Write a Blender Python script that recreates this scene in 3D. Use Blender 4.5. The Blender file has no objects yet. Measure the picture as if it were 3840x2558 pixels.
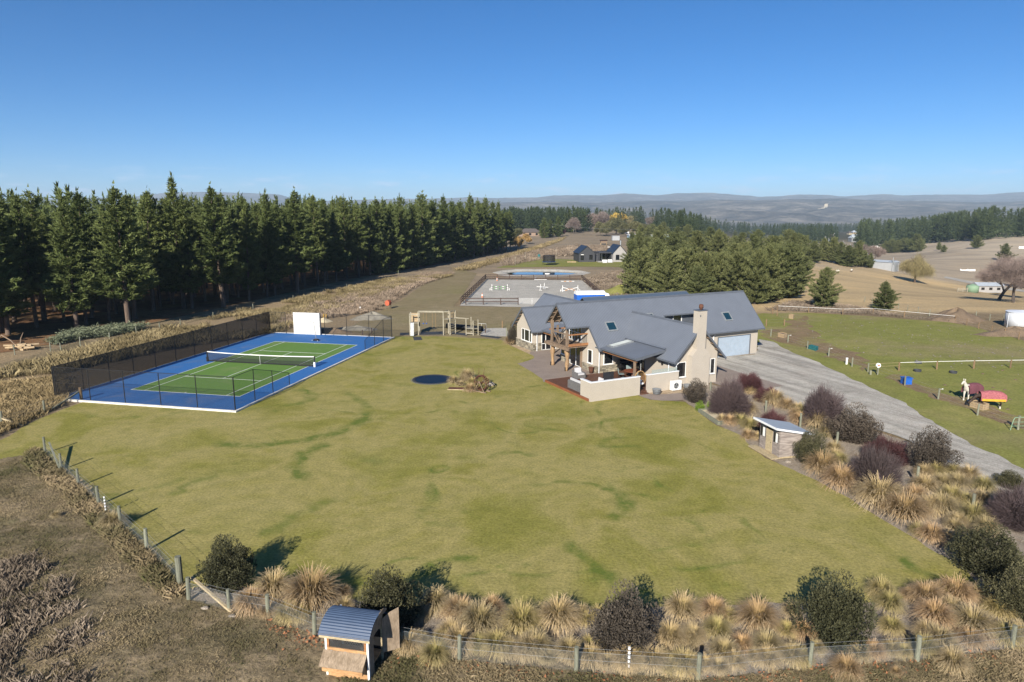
import bpy, bmesh, math, random
import numpy as np
from mathutils import Vector, Matrix
from mathutils.geometry import delaunay_2d_cdt

R = math.radians
PI = math.pi
rng = np.random.default_rng(11)
random.seed(11)
scene = bpy.context.scene
COL = scene.collection

# ------------------------------------------------------------------ camera
PITCH = 0.1872          # radians below the horizontal
CAM_H = 15.71
FPX = 2560.0            # focal length in pixels of the 3840 wide photograph
cam_d = bpy.data.cameras.new('camera')
cam_d.sensor_width = 36.0
cam_d.lens = 24.0
cam_d.clip_start = 0.5
cam_d.clip_end = 40000.0
cam = bpy.data.objects.new('camera', cam_d)
cam.location = (0, 0, CAM_H)
cam.rotation_euler = (PI / 2 - PITCH, 0, 0)
COL.objects.link(cam)
scene.camera = cam

# ------------------------------------------------------------------ sky, sun, exposure
SUN_EL = R(26.5)
SHADOW_AZ = R(19.0)     # shadows run this far right of straight ahead
world = bpy.data.worlds.new('World')
scene.world = world
world.use_nodes = True
wn = world.node_tree.nodes
wl = world.node_tree.links
wn.clear()
w_out = wn.new('ShaderNodeOutputWorld')
w_bg = wn.new('ShaderNodeBackground')
w_sky = wn.new('ShaderNodeTexSky')
w_sky.sky_type = 'NISHITA'
w_sky.sun_disc = False
w_sky.sun_elevation = SUN_EL
w_sky.sun_rotation = PI + SHADOW_AZ
w_sky.altitude = 500
w_sky.air_density = 0.7
w_sky.dust_density = 0.2
w_sky.ozone_density = 6.0
w_bg.inputs['Strength'].default_value = 0.069
# thin far clouds in a low band above the hills, laid out by direction
w_tc = wn.new('ShaderNodeTexCoord')
w_sep = wn.new('ShaderNodeSeparateXYZ')
wl.new(w_tc.outputs['Generated'], w_sep.inputs[0])
w_map = wn.new('ShaderNodeMapping')
w_map.inputs['Scale'].default_value = (1.0, 1.0, 5.0)
wl.new(w_tc.outputs['Generated'], w_map.inputs[0])
w_noi = wn.new('ShaderNodeTexNoise')
w_noi.inputs['Scale'].default_value = 21.0
w_noi.inputs['Detail'].default_value = 6.0
w_noi.inputs['Roughness'].default_value = 0.55
wl.new(w_map.outputs[0], w_noi.inputs['Vector'])
w_thr = wn.new('ShaderNodeMapRange')
w_thr.inputs[1].default_value = 0.53
w_thr.inputs[2].default_value = 0.68
wl.new(w_noi.outputs['Fac'], w_thr.inputs[0])
w_lo = wn.new('ShaderNodeMapRange')
w_lo.inputs[1].default_value = 0.012
w_lo.inputs[2].default_value = 0.024
wl.new(w_sep.outputs['Z'], w_lo.inputs[0])
w_hi = wn.new('ShaderNodeMapRange')
w_hi.inputs[1].default_value = 0.030
w_hi.inputs[2].default_value = 0.062
w_hi.inputs[3].default_value = 1.0
w_hi.inputs[4].default_value = 0.0
wl.new(w_sep.outputs['Z'], w_hi.inputs[0])
w_m1 = wn.new('ShaderNodeMath'); w_m1.operation = 'MULTIPLY'
w_m2 = wn.new('ShaderNodeMath'); w_m2.operation = 'MULTIPLY'
w_m3 = wn.new('ShaderNodeMath'); w_m3.operation = 'MULTIPLY'
w_m3.inputs[1].default_value = 0.6
wl.new(w_thr.outputs[0], w_m1.inputs[0]); wl.new(w_lo.outputs[0], w_m1.inputs[1])
wl.new(w_m1.outputs[0], w_m2.inputs[0]); wl.new(w_hi.outputs[0], w_m2.inputs[1])
wl.new(w_m2.outputs[0], w_m3.inputs[0])
w_mix = wn.new('ShaderNodeMix'); w_mix.data_type = 'RGBA'
w_mix.inputs[7].default_value = (6.6, 7.6, 9.6, 1)
wl.new(w_m3.outputs[0], w_mix.inputs[0])
w_sat = wn.new('ShaderNodeHueSaturation')
w_sat.inputs['Saturation'].default_value = 1.18
wl.new(w_sky.outputs[0], w_sat.inputs['Color'])
wl.new(w_sat.outputs[0], w_mix.inputs[6])
wl.new(w_mix.outputs[2], w_bg.inputs['Color'])
wl.new(w_bg.outputs[0], w_out.inputs['Surface'])

sun_d = bpy.data.lights.new('sun', 'SUN')
sun_d.energy = 5.0
sun_d.angle = R(0.5)
sun_d.color = (1.0, 0.93, 0.82)
sun = bpy.data.objects.new('sun', sun_d)
sdir = Vector((math.sin(SHADOW_AZ) * math.cos(SUN_EL), math.cos(SHADOW_AZ) * math.cos(SUN_EL), -math.sin(SUN_EL)))
sun.rotation_euler = sdir.to_track_quat('-Z', 'Y').to_euler()
sun.location = (-20, -60, 60)
COL.objects.link(sun)

scene.view_settings.view_transform = 'Standard'
scene.view_settings.look = 'None'
scene.view_settings.exposure = 0.8
scene.view_settings.gamma = 1.0
scene.view_settings.use_curve_mapping = False
scene.cycles.max_bounces = 6
scene.cycles.diffuse_bounces = 2
scene.cycles.glossy_bounces = 2
scene.cycles.transmission_bounces = 3
scene.cycles.transparent_max_bounces = 12
scene.cycles.volume_bounces = 0
scene.cycles.use_denoising = True

# ------------------------------------------------------------------ geometry helpers
def smooth(a, b, x):
    t = np.clip((np.asarray(x, float) - a) / (b - a), 0, 1)
    return t * t * (3 - 2 * t)

def vnoise(x, y, seed=0):
    """cheap smooth value noise, arrays in, 0..1 out"""
    x = np.asarray(x, float); y = np.asarray(y, float)
    xi = np.floor(x); yi = np.floor(y); fx = x - xi; fy = y - yi
    fx = fx * fx * (3 - 2 * fx); fy = fy * fy * (3 - 2 * fy)
    def h(a, b):
        s = np.sin(a * 127.1 + b * 311.7 + seed * 74.7) * 43758.5453
        return s - np.floor(s)
    return (h(xi, yi) * (1 - fx) + h(xi + 1, yi) * fx) * (1 - fy) + (h(xi, yi + 1) * (1 - fx) + h(xi + 1, yi + 1) * fx) * fy

def fbm(x, y, seed=0, oct=4):
    v = 0; a = .5
    for i in range(oct):
        v = v + a * vnoise(np.asarray(x) * 2 ** i, np.asarray(y) * 2 ** i, seed + i); a *= .5
    return v

def terrain(x, y):
    x = np.asarray(x, float); y = np.asarray(y, float)
    r = x / np.maximum(y, 1.0)
    f = 12.0 * smooth(.30, .80, r)
    near = f * smooth(100, 240, y)
    F = 17.0 * smooth(.22, .36, r) * (1 - smooth(.54, .70, r)) + 5.0 * smooth(.54, .70, r)
    m = smooth(250, 560, y)
    z = -(near * (1 - m) + F * m)
    z = z - 55.0 * smooth(700, 3500, y)
    return z

CP, SP = math.cos(PITCH), math.sin(PITCH)
def ray(px, py):
    return np.array([(px - 1920) / FPX, CP + (1279 - py) / FPX * SP, -SP + (1279 - py) / FPX * CP])

def G(px, py, z=0.0):
    """ground point seen at this place of the photograph (native pixels)"""
    r = ray(px, py)
    t = (z - CAM_H) / r[2] if r[2] < -1e-4 else 4000.0
    if t > 95 or t < 0:
        ts = np.linspace(60, 1600, 4000)
        hz = terrain(r[0] * ts, r[1] * ts) + z
        below = (CAM_H + r[2] * ts) <= hz
        k = int(np.argmax(below)) if below.any() else len(ts) - 1
        t = ts[k]
    return Vector((r[0] * t, r[1] * t, float(terrain(r[0] * t, r[1] * t)) + z))

def ppm(p):
    """native pixels per metre at a world point"""
    d = p[1] * CP - (p[2] - CAM_H) * SP
    return FPX / d

def px_of(p):
    d = Vector((p[0], p[1], p[2] - CAM_H)); z = d[1] * CP - d[2] * SP
    return 1920 + FPX * d[0] / z, 1279 - FPX * (d[1] * SP + d[2] * CP) / z

class MB:
    """collects shapes and links them as ONE mesh object"""
    def __init__(s):
        s.v = []; s.f = []; s.mi = []
    def add(s, vs, fs, mi=0):
        o = len(s.v); s.v.extend([tuple(p) for p in vs])
        s.f.extend([tuple(i + o for i in f) for f in fs]); s.mi.extend([mi] * len(fs))
        return s
    def box(s, x0, x1, y0, y1, z0, z1, mi=0):
        vs = [(x, y, z) for z in (z0, z1) for y in (y0, y1) for x in (x0, x1)]
        return s.add(vs, [(0, 2, 3, 1), (4, 5, 7, 6), (0, 1, 5, 4), (2, 6, 7, 3), (0, 4, 6, 2), (1, 3, 7, 5)], mi)
    def beam(s, a, b, w, h=None, mi=0, up=(0, 0, 1)):
        h = h or w; a = Vector(a); b = Vector(b); d = (b - a).normalized(); u = Vector(up)
        if abs(d.dot(u)) > .99: u = Vector((1, 0, 0))
        x = d.cross(u).normalized() * (w / 2); y = x.cross(d).normalized() * (h / 2)
        vs = [p + sx * x + sy * y for p in (a, b) for sx, sy in ((-1, -1), (1, -1), (1, 1), (-1, 1))]
        return s.add(vs, [(0, 1, 2, 3), (7, 6, 5, 4), (0, 4, 5, 1), (1, 5, 6, 2), (2, 6, 7, 3), (3, 7, 4, 0)], mi)
    def tube(s, a, b, r0, r1=None, n=8, mi=0, caps=True):
        r1 = r0 if r1 is None else r1; a = Vector(a); b = Vector(b); d = (b - a).normalized()
        u = Vector((0, 0, 1)) if abs(d.z) < .95 else Vector((1, 0, 0))
        x = d.cross(u).normalized(); y = d.cross(x)
        vs = []
        for p, r in ((a, r0), (b, r1)):
            for i in range(n):
                t = 2 * PI * i / n; vs.append(p + (x * math.cos(t) + y * math.sin(t)) * r)
        fs = [(i, (i + 1) % n, n + (i + 1) % n, n + i) for i in range(n)]
        if caps: fs += [tuple(range(n - 1, -1, -1)), tuple(range(n, 2 * n))]
        return s.add(vs, fs, mi)
    def path(s, pts, r, n=6, mi=0):
        pts = [Vector(p) for p in pts]
        rr = r if isinstance(r, (list, tuple)) else [r] * len(pts)
        o = len(s.v); prev = None
        for k, p in enumerate(pts):
            d = (pts[min(k + 1, len(pts) - 1)] - pts[max(k - 1, 0)]).normalized()
            if prev is None:
                u = Vector((0, 0, 1)) if abs(d.z) < .95 else Vector((1, 0, 0)); x = d.cross(u).normalized()
            else:
                x = (prev - d * prev.dot(d)).normalized()
            prev = x; y = d.cross(x)
            for i in range(n):
                t = 2 * PI * i / n; s.v.append(tuple(p + (x * math.cos(t) + y * math.sin(t)) * rr[k]))
        for k in range(len(pts) - 1):
            for i in range(n):
                a = o + k * n; s.f.append((a + i, a + (i + 1) % n, a + n + (i + 1) % n, a + n + i)); s.mi.append(mi)
        s.f.append(tuple(range(o + n - 1, o - 1, -1))); s.mi.append(mi)
        e = o + (len(pts) - 1) * n
        s.f.append(tuple(range(e, e + n))); s.mi.append(mi)
        return s
    def prism(s, poly, off, mi=0):
        """polygon (3D points, in order) pushed along off"""
        n = len(poly); poly = [Vector(p) for p in poly]; off = Vector(off)
        vs = poly + [p + off for p in poly]
        fs = [tuple(range(n - 1, -1, -1)), tuple(range(n, 2 * n))] + [(i, (i + 1) % n, n + (i + 1) % n, n + i) for i in range(n)]
        return s.add(vs, fs, mi)
    def lathe(s, prof, c=(0, 0, 0), n=20, mi=0, sy=1.0):
        o = len(s.v)
        for r, z in prof:
            for i in range(n):
                t = 2 * PI * i / n; s.v.append((c[0] + r * math.cos(t), c[1] + r * sy * math.sin(t), c[2] + z))
        for k in range(len(prof) - 1):
            for i in range(n):
                a = o + k * n; s.f.append((a + i, a + (i + 1) % n, a + n + (i + 1) % n, a + n + i)); s.mi.append(mi)
        if prof[0][0] > 1e-4: s.f.append(tuple(range(o + n - 1, o - 1, -1))); s.mi.append(mi)
        if prof[-1][0] > 1e-4:
            e = o + (len(prof) - 1) * n; s.f.append(tuple(range(e, e + n))); s.mi.append(mi)
        return s
    def mesh(s, name, mats, smooth_=False):
        me = bpy.data.meshes.new(name); me.from_pydata(s.v, [], s.f)
        for m in (mats if isinstance(mats, (list, tuple)) else [mats]): me.materials.append(m)
        if isinstance(mats, (list, tuple)) and len(mats) > 1: me.polygons.foreach_set('material_index', s.mi)
        if smooth_: me.polygons.foreach_set('use_smooth', [True] * len(me.polygons))
        bm = bmesh.new(); bm.from_mesh(me); bmesh.ops.recalc_face_normals(bm, faces=bm.faces); bm.to_mesh(me); bm.free()
        me.update(); return me
    def build(s, name, mats, parent=None, smooth_=False):
        return link(name, s.mesh(name, mats, smooth_), parent)

def link(name, me, parent=None, loc=None, rotz=0, scale=None):
    o = bpy.data.objects.new(name, me); COL.objects.link(o)
    if parent: o.parent = parent
    if loc is not None: o.location = loc
    if rotz: o.rotation_euler = (0, 0, rotz)
    if scale is not None: o.scale = scale if isinstance(scale, (tuple, list)) else (scale,) * 3
    return o

def tag(o, label, cat, group=None):
    o['label'] = label; o['category'] = cat
    if group: o['group'] = group
    return o

def thing(name, label, cat, loc=(0, 0, 0), rotz=0, group=None):
    o = bpy.data.objects.new(name, None); COL.objects.link(o); o.empty_display_size = .3
    o.location = loc; o.rotation_euler = (0, 0, rotz)
    return tag(o, label, cat, group)

def kind(o, k, label=None):
    o['kind'] = k
    if label: o['label'] = label
    return o

def np_mesh(name, V, F, mats, mi=None, col=None):
    """V (n,3); F (m,3) triangles or (m,4) quads, fast path"""
    V = np.asarray(V, np.float32); F = np.asarray(F, np.int32); k = F.shape[1]
    me = bpy.data.meshes.new(name)
    me.vertices.add(len(V)); me.vertices.foreach_set('co', V.ravel())
    me.loops.add(F.size); me.loops.foreach_set('vertex_index', F.ravel())
    me.polygons.add(len(F)); me.polygons.foreach_set('loop_start', np.arange(0, F.size, k, dtype=np.int32))
    for m in (mats if isinstance(mats, (list, tuple)) else [mats]): me.materials.append(m)
    if mi is not None: me.polygons.foreach_set('material_index', np.asarray(mi, np.int32))
    if col is not None:
        a = me.color_attributes.new('tint', 'FLOAT_COLOR', 'POINT')
        c = np.ones((len(V), 4), np.float32); c[:, :col.shape[1]] = col; a.data.foreach_set('color', c.ravel())
    me.update(calc_edges=True); me.validate(); return me

ORD = ['first', 'second', 'third', 'fourth', 'fifth', 'sixth', 'seventh', 'eighth', 'ninth', 'tenth', 'eleventh', 'twelfth',
       'thirteenth', 'fourteenth', 'fifteenth', 'sixteenth', 'seventeenth', 'eighteenth', 'nineteenth', 'twentieth']
def ordinal(i):
    if i < 20: return ORD[i]
    n = i + 1
    return '%d%s' % (n, 'th' if 10 <= n % 100 <= 20 else {1: 'st', 2: 'nd', 3: 'rd'}.get(n % 10, 'th'))
# ------------------------------------------------------------------ materials
def _new(name):
    m = bpy.data.materials.new(name); m.use_nodes = True
    nt = m.node_tree; b = nt.nodes['Principled BSDF']
    return m, nt.nodes, nt.links, b

def _coord(N, L, mode, scale=(1, 1, 1)):
    if mode == 'pos':
        g = N.new('ShaderNodeNewGeometry'); out = g.outputs['Position']
    else:
        g = N.new('ShaderNodeTexCoord'); out = g.outputs['Object']
    mp = N.new('ShaderNodeMapping'); mp.inputs['Scale'].default_value = scale
    L.new(out, mp.inputs[0]); return mp.outputs[0]

def _noise(N, L, vec, scale, detail=4, rough=.55, dist=0):
    n = N.new('ShaderNodeTexNoise'); n.inputs['Scale'].default_value = scale; n.inputs['Detail'].default_value = detail
    n.inputs['Roughness'].default_value = rough; n.inputs['Distortion'].default_value = dist
    L.new(vec, n.inputs['Vector']); return n.outputs['Fac']

def _ramp(N, L, fac, stops, interp='LINEAR'):
    r = N.new('ShaderNodeValToRGB'); r.color_ramp.interpolation = interp
    e = r.color_ramp.elements
    while len(e) < len(stops): e.new(.5)
    for i, (p, c) in enumerate(stops):
        e[i].position = p; e[i].color = (*c, 1) if len(c) == 3 else c
    L.new(fac, r.inputs[0]); return r.outputs[0]

def _mul(N, L, a, b, fac=1.0, blend='MULTIPLY'):
    m = N.new('ShaderNodeMix'); m.data_type = 'RGBA'; m.blend_type = blend
    if isinstance(fac, float) or isinstance(fac, int): m.inputs[0].default_value = fac
    else: L.new(fac, m.inputs[0])
    for k, x in ((6, a), (7, b)):
        if isinstance(x, tuple): m.inputs[k].default_value = (*x, 1)
        else: L.new(x, m.inputs[k])
    return m.outputs[2]

def _range(N, L, fac, a, b, c=0., d=1.):
    m = N.new('ShaderNodeMapRange')
    for i, v in enumerate((a, b, c, d)): m.inputs[i + 1].default_value = v
    L.new(fac, m.inputs[0]); return m.outputs[0]

def _bump(N, L, b, h, strength=.5, dist=.02):
    n = N.new('ShaderNodeBump'); n.inputs['Strength'].default_value = strength; n.inputs['Distance'].default_value = dist
    L.new(h, n.inputs['Height']); L.new(n.outputs[0], b.inputs['Normal'])

def pm(name, c0, c1=None, scale=3., rough=.8, bump=0., mode='obj', stretch=(1, 1, 1), metallic=0., fine=0., spec=.3, detail=5, rnd=0., bdist=.02):
    """plain surface: two colours mixed by noise, optional fine grain, bump and per-object tint"""
    m, N, L, b = _new(name)
    b.inputs['Roughness'].default_value = rough; b.inputs['Metallic'].default_value = metallic
    b.inputs['Specular IOR Level'].default_value = spec
    c1 = c1 or tuple(x * .8 for x in c0)
    v = _coord(N, L, mode, stretch)
    n = _noise(N, L, v, scale, detail)
    col = _ramp(N, L, n, [(.32, c1), (.68, c0)])
    if fine:
        n2 = _noise(N, L, v, fine, 3)
        col = _mul(N, L, col, _ramp(N, L, n2, [(.3, (.72,) * 3), (.7, (1.2,) * 3)]))
    if rnd:
        oi = N.new('ShaderNodeObjectInfo')
        col = _mul(N, L, col, _ramp(N, L, oi.outputs['Random'], [(0, (1 - rnd,) * 3), (1, (1 + rnd,) * 3)]))
    L.new(col, b.inputs['Base Color'])
    if bump: _bump(N, L, b, _noise(N, L, v, fine or scale * 4, 4), bump, bdist)
    return m

M = {}
# painted, built and small things
M['wall'] = pm('plaster_wall', (.43, .385, .325), (.405, .362, .305), 1.2, .9, .12, fine=60, spec=.15)
def roof_mat(name, c, axis):
    m, N, L, b = _new(name)
    b.inputs['Roughness'].default_value = .42; b.inputs['Specular IOR Level'].default_value = .4
    v = _coord(N, L, 'obj')
    col = _ramp(N, L, _noise(N, L, v, .8, 4), [(.3, tuple(x * .9 for x in c)), (.7, c)])
    w = N.new('ShaderNodeTexWave'); w.bands_direction = axis; w.inputs['Scale'].default_value = 1.75 ; w.wave_profile = 'SIN'
    L.new(v, w.inputs['Vector'])
    col = _mul(N, L, col, _ramp(N, L, w.outputs['Fac'], [(0, (.76,) * 3), (1, (1.10,) * 3)]))
    L.new(col, b.inputs['Base Color']); _bump(N, L, b, w.outputs['Fac'], .5, .012)
    return m
M['roof_u'] = roof_mat('corrugated_roof_steel', (.150, .168, .200), 'X')
M['roof_w'] = roof_mat('corrugated_roof_steel_cross', (.150, .168, .200), 'Y')
M['roof_sky_tint'] = roof_mat('sky_tinted_roof_steel', (.075, .105, .150), 'X')  # same steel made bluer: the sky's reflection is put into the colour
M['trim'] = pm('roof_trim', (.105, .118, .14), None, 2, .5, spec=.4)
M['white'] = pm('white_paint', (.78, .78, .76), (.72, .72, .70), 4, .5)
M['whitemetal'] = pm('white_metal', (.72, .74, .76), (.66, .68, .70), 2, .35)
M['glass'] = pm('dark_window_glass', (.012, .014, .017), (.008, .009, .011), 1.5, .06, spec=.9)
M['glass_sky'] = pm('skylight_glass', (.010, .040, .060), (.008, .03, .05), 1.5, .08, spec=.6)
M['timber'] = pm('weathered_timber', (.26, .185, .125), (.15, .11, .078), 2.2, .85, .5, stretch=(3, 3, .8), fine=18)
M['timber_or'] = pm('orange_stained_timber', (.34, .165, .07), (.24, .11, .05), 2.2, .7, .3, stretch=(1, 3, 3), fine=14)
M['deck'] = pm('stained_deck', (.135, .062, .038), (.085, .042, .028), 1.8, .6, .2, stretch=(1, 6, 1), fine=9)
M['deck_edge'] = pm('deck_edge_board', (.235, .085, .038), (.18, .065, .03), 3, .6)
M['soffit'] = pm('soffit_boards', (.20, .165, .125), (.13, .105, .08), 3, .9)
M['concrete'] = pm('patio_concrete', (.275, .225, .19), (.235, .19, .16), .7, .9, .1, fine=25)
M['grey_conc'] = pm('grey_concrete', (.34, .33, .31), (.27, .26, .25), 1.2, .9, .1, fine=25)
M['kerbwhite'] = pm('white_kerb', (.70, .68, .64), (.52, .50, .46), 1.5, .85, .1, fine=14)
M['stone'] = pm('schist_stone', (.33, .29, .215), (.17, .155, .125), 2.0, .9, .5, fine=12, rnd=.4)
M['mortar'] = pm('stone_backing', (.16, .14, .11), None, 3, .95)
M['court_blue'] = None
M['black'] = pm('black_steel', (.012, .012, .013), None, 3, .5, spec=.4)
M['rubber'] = pm('black_rubber_mat', (.045, .05, .058), (.035, .038, .044), 3, .8)
M['post'] = pm('treated_fence_post', (.22, .225, .165), (.145, .15, .115), 3, .9, .4, stretch=(4, 4, .8), fine=20, rnd=.15)
M['postbrown'] = pm('brown_fence_post', (.23, .155, .085), (.16, .105, .06), 3, .9, .4, stretch=(4, 4, .8), fine=20, rnd=.15)
M['blockwhite'] = pm('painted_block', (.64, .63, .60), (.56, .55, .52), 5, .8, .2, fine=16, rnd=.06)
M['wire'] = pm('galvanised_wire', (.30, .31, .31), None, 3, .45, metallic=.3)
M['darkrail'] = pm('dark_brown_rail', (.075, .048, .038), (.05, .034, .028), 2, .8, .2, stretch=(3, 3, 3))
M['ply'] = pm('raw_plywood', (.52, .31, .15), (.36, .20, .09), 1.6, .75, .15, stretch=(1.2, 6, 4), fine=7)
M['plygrey'] = pm('weathered_plywood', (.33, .255, .18), (.20, .15, .10), 1.4, .85, .15, stretch=(4, 2, 1), fine=6)
M['pine'] = pm('pale_pine_board', (.46, .38, .24), (.34, .27, .165), 2, .75, .1, stretch=(1, 4, 4), fine=8)
M['weatherboard'] = pm('peeling_weatherboard', (.36, .315, .28), (.15, .122, .108), 2.6, .9, .4, stretch=(.8, .8, 9), fine=28, rnd=.10)
M['playwood'] = pm('grey_playground_timber', (.36, .33, .255), (.25, .225, .17), 2.5, .85, .2, fine=12)
M['rust'] = pm('rusty_iron', (.15, .062, .035), (.075, .036, .025), 6, .9, .5, fine=24)
M['wicker'] = pm('grey_wicker', (.17, .165, .165), (.09, .088, .088), 8, .85, .6, stretch=(1, 1, 4), fine=30)
M['cushion'] = pm('pale_grey_cushion', (.52, .52, .53), (.46, .46, .47), 4, .95)
M['cane'] = pm('golden_cane', (.42, .27, .12), (.32, .19, .08), 12, .6)
M['zinc'] = pm('galvanised_tub', (.33, .35, .36), (.23, .245, .255), 5, .5, metallic=.4)
M['blackpaint'] = pm('charcoal_boards', (.028, .029, .033), (.018, .019, .022), 3, .7, .3, stretch=(1, 1, 5), fine=16)
M['greenchair'] = pm('sage_green_fabric', (.19, .24, .235), (.13, .17, .17), 3, .8)
M['redtop'] = pm('red_brown_table', (.23, .075, .04), (.17, .055, .03), 2, .45)
M['terracotta'] = pm('orange_plastic', (.46, .105, .05), (.38, .085, .04), 3, .6)
M['blueplastic'] = pm('blue_plastic', (.015, .11, .46), (.012, .09, .38), 3, .45)
M['teal'] = pm('teal_plastic', (.02, .16, .17), (.015, .11, .125), 6, .6)
M['yellow'] = pm('yellow_plastic', (.60, .36, .04), None, 3, .6)
M['cone'] = pm('faded_cone_orange', (.60, .24, .13), None, 3, .7)
M['lightwood'] = pm('light_timber', (.44, .33, .20), (.32, .235, .14), 2, .8, .1, stretch=(1, 4, 4), fine=9)
M['maroon'] = pm('maroon_rug', (.155, .055, .07), (.12, .042, .055), 6, .9)
M['pinkrug'] = pm('pink_rug', (.37, .125, .135), (.24, .075, .085), 9, .9, fine=16)
M['yellowtrim'] = pm('yellow_trim', (.60, .34, .03), None, 3, .8)
M['horsewhite'] = pm('white_coat', (.56, .53, .46), (.46, .43, .37), 5, .85)
M['horsedark'] = pm('dark_coat', (.045, .028, .02), (.03, .02, .015), 5, .7)
M['darkcladding'] = pm('dark_cladding', (.050, .052, .058), (.042, .044, .050), 2, .7, .2, stretch=(6, 6, .3))
M['navyroof'] = pm('navy_roof', (.022, .032, .052), (.018, .027, .045), 1, .5, spec=.4)
M['greyboard'] = pm('pale_grey_boards', (.33, .32, .31), (.28, .27, .26), 2, .8)
M['brownroof'] = pm('brown_tile_roof', (.12, .10, .09), (.09, .075, .068), 2, .8)
M['brick'] = pm('pale_brick', (.28, .2, .15), (.22, .16, .12), 3, .9)
M['tanksilver'] = pm('pale_tank_steel', (.58, .60, .63), (.5, .52, .55), 1, .45)
M['tankgreen'] = pm('green_tank_plastic', (.20, .30, .20), (.17, .26, .17), 1, .7)
M['shedroof'] = pm('pale_shed_roof', (.38, .42, .46), (.33, .37, .41), 1, .5)
M['shedwall'] = pm('pale_barn_wall', (.34, .35, .36), (.30, .31, .32), 1, .6)
M['paleblue'] = pm('pale_blue_panel', (.36, .52, .66), None, 1, .6)
M['sand'] = pm('pale_sand', (.55, .47, .32), (.46, .39, .26), 3, .95, .3, fine=30)
M['bark'] = pm('pine_bark', (.145, .105, .078), (.085, .062, .048), 2, .95, .6, stretch=(4, 4, 1), fine=8, rnd=.25)
M['barkgrey'] = pm('grey_bark', (.13, .11, .095), (.085, .07, .06), 3, .95, .4, fine=9, rnd=.2)
M['rock'] = pm('loose_stone', (.36, .31, .25), (.22, .19, .155), 3, .9, .4, fine=14, rnd=.2)
M['dirt'] = pm('bare_dirt', (.20, .145, .095), (.13, .095, .065), 1.2, .95, .6, fine=9)
M['spoil'] = pm('grey_spoil', (.27, .25, .205), (.17, .155, .125), 1.2, .95, .6, fine=9)
M['leafbrown'] = pm('fallen_leaf', (.36, .16, .075), (.26, .11, .05), 9, .8, rnd=.2)
M['water'] = pm('pond_water', (.02, .03, .035), (.015, .02, .025), 1, .05, spec=.9, mode='pos')

def mesh_mat(name, c, alpha):
    """fine wire mesh too small to see its openings: part of the light passes"""
    m, N, L, b = _new(name)
    b.inputs['Base Color'].default_value = (*c, 1); b.inputs['Roughness'].default_value = .7
    t = N.new('ShaderNodeBsdfTransparent'); mx = N.new('ShaderNodeMixShader'); mx.inputs[0].default_value = alpha
    L.new(t.outputs[0], mx.inputs[1]); L.new(b.outputs[0], mx.inputs[2])
    L.new(mx.outputs[0], N['Material Output'].inputs['Surface']); return m
M['chain'] = mesh_mat('black_chain_mesh', (.012, .012, .012), .22)
M['windbreak'] = mesh_mat('black_windbreak_mesh', (.012, .009, .007), .86)
M['net'] = mesh_mat('tennis_net_mesh', (.015, .015, .015), .52)
M['rabbit'] = mesh_mat('grey_rabbit_netting', (.30, .33, .33), .085)
M['paneglass'] = mesh_mat('clear_glass_panel', (.30, .38, .36), .35)
M['trampmesh'] = mesh_mat('trampoline_net', (.012, .012, .012), .7)

# vegetation: colour from a per-vertex tint times a per-object random
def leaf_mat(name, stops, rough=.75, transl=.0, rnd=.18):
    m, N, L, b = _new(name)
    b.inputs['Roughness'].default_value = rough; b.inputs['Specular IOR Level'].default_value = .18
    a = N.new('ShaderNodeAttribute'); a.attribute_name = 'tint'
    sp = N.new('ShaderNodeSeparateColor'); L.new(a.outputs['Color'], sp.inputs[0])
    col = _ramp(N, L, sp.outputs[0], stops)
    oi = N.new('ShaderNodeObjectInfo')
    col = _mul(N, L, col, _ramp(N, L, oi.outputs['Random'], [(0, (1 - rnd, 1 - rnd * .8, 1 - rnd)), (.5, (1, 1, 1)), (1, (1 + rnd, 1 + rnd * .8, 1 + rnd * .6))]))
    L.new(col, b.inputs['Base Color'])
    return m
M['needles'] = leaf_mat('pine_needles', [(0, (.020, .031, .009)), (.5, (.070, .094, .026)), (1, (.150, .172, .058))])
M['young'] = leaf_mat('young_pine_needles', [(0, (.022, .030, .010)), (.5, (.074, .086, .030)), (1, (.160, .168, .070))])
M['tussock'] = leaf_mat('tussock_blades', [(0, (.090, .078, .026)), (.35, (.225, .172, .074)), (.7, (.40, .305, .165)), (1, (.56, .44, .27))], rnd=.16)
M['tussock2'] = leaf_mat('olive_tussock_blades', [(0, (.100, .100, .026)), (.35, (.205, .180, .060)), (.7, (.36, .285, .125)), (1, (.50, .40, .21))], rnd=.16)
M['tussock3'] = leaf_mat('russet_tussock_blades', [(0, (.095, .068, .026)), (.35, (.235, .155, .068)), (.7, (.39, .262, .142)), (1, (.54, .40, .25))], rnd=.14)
M['drygrass'] = leaf_mat('dry_grass_blades', [(0, (.085, .066, .032)), (.5, (.215, .165, .085)), (1, (.41, .325, .185))])
M['turf'] = leaf_mat('short_dead_turf', [(0, (.065, .076, .022)), (.3, (.125, .106, .056)), (.65, (.245, .192, .112)), (1, (.41, .32, .205))])
M['needles_far'] = leaf_mat('far_pine_needles', [(0, (.010, .018, .008)), (.5, (.028, .042, .016)), (1, (.062, .080, .034))])
M['brush'] = leaf_mat('grey_brush_stems', [(0, (.10, .078, .058)), (.5, (.20, .158, .118)), (1, (.35, .28, .215))])
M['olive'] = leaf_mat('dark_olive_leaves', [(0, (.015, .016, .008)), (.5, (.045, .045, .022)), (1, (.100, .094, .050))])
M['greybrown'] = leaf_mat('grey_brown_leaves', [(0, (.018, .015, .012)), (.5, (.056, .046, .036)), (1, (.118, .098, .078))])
M['purple'] = leaf_mat('purple_grey_twigs', [(0, (.018, .013, .014)), (.5, (.050, .036, .038)), (1, (.110, .082, .082))])
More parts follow.
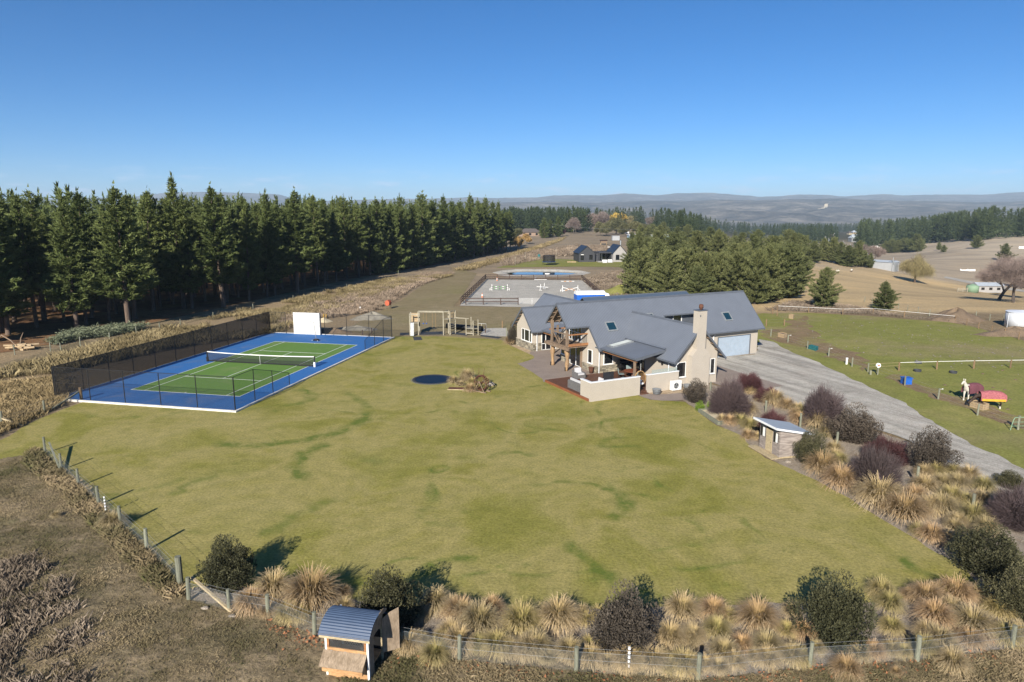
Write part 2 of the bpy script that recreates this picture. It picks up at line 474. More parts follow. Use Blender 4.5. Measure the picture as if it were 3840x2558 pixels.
M['crimson'] = leaf_mat('crimson_twigs', [(0, (.014, .006, .007)), (.5, (.046, .018, .020)), (1, (.105, .048, .050))])
M['lime'] = leaf_mat('lime_green_leaves', [(0, (.045, .085, .010)), (.5, (.13, .21, .018)), (1, (.23, .32, .04))])
M['willow'] = leaf_mat('willow_twigs', [(0, (.14, .115, .055)), (.5, (.25, .21, .10)), (1, (.36, .31, .16))])
M['bare'] = leaf_mat('bare_twigs', [(0, (.12, .09, .078)), (.5, (.20, .155, .135)), (1, (.29, .235, .21))])
M['golden'] = leaf_mat('golden_leaves', [(0, (.30, .19, .03)), (.5, (.50, .33, .06)), (1, (.62, .45, .12))])
M['orangebush'] = leaf_mat('orange_twigs', [(0, (.26, .16, .06)), (.5, (.42, .26, .10)), (1, (.52, .35, .16))])
M['gum'] = leaf_mat('gum_leaves', [(0, (.045, .048, .022)), (.5, (.10, .10, .045)), (1, (.17, .16, .08))])
M['slash'] = leaf_mat('cut_pine_branches', [(0, (.07, .085, .05)), (.5, (.15, .17, .105)), (1, (.25, .26, .17))])

# ---- ground surfaces (world position)
def ground_mat(name, base, patch=.18, fine=6., streak=None, bump=.6, extra=None, along=None, stretch=(1, 1, 1), grain=(.60, 1.34), bdist=.05):
    m, N, L, b = _new(name)
    b.inputs['Roughness'].default_value = .95; b.inputs['Specular IOR Level'].default_value = .05
    v = _coord(N, L, 'pos', stretch)
    n1 = _noise(N, L, v, patch, 6, .6, .6)
    col = _ramp(N, L, n1, base)
    if streak:
        # curved dark arcs: contour lines of a slow noise, broken up by another
        for sc, off, wdt, colr in streak:
            ns = _noise(N, L, _coord(N, L, 'pos', (sc, sc, 1)), 1.0, 2.2, .5, .4)
            d = N.new('ShaderNodeMath'); d.operation = 'SUBTRACT'; d.inputs[1].default_value = off; L.new(ns, d.inputs[0])
            ab = N.new('ShaderNodeMath'); ab.operation = 'ABSOLUTE'; L.new(d.outputs[0], ab.inputs[0])
            k = _range(N, L, ab.outputs[0], 0, wdt, 1, 0)
            br = _range(N, L, _noise(N, L, v, .33, 4, .6), .47, .62, 0, .85)
            mm = N.new('ShaderNodeMath'); mm.operation = 'MULTIPLY'; L.new(k, mm.inputs[0]); L.new(br, mm.inputs[1])
            col = _mul(N, L, col, colr, mm.outputs[0], 'MIX')
    if extra:
        for sc, lo, hi, colr, amt in extra:
            k = _range(N, L, _noise(N, L, v, sc, 5, .6, .3), lo, hi, 0, amt)
            col = _mul(N, L, col, colr, k, 'MIX')
    if along:
        ang, sx, sy, lo, hi = along
        rm = N.new('ShaderNodeMapping'); rm.vector_type = 'POINT'; rm.inputs['Rotation'].default_value = (0, 0, ang)
        L.new(_coord(N, L, 'pos'), rm.inputs[0])
        sm = N.new('ShaderNodeMapping'); sm.inputs['Scale'].default_value = (sx, sy, 1); L.new(rm.outputs[0], sm.inputs[0])
        col = _mul(N, L, col, _ramp(N, L, _noise(N, L, sm.outputs[0], 1.0, 4, .6), [(.34, (lo,) * 3), (.66, (hi,) * 3)]))
    nf = _noise(N, L, v, fine, 6, .72)
    col = _mul(N, L, col, _ramp(N, L, nf, [(.28, (grain[0],) * 3), (.72, (grain[1],) * 3)]))
    nm = _noise(N, L, v, fine * .16, 4, .6)
    col = _mul(N, L, col, _ramp(N, L, nm, [(.3, (.86, .88, .86)), (.7, (1.12, 1.1, 1.1))]))
    L.new(col, b.inputs['Base Color'])
    _bump(N, L, b, nf, bump, bdist)
    return m
M['lawn'] = ground_mat('lawn_grass', [(.22, (.178, .175, .037)), (.40, (.232, .217, .056)), (.54, (.305, .265, .098)), (.68, (.224, .208, .049)), (.84, (.320, .274, .110))],
                       .17, 7., [(.085, .43, .016, (.115, .150, .030))],
                       extra=[(.07, .50, .66, (.325, .282, .118), .6), (.16, .60, .76, (.140, .160, .034), .6), (.55, .62, .74, (.105, .140, .028), .55)])
M['paddock'] = ground_mat('paddock_grass', [(.3, (.205, .198, .066)), (.5, (.200, .208, .058)), (.7, (.262, .240, .086))], .09, 4.5,
                          extra=[(.06, .52, .66, (.27, .22, .125), .7), (.3, .6, .75, (.165, .185, .055), .5)])
M['backfield'] = ground_mat('mown_brown_field', [(.3, (.205, .165, .095)), (.5, (.225, .185, .108)), (.7, (.25, .205, .125))], .12, 5., extra=[(.05, .52, .68, (.195, .182, .075), .6)])
M['mud'] = ground_mat('trodden_earth', [(.3, (.18, .125, .078)), (.6, (.225, .165, .10)), (.8, (.265, .21, .12))], .3, 5., extra=[(.25, .46, .62, (.235, .21, .085), .75)])
M['gravel'] = ground_mat('drive_gravel', [(.3, (.34, .315, .275)), (.5, (.42, .395, .350)), (.7, (.37, .340, .297))], .25, 9., bump=.5,
                         extra=[(.18, .55, .7, (.255, .228, .19), .6), (1.1, .55, .7, (.45, .435, .41), .5)], bdist=.03, along=(R(67), .05, .9, .72, 1.2))
M['arena'] = ground_mat('arena_sand', [(.3, (.36, .34, .305)), (.7, (.44, .42, .375))], .25, 4., bump=.5)
M['bed'] = ground_mat('bed_gravel', [(.3, (.22, .180, .138)), (.5, (.30, .255, .205)), (.7, (.22, .172, .122))], .9, 14., bump=.9, grain=(.45, 1.55))
M['needlefloor'] = ground_mat('needle_litter', [(.3, (.150, .082, .045)), (.5, (.205, .118, .065)), (.7, (.235, .155, .085))], .3, 4., extra=[(.15, .55, .7, (.14, .12, .04), .5)])
M['rough'] = ground_mat('rough_dry_pasture', [(.25, (.115, .105, .052)), (.45, (.190, .152, .092)), (.6, (.275, .215, .135)), (.8, (.165, .145, .078))], .30, 4.2, bump=1.0,
                        extra=[(.2, .60, .72, (.130, .145, .045), .75), (.5, .6, .75, (.38, .295, .195), .6)], grain=(.5, 1.45), bdist=.12)
M['pale_gravel'] = ground_mat('golden_pebbles', [(.3, (.33, .24, .15)), (.7, (.5, .4, .28))], 2., 16., bump=.9, grain=(.5, 1.4))
M['soil'] = ground_mat('garden_soil', [(.3, (.10, .07, .05)), (.7, (.15, .11, .08))], .6, 8.)

def lawn_rings(m):
    """greener arcs where fungus rings feed the grass: circles through three points of the lawn each"""
    N, L = m.node_tree.nodes, m.node_tree.links; b = N['Principled BSDF']
    col = b.inputs['Base Color'].links[0].from_socket
    v = _coord(N, L, 'pos')
    nd = N.new('ShaderNodeTexNoise'); nd.inputs['Scale'].default_value = .8; nd.inputs['Detail'].default_value = 4; L.new(v, nd.inputs['Vector'])
    dm = N.new('ShaderNodeVectorMath'); dm.operation = 'MULTIPLY_ADD'; dm.inputs[1].default_value = (1.3, 1.3, 0); dm.inputs[2].default_value = (-.65, -.65, 0); L.new(nd.outputs['Color'], dm.inputs[0])
    va = N.new('ShaderNodeVectorMath'); L.new(v, va.inputs[0]); L.new(dm.outputs[0], va.inputs[1])
    brk = _range(N, L, _noise(N, L, v, .9, 4, .65), .36, .58, .15, 1)
    for (p0, p1, p2, wd, amt) in LAWN_ARCS:
        A_, B_, C_ = (G(*p) for p in (p0, p1, p2))
        D_ = 2 * (A_.x * (B_.y - C_.y) + B_.x * (C_.y - A_.y) + C_.x * (A_.y - B_.y))
        ux = ((A_.x ** 2 + A_.y ** 2) * (B_.y - C_.y) + (B_.x ** 2 + B_.y ** 2) * (C_.y - A_.y) + (C_.x ** 2 + C_.y ** 2) * (A_.y - B_.y)) / D_
        uy = ((A_.x ** 2 + A_.y ** 2) * (C_.x - B_.x) + (B_.x ** 2 + B_.y ** 2) * (A_.x - C_.x) + (C_.x ** 2 + C_.y ** 2) * (B_.x - A_.x)) / D_
        rad = math.hypot(A_.x - ux, A_.y - uy); mx, my = (B_.x - ux) / rad, (B_.y - uy) / rad
        cs = min(((q.x - ux) * mx + (q.y - uy) * my) / rad for q in (A_, C_))
        s_ = N.new('ShaderNodeVectorMath'); s_.operation = 'SUBTRACT'; s_.inputs[1].default_value = (ux, uy, 0); L.new(va.outputs[0], s_.inputs[0])
        ln = N.new('ShaderNodeVectorMath'); ln.operation = 'LENGTH'; L.new(s_.outputs[0], ln.inputs[0])
        df = N.new('ShaderNodeMath'); df.operation = 'SUBTRACT'; df.inputs[1].default_value = rad; L.new(ln.outputs['Value'], df.inputs[0])
        ab = N.new('ShaderNodeMath'); ab.operation = 'ABSOLUTE'; L.new(df.outputs[0], ab.inputs[0])
        k1 = _range(N, L, ab.outputs[0], wd * .25, wd, amt, 0)
        nz = N.new('ShaderNodeVectorMath'); nz.operation = 'NORMALIZE'; L.new(s_.outputs[0], nz.inputs[0])
        dt = N.new('ShaderNodeVectorMath'); dt.operation = 'DOT_PRODUCT'; dt.inputs[1].default_value = (mx, my, 0); L.new(nz.outputs[0], dt.inputs[0])
        k2 = _range(N, L, dt.outputs['Value'], cs - .02 * (1 - cs) - 1e-4, cs + .35 * (1 - cs), 0, 1)
        k = N.new('ShaderNodeMath'); k.operation = 'MULTIPLY'; L.new(k1, k.inputs[0]); L.new(k2, k.inputs[1])
        k3 = N.new('ShaderNodeMath'); k3.operation = 'MULTIPLY'; L.new(k.outputs[0], k3.inputs[0]); L.new(brk, k3.inputs[1])
        col = _mul(N, L, col, (.080, .125, .020), k3.outputs[0], 'MIX')
    L.new(col, b.inputs['Base Color'])
LAWN_ARCS = [((1011, 1667), (1200, 1640), (1372, 1530), .75, .8), ((1372, 1530), (1350, 1500), (1290, 1474), .6, .6), ((1240, 1661), (1122, 1725), (1160, 1800), .8, .85), ((1142, 1468), (1172, 1490), (1044, 1525), .7, .6),
             ((2268, 1827), (2349, 1884), (2284, 1949), .55, .85), ((2023, 1814), (2121, 1806), (2268, 1827), .4, .6), ((2104, 2023), (2210, 2104), (2320, 2205), .45, .7), ((979, 2023), (1109, 1935), (1240, 1876), .6, .5),
             ((1827, 1721), (1909, 1697), (2007, 1713), .4, .6), ((2202, 1615), (2284, 1574), (2365, 1566), .5, .45), ((1560, 2185), (1640, 2115), (1730, 2100), .5, .8), ((3377, 2088), (3475, 2150), (3573, 2186), .45, .8), ((650, 1860), (720, 1815), (790, 1790), .5, .45), ((300, 1870), (480, 1850), (700, 1790), .5, .4)]
lawn_rings(M['lawn'])

def terrain_mat():
    """the wide land: colour zones come from the terrain's own attribute, broken up by noise"""
    m, N, L, b = _new('open_country')
    b.inputs['Roughness'].default_value = .95; b.inputs['Specular IOR Level'].default_value = .05
    a = N.new('ShaderNodeAttribute'); a.attribute_name = 'tint'
    v = _coord(N, L, 'pos')
    vs = _coord(N, L, 'pos', (.35, 1.0, 1))
    n1 = _noise(N, L, vs, .09, 6, .62)
    col = _mul(N, L, a.outputs['Color'], _ramp(N, L, n1, [(.3, (.72, .74, .76)), (.5, (1, 1, 1)), (.7, (1.24, 1.2, 1.12))]))
    nf = _noise(N, L, v, 3., 6, .7)
    col = _mul(N, L, col, _ramp(N, L, nf, [(.28, (.66,) * 3), (.72, (1.3,) * 3)]))
    L.new(col, b.inputs['Base Color']); _bump(N, L, b, nf, .8, .15)
    return m
M['country'] = terrain_mat()

def hill_mat():
    m, N, L, b = _new('far_hill_country')
    b.inputs['Roughness'].default_value = 1.; b.inputs['Specular IOR Level'].default_value = 0.
    v = _coord(N, L, 'pos', (1, 1, 2.2))
    n1 = _noise(N, L, v, .0035, 8, .68, .4)
    col = _ramp(N, L, n1, [(.36, (.040, .034, .028)), (.5, (.120, .100, .080)), (.62, (.235, .200, .160))])  # dark tones imitate shade in the valleys and folds
    n2 = _noise(N, L, v, .02, 6, .7)
    col = _mul(N, L, col, _ramp(N, L, n2, [(.34, (.45,) * 3), (.66, (1.4,) * 3)]))
    L.new(col, b.inputs['Base Color']); _bump(N, L, b, n1, 1., 60.)
    return m
M['hill'] = hill_mat()

def court_mat(name, c, worn):
    m, N, L, b = _new(name); b.inputs['Roughness'].default_value = .8; b.inputs['Specular IOR Level'].default_value = .2
    v = _coord(N, L, 'obj')
    n = _noise(N, L, v, .35, 5, .65, .5)
    col = _mul(N, L, c, worn, _range(N, L, n, .52, .75, 0, .8), 'MIX')
    col = _mul(N, L, col, _ramp(N, L, _noise(N, L, v, 7, 5, .7), [(.3, (.85,) * 3), (.7, (1.14,) * 3)]))
    L.new(col, b.inputs['Base Color']); return m
M['court_blue'] = court_mat('court_blue_acrylic', (.034, .135, .360), (.125, .170, .285))
M['court_green'] = court_mat('court_green_acrylic', (.108, .205, .042), (.180, .225, .090))
# ------------------------------------------------------------------ the land
def nonuni(a, b, near, n_far, d0, grow):
    """positions dense around `near` span, growing outwards"""
    lo, hi = near; xs = list(np.arange(lo, hi + 1e-6, d0))
    d = d0; x = hi
    while x < b: d *= grow; x = min(x + d, b); xs.append(x)
    d = d0; x = lo
    while x > a: d *= grow; x = max(x - d, a); xs.insert(0, x)
    return np.array(xs)
gx = nonuni(-4200, 4200, (-130, 200), 0, 4.0, 1.12)
gy = nonuni(-300, 4300, (-10, 420), 0, 4.0, 1.12)
X, Y = np.meshgrid(gx, gy)
Zt = terrain(X, Y)
V = np.stack([X.ravel(), Y.ravel(), Zt.ravel() - .03], 1)
nx, ny = len(gx), len(gy)
ii, jj = np.meshgrid(np.arange(nx - 1), np.arange(ny - 1))
a0 = (jj * nx + ii).ravel()
F4 = np.stack([a0, a0 + 1, a0 + nx + 1, a0 + nx], 1)
x, y = V[:, 0], V[:, 1]; rr = x / np.maximum(y, 1)
tint = np.empty((len(V), 3)); tint[:] = (.225, .172, .105)
def zone(w, c):
    global tint
    w = np.clip(w, 0, 1)[:, None]; tint = tint * (1 - w) + np.array(c) * w
nz = fbm(x * .03, y * .03, 3) - .47
zone(smooth(-10, -16, x + .2 * y * 0 - .0) * (y < 140) * 1.0, (.29, .22, .135))          # straw bank by the plantation
zone(smooth(120, 150, y + 30 * nz), (.265, .210, .145))                                   # paddocks beyond
zone(smooth(.30, .36, rr) * smooth(104, 112, y) , (.46, .345, .195))                     # dry hay field on the right
zone(smooth(.30, .36, rr) * smooth(225, 275, y + 90 * nz), (.36, .295, .215))            # greyer, farther
zone(smooth(.58, .66, rr + .3 * nz) * smooth(330, 420, y), (.44, .365, .27))
zone(smooth(620, 900, y), (.075, .070, .045))
me = np_mesh('ground', V, F4, M['country'], col=tint)
me.polygons.foreach_set('use_smooth', [True] * len(me.polygons))
kind(link('ground', me), 'structure', 'open dry country around the homestead')

# far hills: two ranges, a nearer lower one and a farther one, as one height field
SKY = [(-900, 742), (25, 746), (170, 746), (297, 744), (531, 740), (654, 723), (786, 721), (900, 723), (1000, 727), (1065, 729), (1123, 747), (1212, 754), (1302, 752), (1480, 747),
       (1659, 745), (1748, 740), (1850, 743), (2013, 740), (2074, 733), (2247, 733), (2331, 725), (2401, 729), (2448, 732), (2541, 725), (2644, 723), (2738, 731), (2831, 738), (2900, 736),
       (2976, 730), (3080, 732), (3140, 738), (3279, 728), (3359, 733), (3499, 730), (3659, 730), (3738, 724), (3840, 720), (4800, 724)]
MID = [(-900, 775), (500, 772), (1100, 770), (1600, 764), (2023, 757), (2247, 761), (2448, 754), (2551, 757), (2668, 750), (2714, 750), (2831, 752), (2950, 747), (3140, 746), (3220, 752),
       (3479, 756), (3599, 760), (3738, 760), (3840, 756), (4800, 758)]
def elev(tab, px):
    yy = np.interp(px, [p[0] for p in tab], [p[1] for p in tab])
    return (-SP + (1279 - yy) / FPX * CP) / (CP + (1279 - yy) / FPX * SP)
D_FAR, D_MID = 9000., 5400.
pxs = np.linspace(-900, 4800, 620)
ds = np.concatenate([np.linspace(3000, 5400, 40), np.linspace(5460, 9000, 44), np.linspace(9060, 11000, 10)])
PX, DD = np.meshgrid(pxs, ds)
zf = CAM_H + elev(SKY, PX) * D_FAR
zm = CAM_H + elev(MID, PX) * D_MID
base = -95.
t1 = np.clip((DD - 3000) / 2400, 0, 1); t2 = np.clip((DD - 5400) / 3600, 0, 1); t3 = np.clip((DD - 9000) / 2000, 0, 1)
zz = np.where(DD <= 5400, base + (zm - base) * (t1 ** .8), np.where(DD <= 9000, zm + (zf - zm) * t2 - 60 * np.sin(PI * t2) ** 1.0, zf - 150 * t3))
HX = (PX - 1920) / FPX * DD
amp = 46 * np.sin(PI * np.clip(t1, 0, .96)) + 50 * np.sin(PI * np.clip(t2, 0, 1)) + 3
ridge = 1 - np.abs(2 * fbm(HX / 520 + .25 * DD / 520, DD / 900, 5, 5) / .97 - 1)
ridge2 = 1 - np.abs(2 * fbm(HX / 210, DD / 260 + HX / 700, 17, 4) / .94 - 1)
zz = zz + amp * (ridge - .66) + .45 * amp * (ridge2 - .62) + 9 * (fbm(HX / 70, DD / 70, 9, 4) - .47)
Vh = np.stack([HX.ravel(), DD.ravel(), zz.ravel()], 1)
n1 = len(pxs); ii, jj = np.meshgrid(np.arange(n1 - 1), np.arange(len(ds) - 1)); a0 = (jj * n1 + ii).ravel()
kind(link('hills', np_mesh('hills', Vh, np.stack([a0, a0 + 1, a0 + n1 + 1, a0 + n1], 1), M['hill'])), 'structure', 'bare purple brown hill ranges on the horizon')
# pale farm track winding up the nearer range
def hill_z(px, d):
    i = np.clip(np.searchsorted(pxs, px), 1, n1 - 1); j = np.clip(np.searchsorted(ds, d), 1, len(ds) - 1)
    return float(max(zz[j, i], zz[j - 1, i], zz[j, i - 1], zz[j - 1, i - 1]))
mb = MB(); prev = None
for k in range(19):
    t = k / 18; px = 3050 + 34 * t ** .7 + 5 * math.sin(t * 5); d = 4150 + 420 * t
    p = Vector(((px - 1920) / FPX * d, d, hill_z(px, d) + 3)); w = Vector((11, 0, 0))
    cur = (p - w, p + w)
    if prev: mb.add([prev[0], prev[1], cur[1], cur[0]], [(0, 1, 2, 3)])
    prev = cur
kind(mb.build('hill_track', M['sand']), 'structure', 'pale track winding up the far hillside')

# ---- surfaces laid on the ground
def sheet(name, pts, z, mat, label=None, k='structure', wob=.15, step=.6, native=True):
    P = [G(*p) if native else Vector((p[0], p[1], 0)) for p in pts]
    out = []
    for i, a in enumerate(P):
        b = P[(i + 1) % len(P)]; d = (b - a).length; st = max(step, a.length * .012); n = max(1, int(d / st)); nv = Vector((b.y - a.y, a.x - b.x)).normalized() if d > 0 else Vector((0, 0))
        for q in range(n):
            c = a.lerp(b, q / n); o = (float(fbm(c.x * .9, c.y * .9, 21, 3)) - .44) * 2.4 * wob
            o *= 1 + c.length * .004
            out.append(Vector((c.x + nv.x * o, c.y + nv.y * o)))
    n = len(out)
    v2, _, f2, *_ = delaunay_2d_cdt(out, [(i, (i + 1) % n) for i in range(n)], [list(range(n))], 1, 1e-5)
    xs = np.array([[p.x, p.y] for p in v2]); zz_ = terrain(xs[:, 0], xs[:, 1]) + z
    me = bpy.data.meshes.new(name); me.from_pydata([(a, b, c) for (a, b), c in zip(xs, zz_)], [], [tuple(f) for f in f2]); me.materials.append(mat)
    bm = bmesh.new(); bm.from_mesh(me); bmesh.ops.recalc_face_normals(bm, faces=bm.faces)
    if sum(f.normal.z for f in bm.faces) < 0: bmesh.ops.reverse_faces(bm, faces=bm.faces)
    bm.to_mesh(me); bm.free()
    return kind(link(name, me), k, label)

FENCE_L = [(170, 1700), (230, 1763), (295, 1826), (371, 1895), (455, 1975), (551, 2065), (677, 2197), (708, 2252)]
LAWN = [(690, 2215), (760, 2200), (1000, 2205), (1300, 2245), (1640, 2272), (2200, 2292), (2600, 2272), (3000, 2262), (3330, 2252), (3560, 2232), (3675, 2196), (3614, 2130), (3518, 2077), (3396, 2000),
        (3307, 1946), (3222, 1895), (3163, 1856), (3095, 1818), (3027, 1788), (2967, 1763), (2895, 1729), (2819, 1680), (2797, 1644), (2755, 1623), (2691, 1597), (2621, 1546), (2570, 1508),
        (2514, 1504), (2438, 1500), (2400, 1470), (2300, 1440), (2184, 1480), (2043, 1428), (2062, 1417), (1997, 1386), (1939, 1364), (1988, 1356), (2003, 1343), (1991, 1327), (1968, 1315), (1915, 1298),
        (1880, 1275), (1700, 1262), (1478, 1262), (1400, 1290), (900, 1535), (875, 1547), (325, 1502), (300, 1512), (180, 1555), (110, 1590), (60, 1622), (0, 1650), (-260, 1745), (-300, 1800), (0, 1722), (165, 1694)] + FENCE_L[1:7]
sheet('lawn', LAWN, .012, M['lawn'], 'wide mown lawn of yellowing winter grass', wob=.22)
sheet('garden_bed', [(2560, 1500), (2660, 1440), (2760, 1460), (2960, 1500), (3100, 1560), (3420, 1660), (3600, 1770), (3760, 1835), (3900, 1910), (4300, 2150), (4300, 2390), (3794, 2436), (2617, 2552), (708, 2250),
                     (690, 2190), (1300, 2200), (2600, 2200), (3400, 2200), (3300, 1950), (2850, 1700), (2650, 1560)], .004, M['bed'], 'gravel mulched planting bed round the lawn')
DR_R = [(2846, 1272), (2897, 1282), (2936, 1305), (2974, 1324), (3031, 1343), (3070, 1360), (3117, 1387), (3165, 1404), (3223, 1435), (3307, 1474), (3392, 1512), (3477, 1567), (3562, 1614), (3647, 1669), (3732, 1707), (3840, 1758), (4400, 2010)]
sheet('driveway', [(2640, 1345), (2692, 1339), (2835, 1330), (2842, 1290)] + DR_R + [(4400, 2250), (3850, 1892), (3736, 1830), (3571, 1763), (3405, 1653), (3200, 1580), (3010, 1529), (2946, 1504), (2880, 1462), (2700, 1440), (2640, 1400)],
      .020, M['gravel'], 'grey gravel driveway curving past the garage', wob=.3)
sheet('paddock', [(2790, 1185), (2857, 1176), (3031, 1174), (3265, 1187), (3562, 1210), (3626, 1223), (3840, 1278), (4700, 1490), (4700, 2160), (4400, 2030), (3840, 1775), (3700, 1705), (3400, 1530), (3031, 1355), (2840, 1300), (2780, 1260)],
      .006, M['paddock'], 'grazed horse paddock beside the drive', wob=.3)
Zp = lambda q: (2840 + q[0] * 1000 / 2354, 1100 + q[1] * 1000 / 2354)
sheet('bare_earth', [Zp(q) for q in [(60, 330), (240, 300), (300, 240), (430, 200), (470, 260), (450, 310), (600, 430), (900, 545), (1000, 600), (960, 685), (750, 610), (480, 500), (200, 420), (20, 370)]], .011, M['mud'], 'trodden brown earth along the paddock fence', wob=1.3)
sheet('bare_earth', [Zp(q) for q in [(1110, 710), (1300, 722), (1500, 830), (1800, 925), (1900, 880), (2200, 1040), (2354, 1100), (2500, 1180), (2354, 1200), (2000, 1085), (1700, 985), (1400, 845)]], .011, M['mud'], 'trodden brown earth round the feed trough', wob=1.2)
sheet('mown_field', [(1290, 1240), (1380, 1190), (1500, 1130), (1600, 1060), (1720, 1010), (1790, 1025), (1740, 1100), (1700, 1150), (2060, 1150), (2200, 1200), (2100, 1300), (1900, 1300), (1480, 1266)], .004, M['backfield'], 'mown brown field behind the playground')
sheet('arena_sand', [(1722, 1147), (1823, 1049), (2184, 1052), (2310, 1160)], .012, M['arena'], 'pale sand of the riding arena', wob=.1)
sheet('needle_floor', [(-1600, 1640), (-500, 1445), (0, 1325), (230, 1285), (480, 1240), (840, 1160), (1200, 1072), (1450, 1022), (1700, 984), (1900, 944), (1890, 905), (900, 900), (-1600, 960)], .006, M['needlefloor'], 'brown pine needle floor of the plantation', wob=.6)
sheet('neighbour_lawn', [(1860, 1005), (2010, 968), (2170, 975), (2400, 985), (2420, 1003), (2180, 1000), (2000, 1002)], .01, M['paddock'], 'patchy lawn around the dark neighbouring house')
ROUGH = [(-300, 1802), (0, 1724), (165, 1698)] + FENCE_L[1:] + [(2617, 2553), (3794, 2438), (4300, 2395), (4300, 3600), (-2200, 3600), (-2200, 2300)]
# lumpy turf: a fine grid with real bumps, cut to the fence line
RP = np.array([(p.x, p.y) for p in (G(*q) for q in ROUGH)])
rx, ry = np.meshgrid(np.arange(-34, 34, .16), np.arange(9, 46, .16))
def in_poly(cx, cy_, P):
    ins = np.zeros(cx.shape, bool)
    for i in range(len(P)):
        x1, y1 = P[i]; x2, y2 = P[i - 1]
        ins ^= ((y1 > cy_) != (y2 > cy_)) & (cx < (x2 - x1) * (cy_ - y1) / (y2 - y1 + 1e-9) + x1)
    return ins
rz = .015 + .11 * (fbm(rx * 1.1, ry * 1.1, 61, 4) - .35) + .06 * (fbm(rx * 3.5, ry * 3.5, 63, 3) - .4) + .02
nx_ = rx.shape[1]; ii, jj = np.meshgrid(np.arange(nx_ - 1), np.arange(rx.shape[0] - 1)); a0 = (jj * nx_ + ii).ravel()
keep = in_poly(rx[:-1, :-1].ravel() + .08, ry[:-1, :-1].ravel() + .08, RP)
F4 = np.stack([a0, a0 + 1, a0 + nx_ + 1, a0 + nx_], 1)[keep]
used = np.unique(F4); remap = np.zeros(rx.size, int); remap[used] = np.arange(len(used))
me = np_mesh('rough_pasture', np.stack([rx.ravel(), ry.ravel(), rz.ravel()], 1)[used], remap[F4], M['rough']); me.polygons.foreach_set('use_smooth', [True] * len(me.polygons))
kind(link('rough_pasture', me), 'structure', 'rough tussocky pasture outside the wire fence')
sheet('gravel_patch', [(1815, 1232), (1900, 1230), (1912, 1262), (1870, 1262), (1800, 1256)], .016, M['arena'], 'pale gravel patch behind the play mats')
sheet('rose_track', [(-400, 1470), (0, 1365), (500, 1225), (900, 1140), (1300, 1050), (1500, 1010), (1480, 1022), (1250, 1075), (900, 1165), (480, 1262), (0, 1400), (-400, 1520)], .010, M['rough'], 'rough vehicle track along the plantation edge')

# pond with a raised sandy bank
pc = G(2025, 1026)
mb = MB(); n = 48; ringp = []
for k, (s, h) in enumerate(((1.0, -.25), (1.10, .10), (1.22, .45), (1.40, .12), (1.50, -.03))):
    for i in range(n):
        t = 2 * PI * i / n; wv = 1 + .06 * math.sin(3 * t + 1) + .04 * math.sin(7 * t)
        mb.v.append((pc.x + 9.0 * s ** .8 * wv * math.cos(t), pc.y + 5.6 * s ** 1.6 * wv * math.sin(t) + 1, h * (1.0 if math.sin(t) > 0 else .35)))
for k in range(4):
    for i in range(n):
        a = k * n; mb.f.append((a + i, a + (i + 1) % n, a + n + (i + 1) % n, a + n + i)); mb.mi.append(0)
kind(mb.build('pond_bank', M['arena'], smooth_=True), 'structure', 'sandy bank round the stock pond')
mb = MB(); mb.v = [(pc.x + 9.6 * (1 + .06 * math.sin(3 * t + 1) + .04 * math.sin(7 * t)) * math.cos(t), pc.y + 6.0 * math.sin(t) + 1, .015) for t in np.linspace(0, 2 * PI, 48, endpoint=False)]
mb.f = [tuple(range(48))]; mb.mi = [0]
kind(mb.build('pond_water', M['water']), 'structure', 'still pond reflecting the blue sky')

# ---- air
hz = MB().box(-13500, 13500, -320, 11300, -260, 300).build('haze', None)
hm = bpy.data.materials.new('thin_haze'); hm.use_nodes = True; hm.node_tree.nodes.clear()
ho = hm.node_tree.nodes.new('ShaderNodeOutputMaterial'); hv = hm.node_tree.nodes.new('ShaderNodeVolumePrincipled')
hv.inputs['Color'].default_value = (.62, .81, 1.0, 1); hv.inputs['Density'].default_value = 0.000110; hv.inputs['Anisotropy'].default_value = .0
hm.node_tree.links.new(hv.outputs[0], ho.inputs['Volume'])
hz.data.materials.clear(); hz.data.materials.append(hm)
kind(hz, 'stuff', 'thin blue haze over the far country')
# ------------------------------------------------------------------ the homestead
TH = R(26.3)
HO = Vector((6.52, 55.55, 0))
def hw(u, w, z=0.):
    """house coordinates (u along the ridge, w away from the camera) to world"""
    c, s = math.cos(TH), math.sin(TH)
    return Vector((HO.x + u * c - w * s, HO.y + u * s + w * c, z))
house = thing('homestead', 'large cream plastered homestead with steep grey corrugated roofs and tall chimney', 'house', HO, TH)
def part(name, mb, mat, parent=None, sm=False): return mb.build(name, mat, parent or house, sm)
S = 1.05
def slab(pts, t=.10):
    """roof plane: polygon given on the upper face, thickness straight down"""
    return MB().prism([(a, b, c - t) for a, b, c in pts], (0, 0, t))

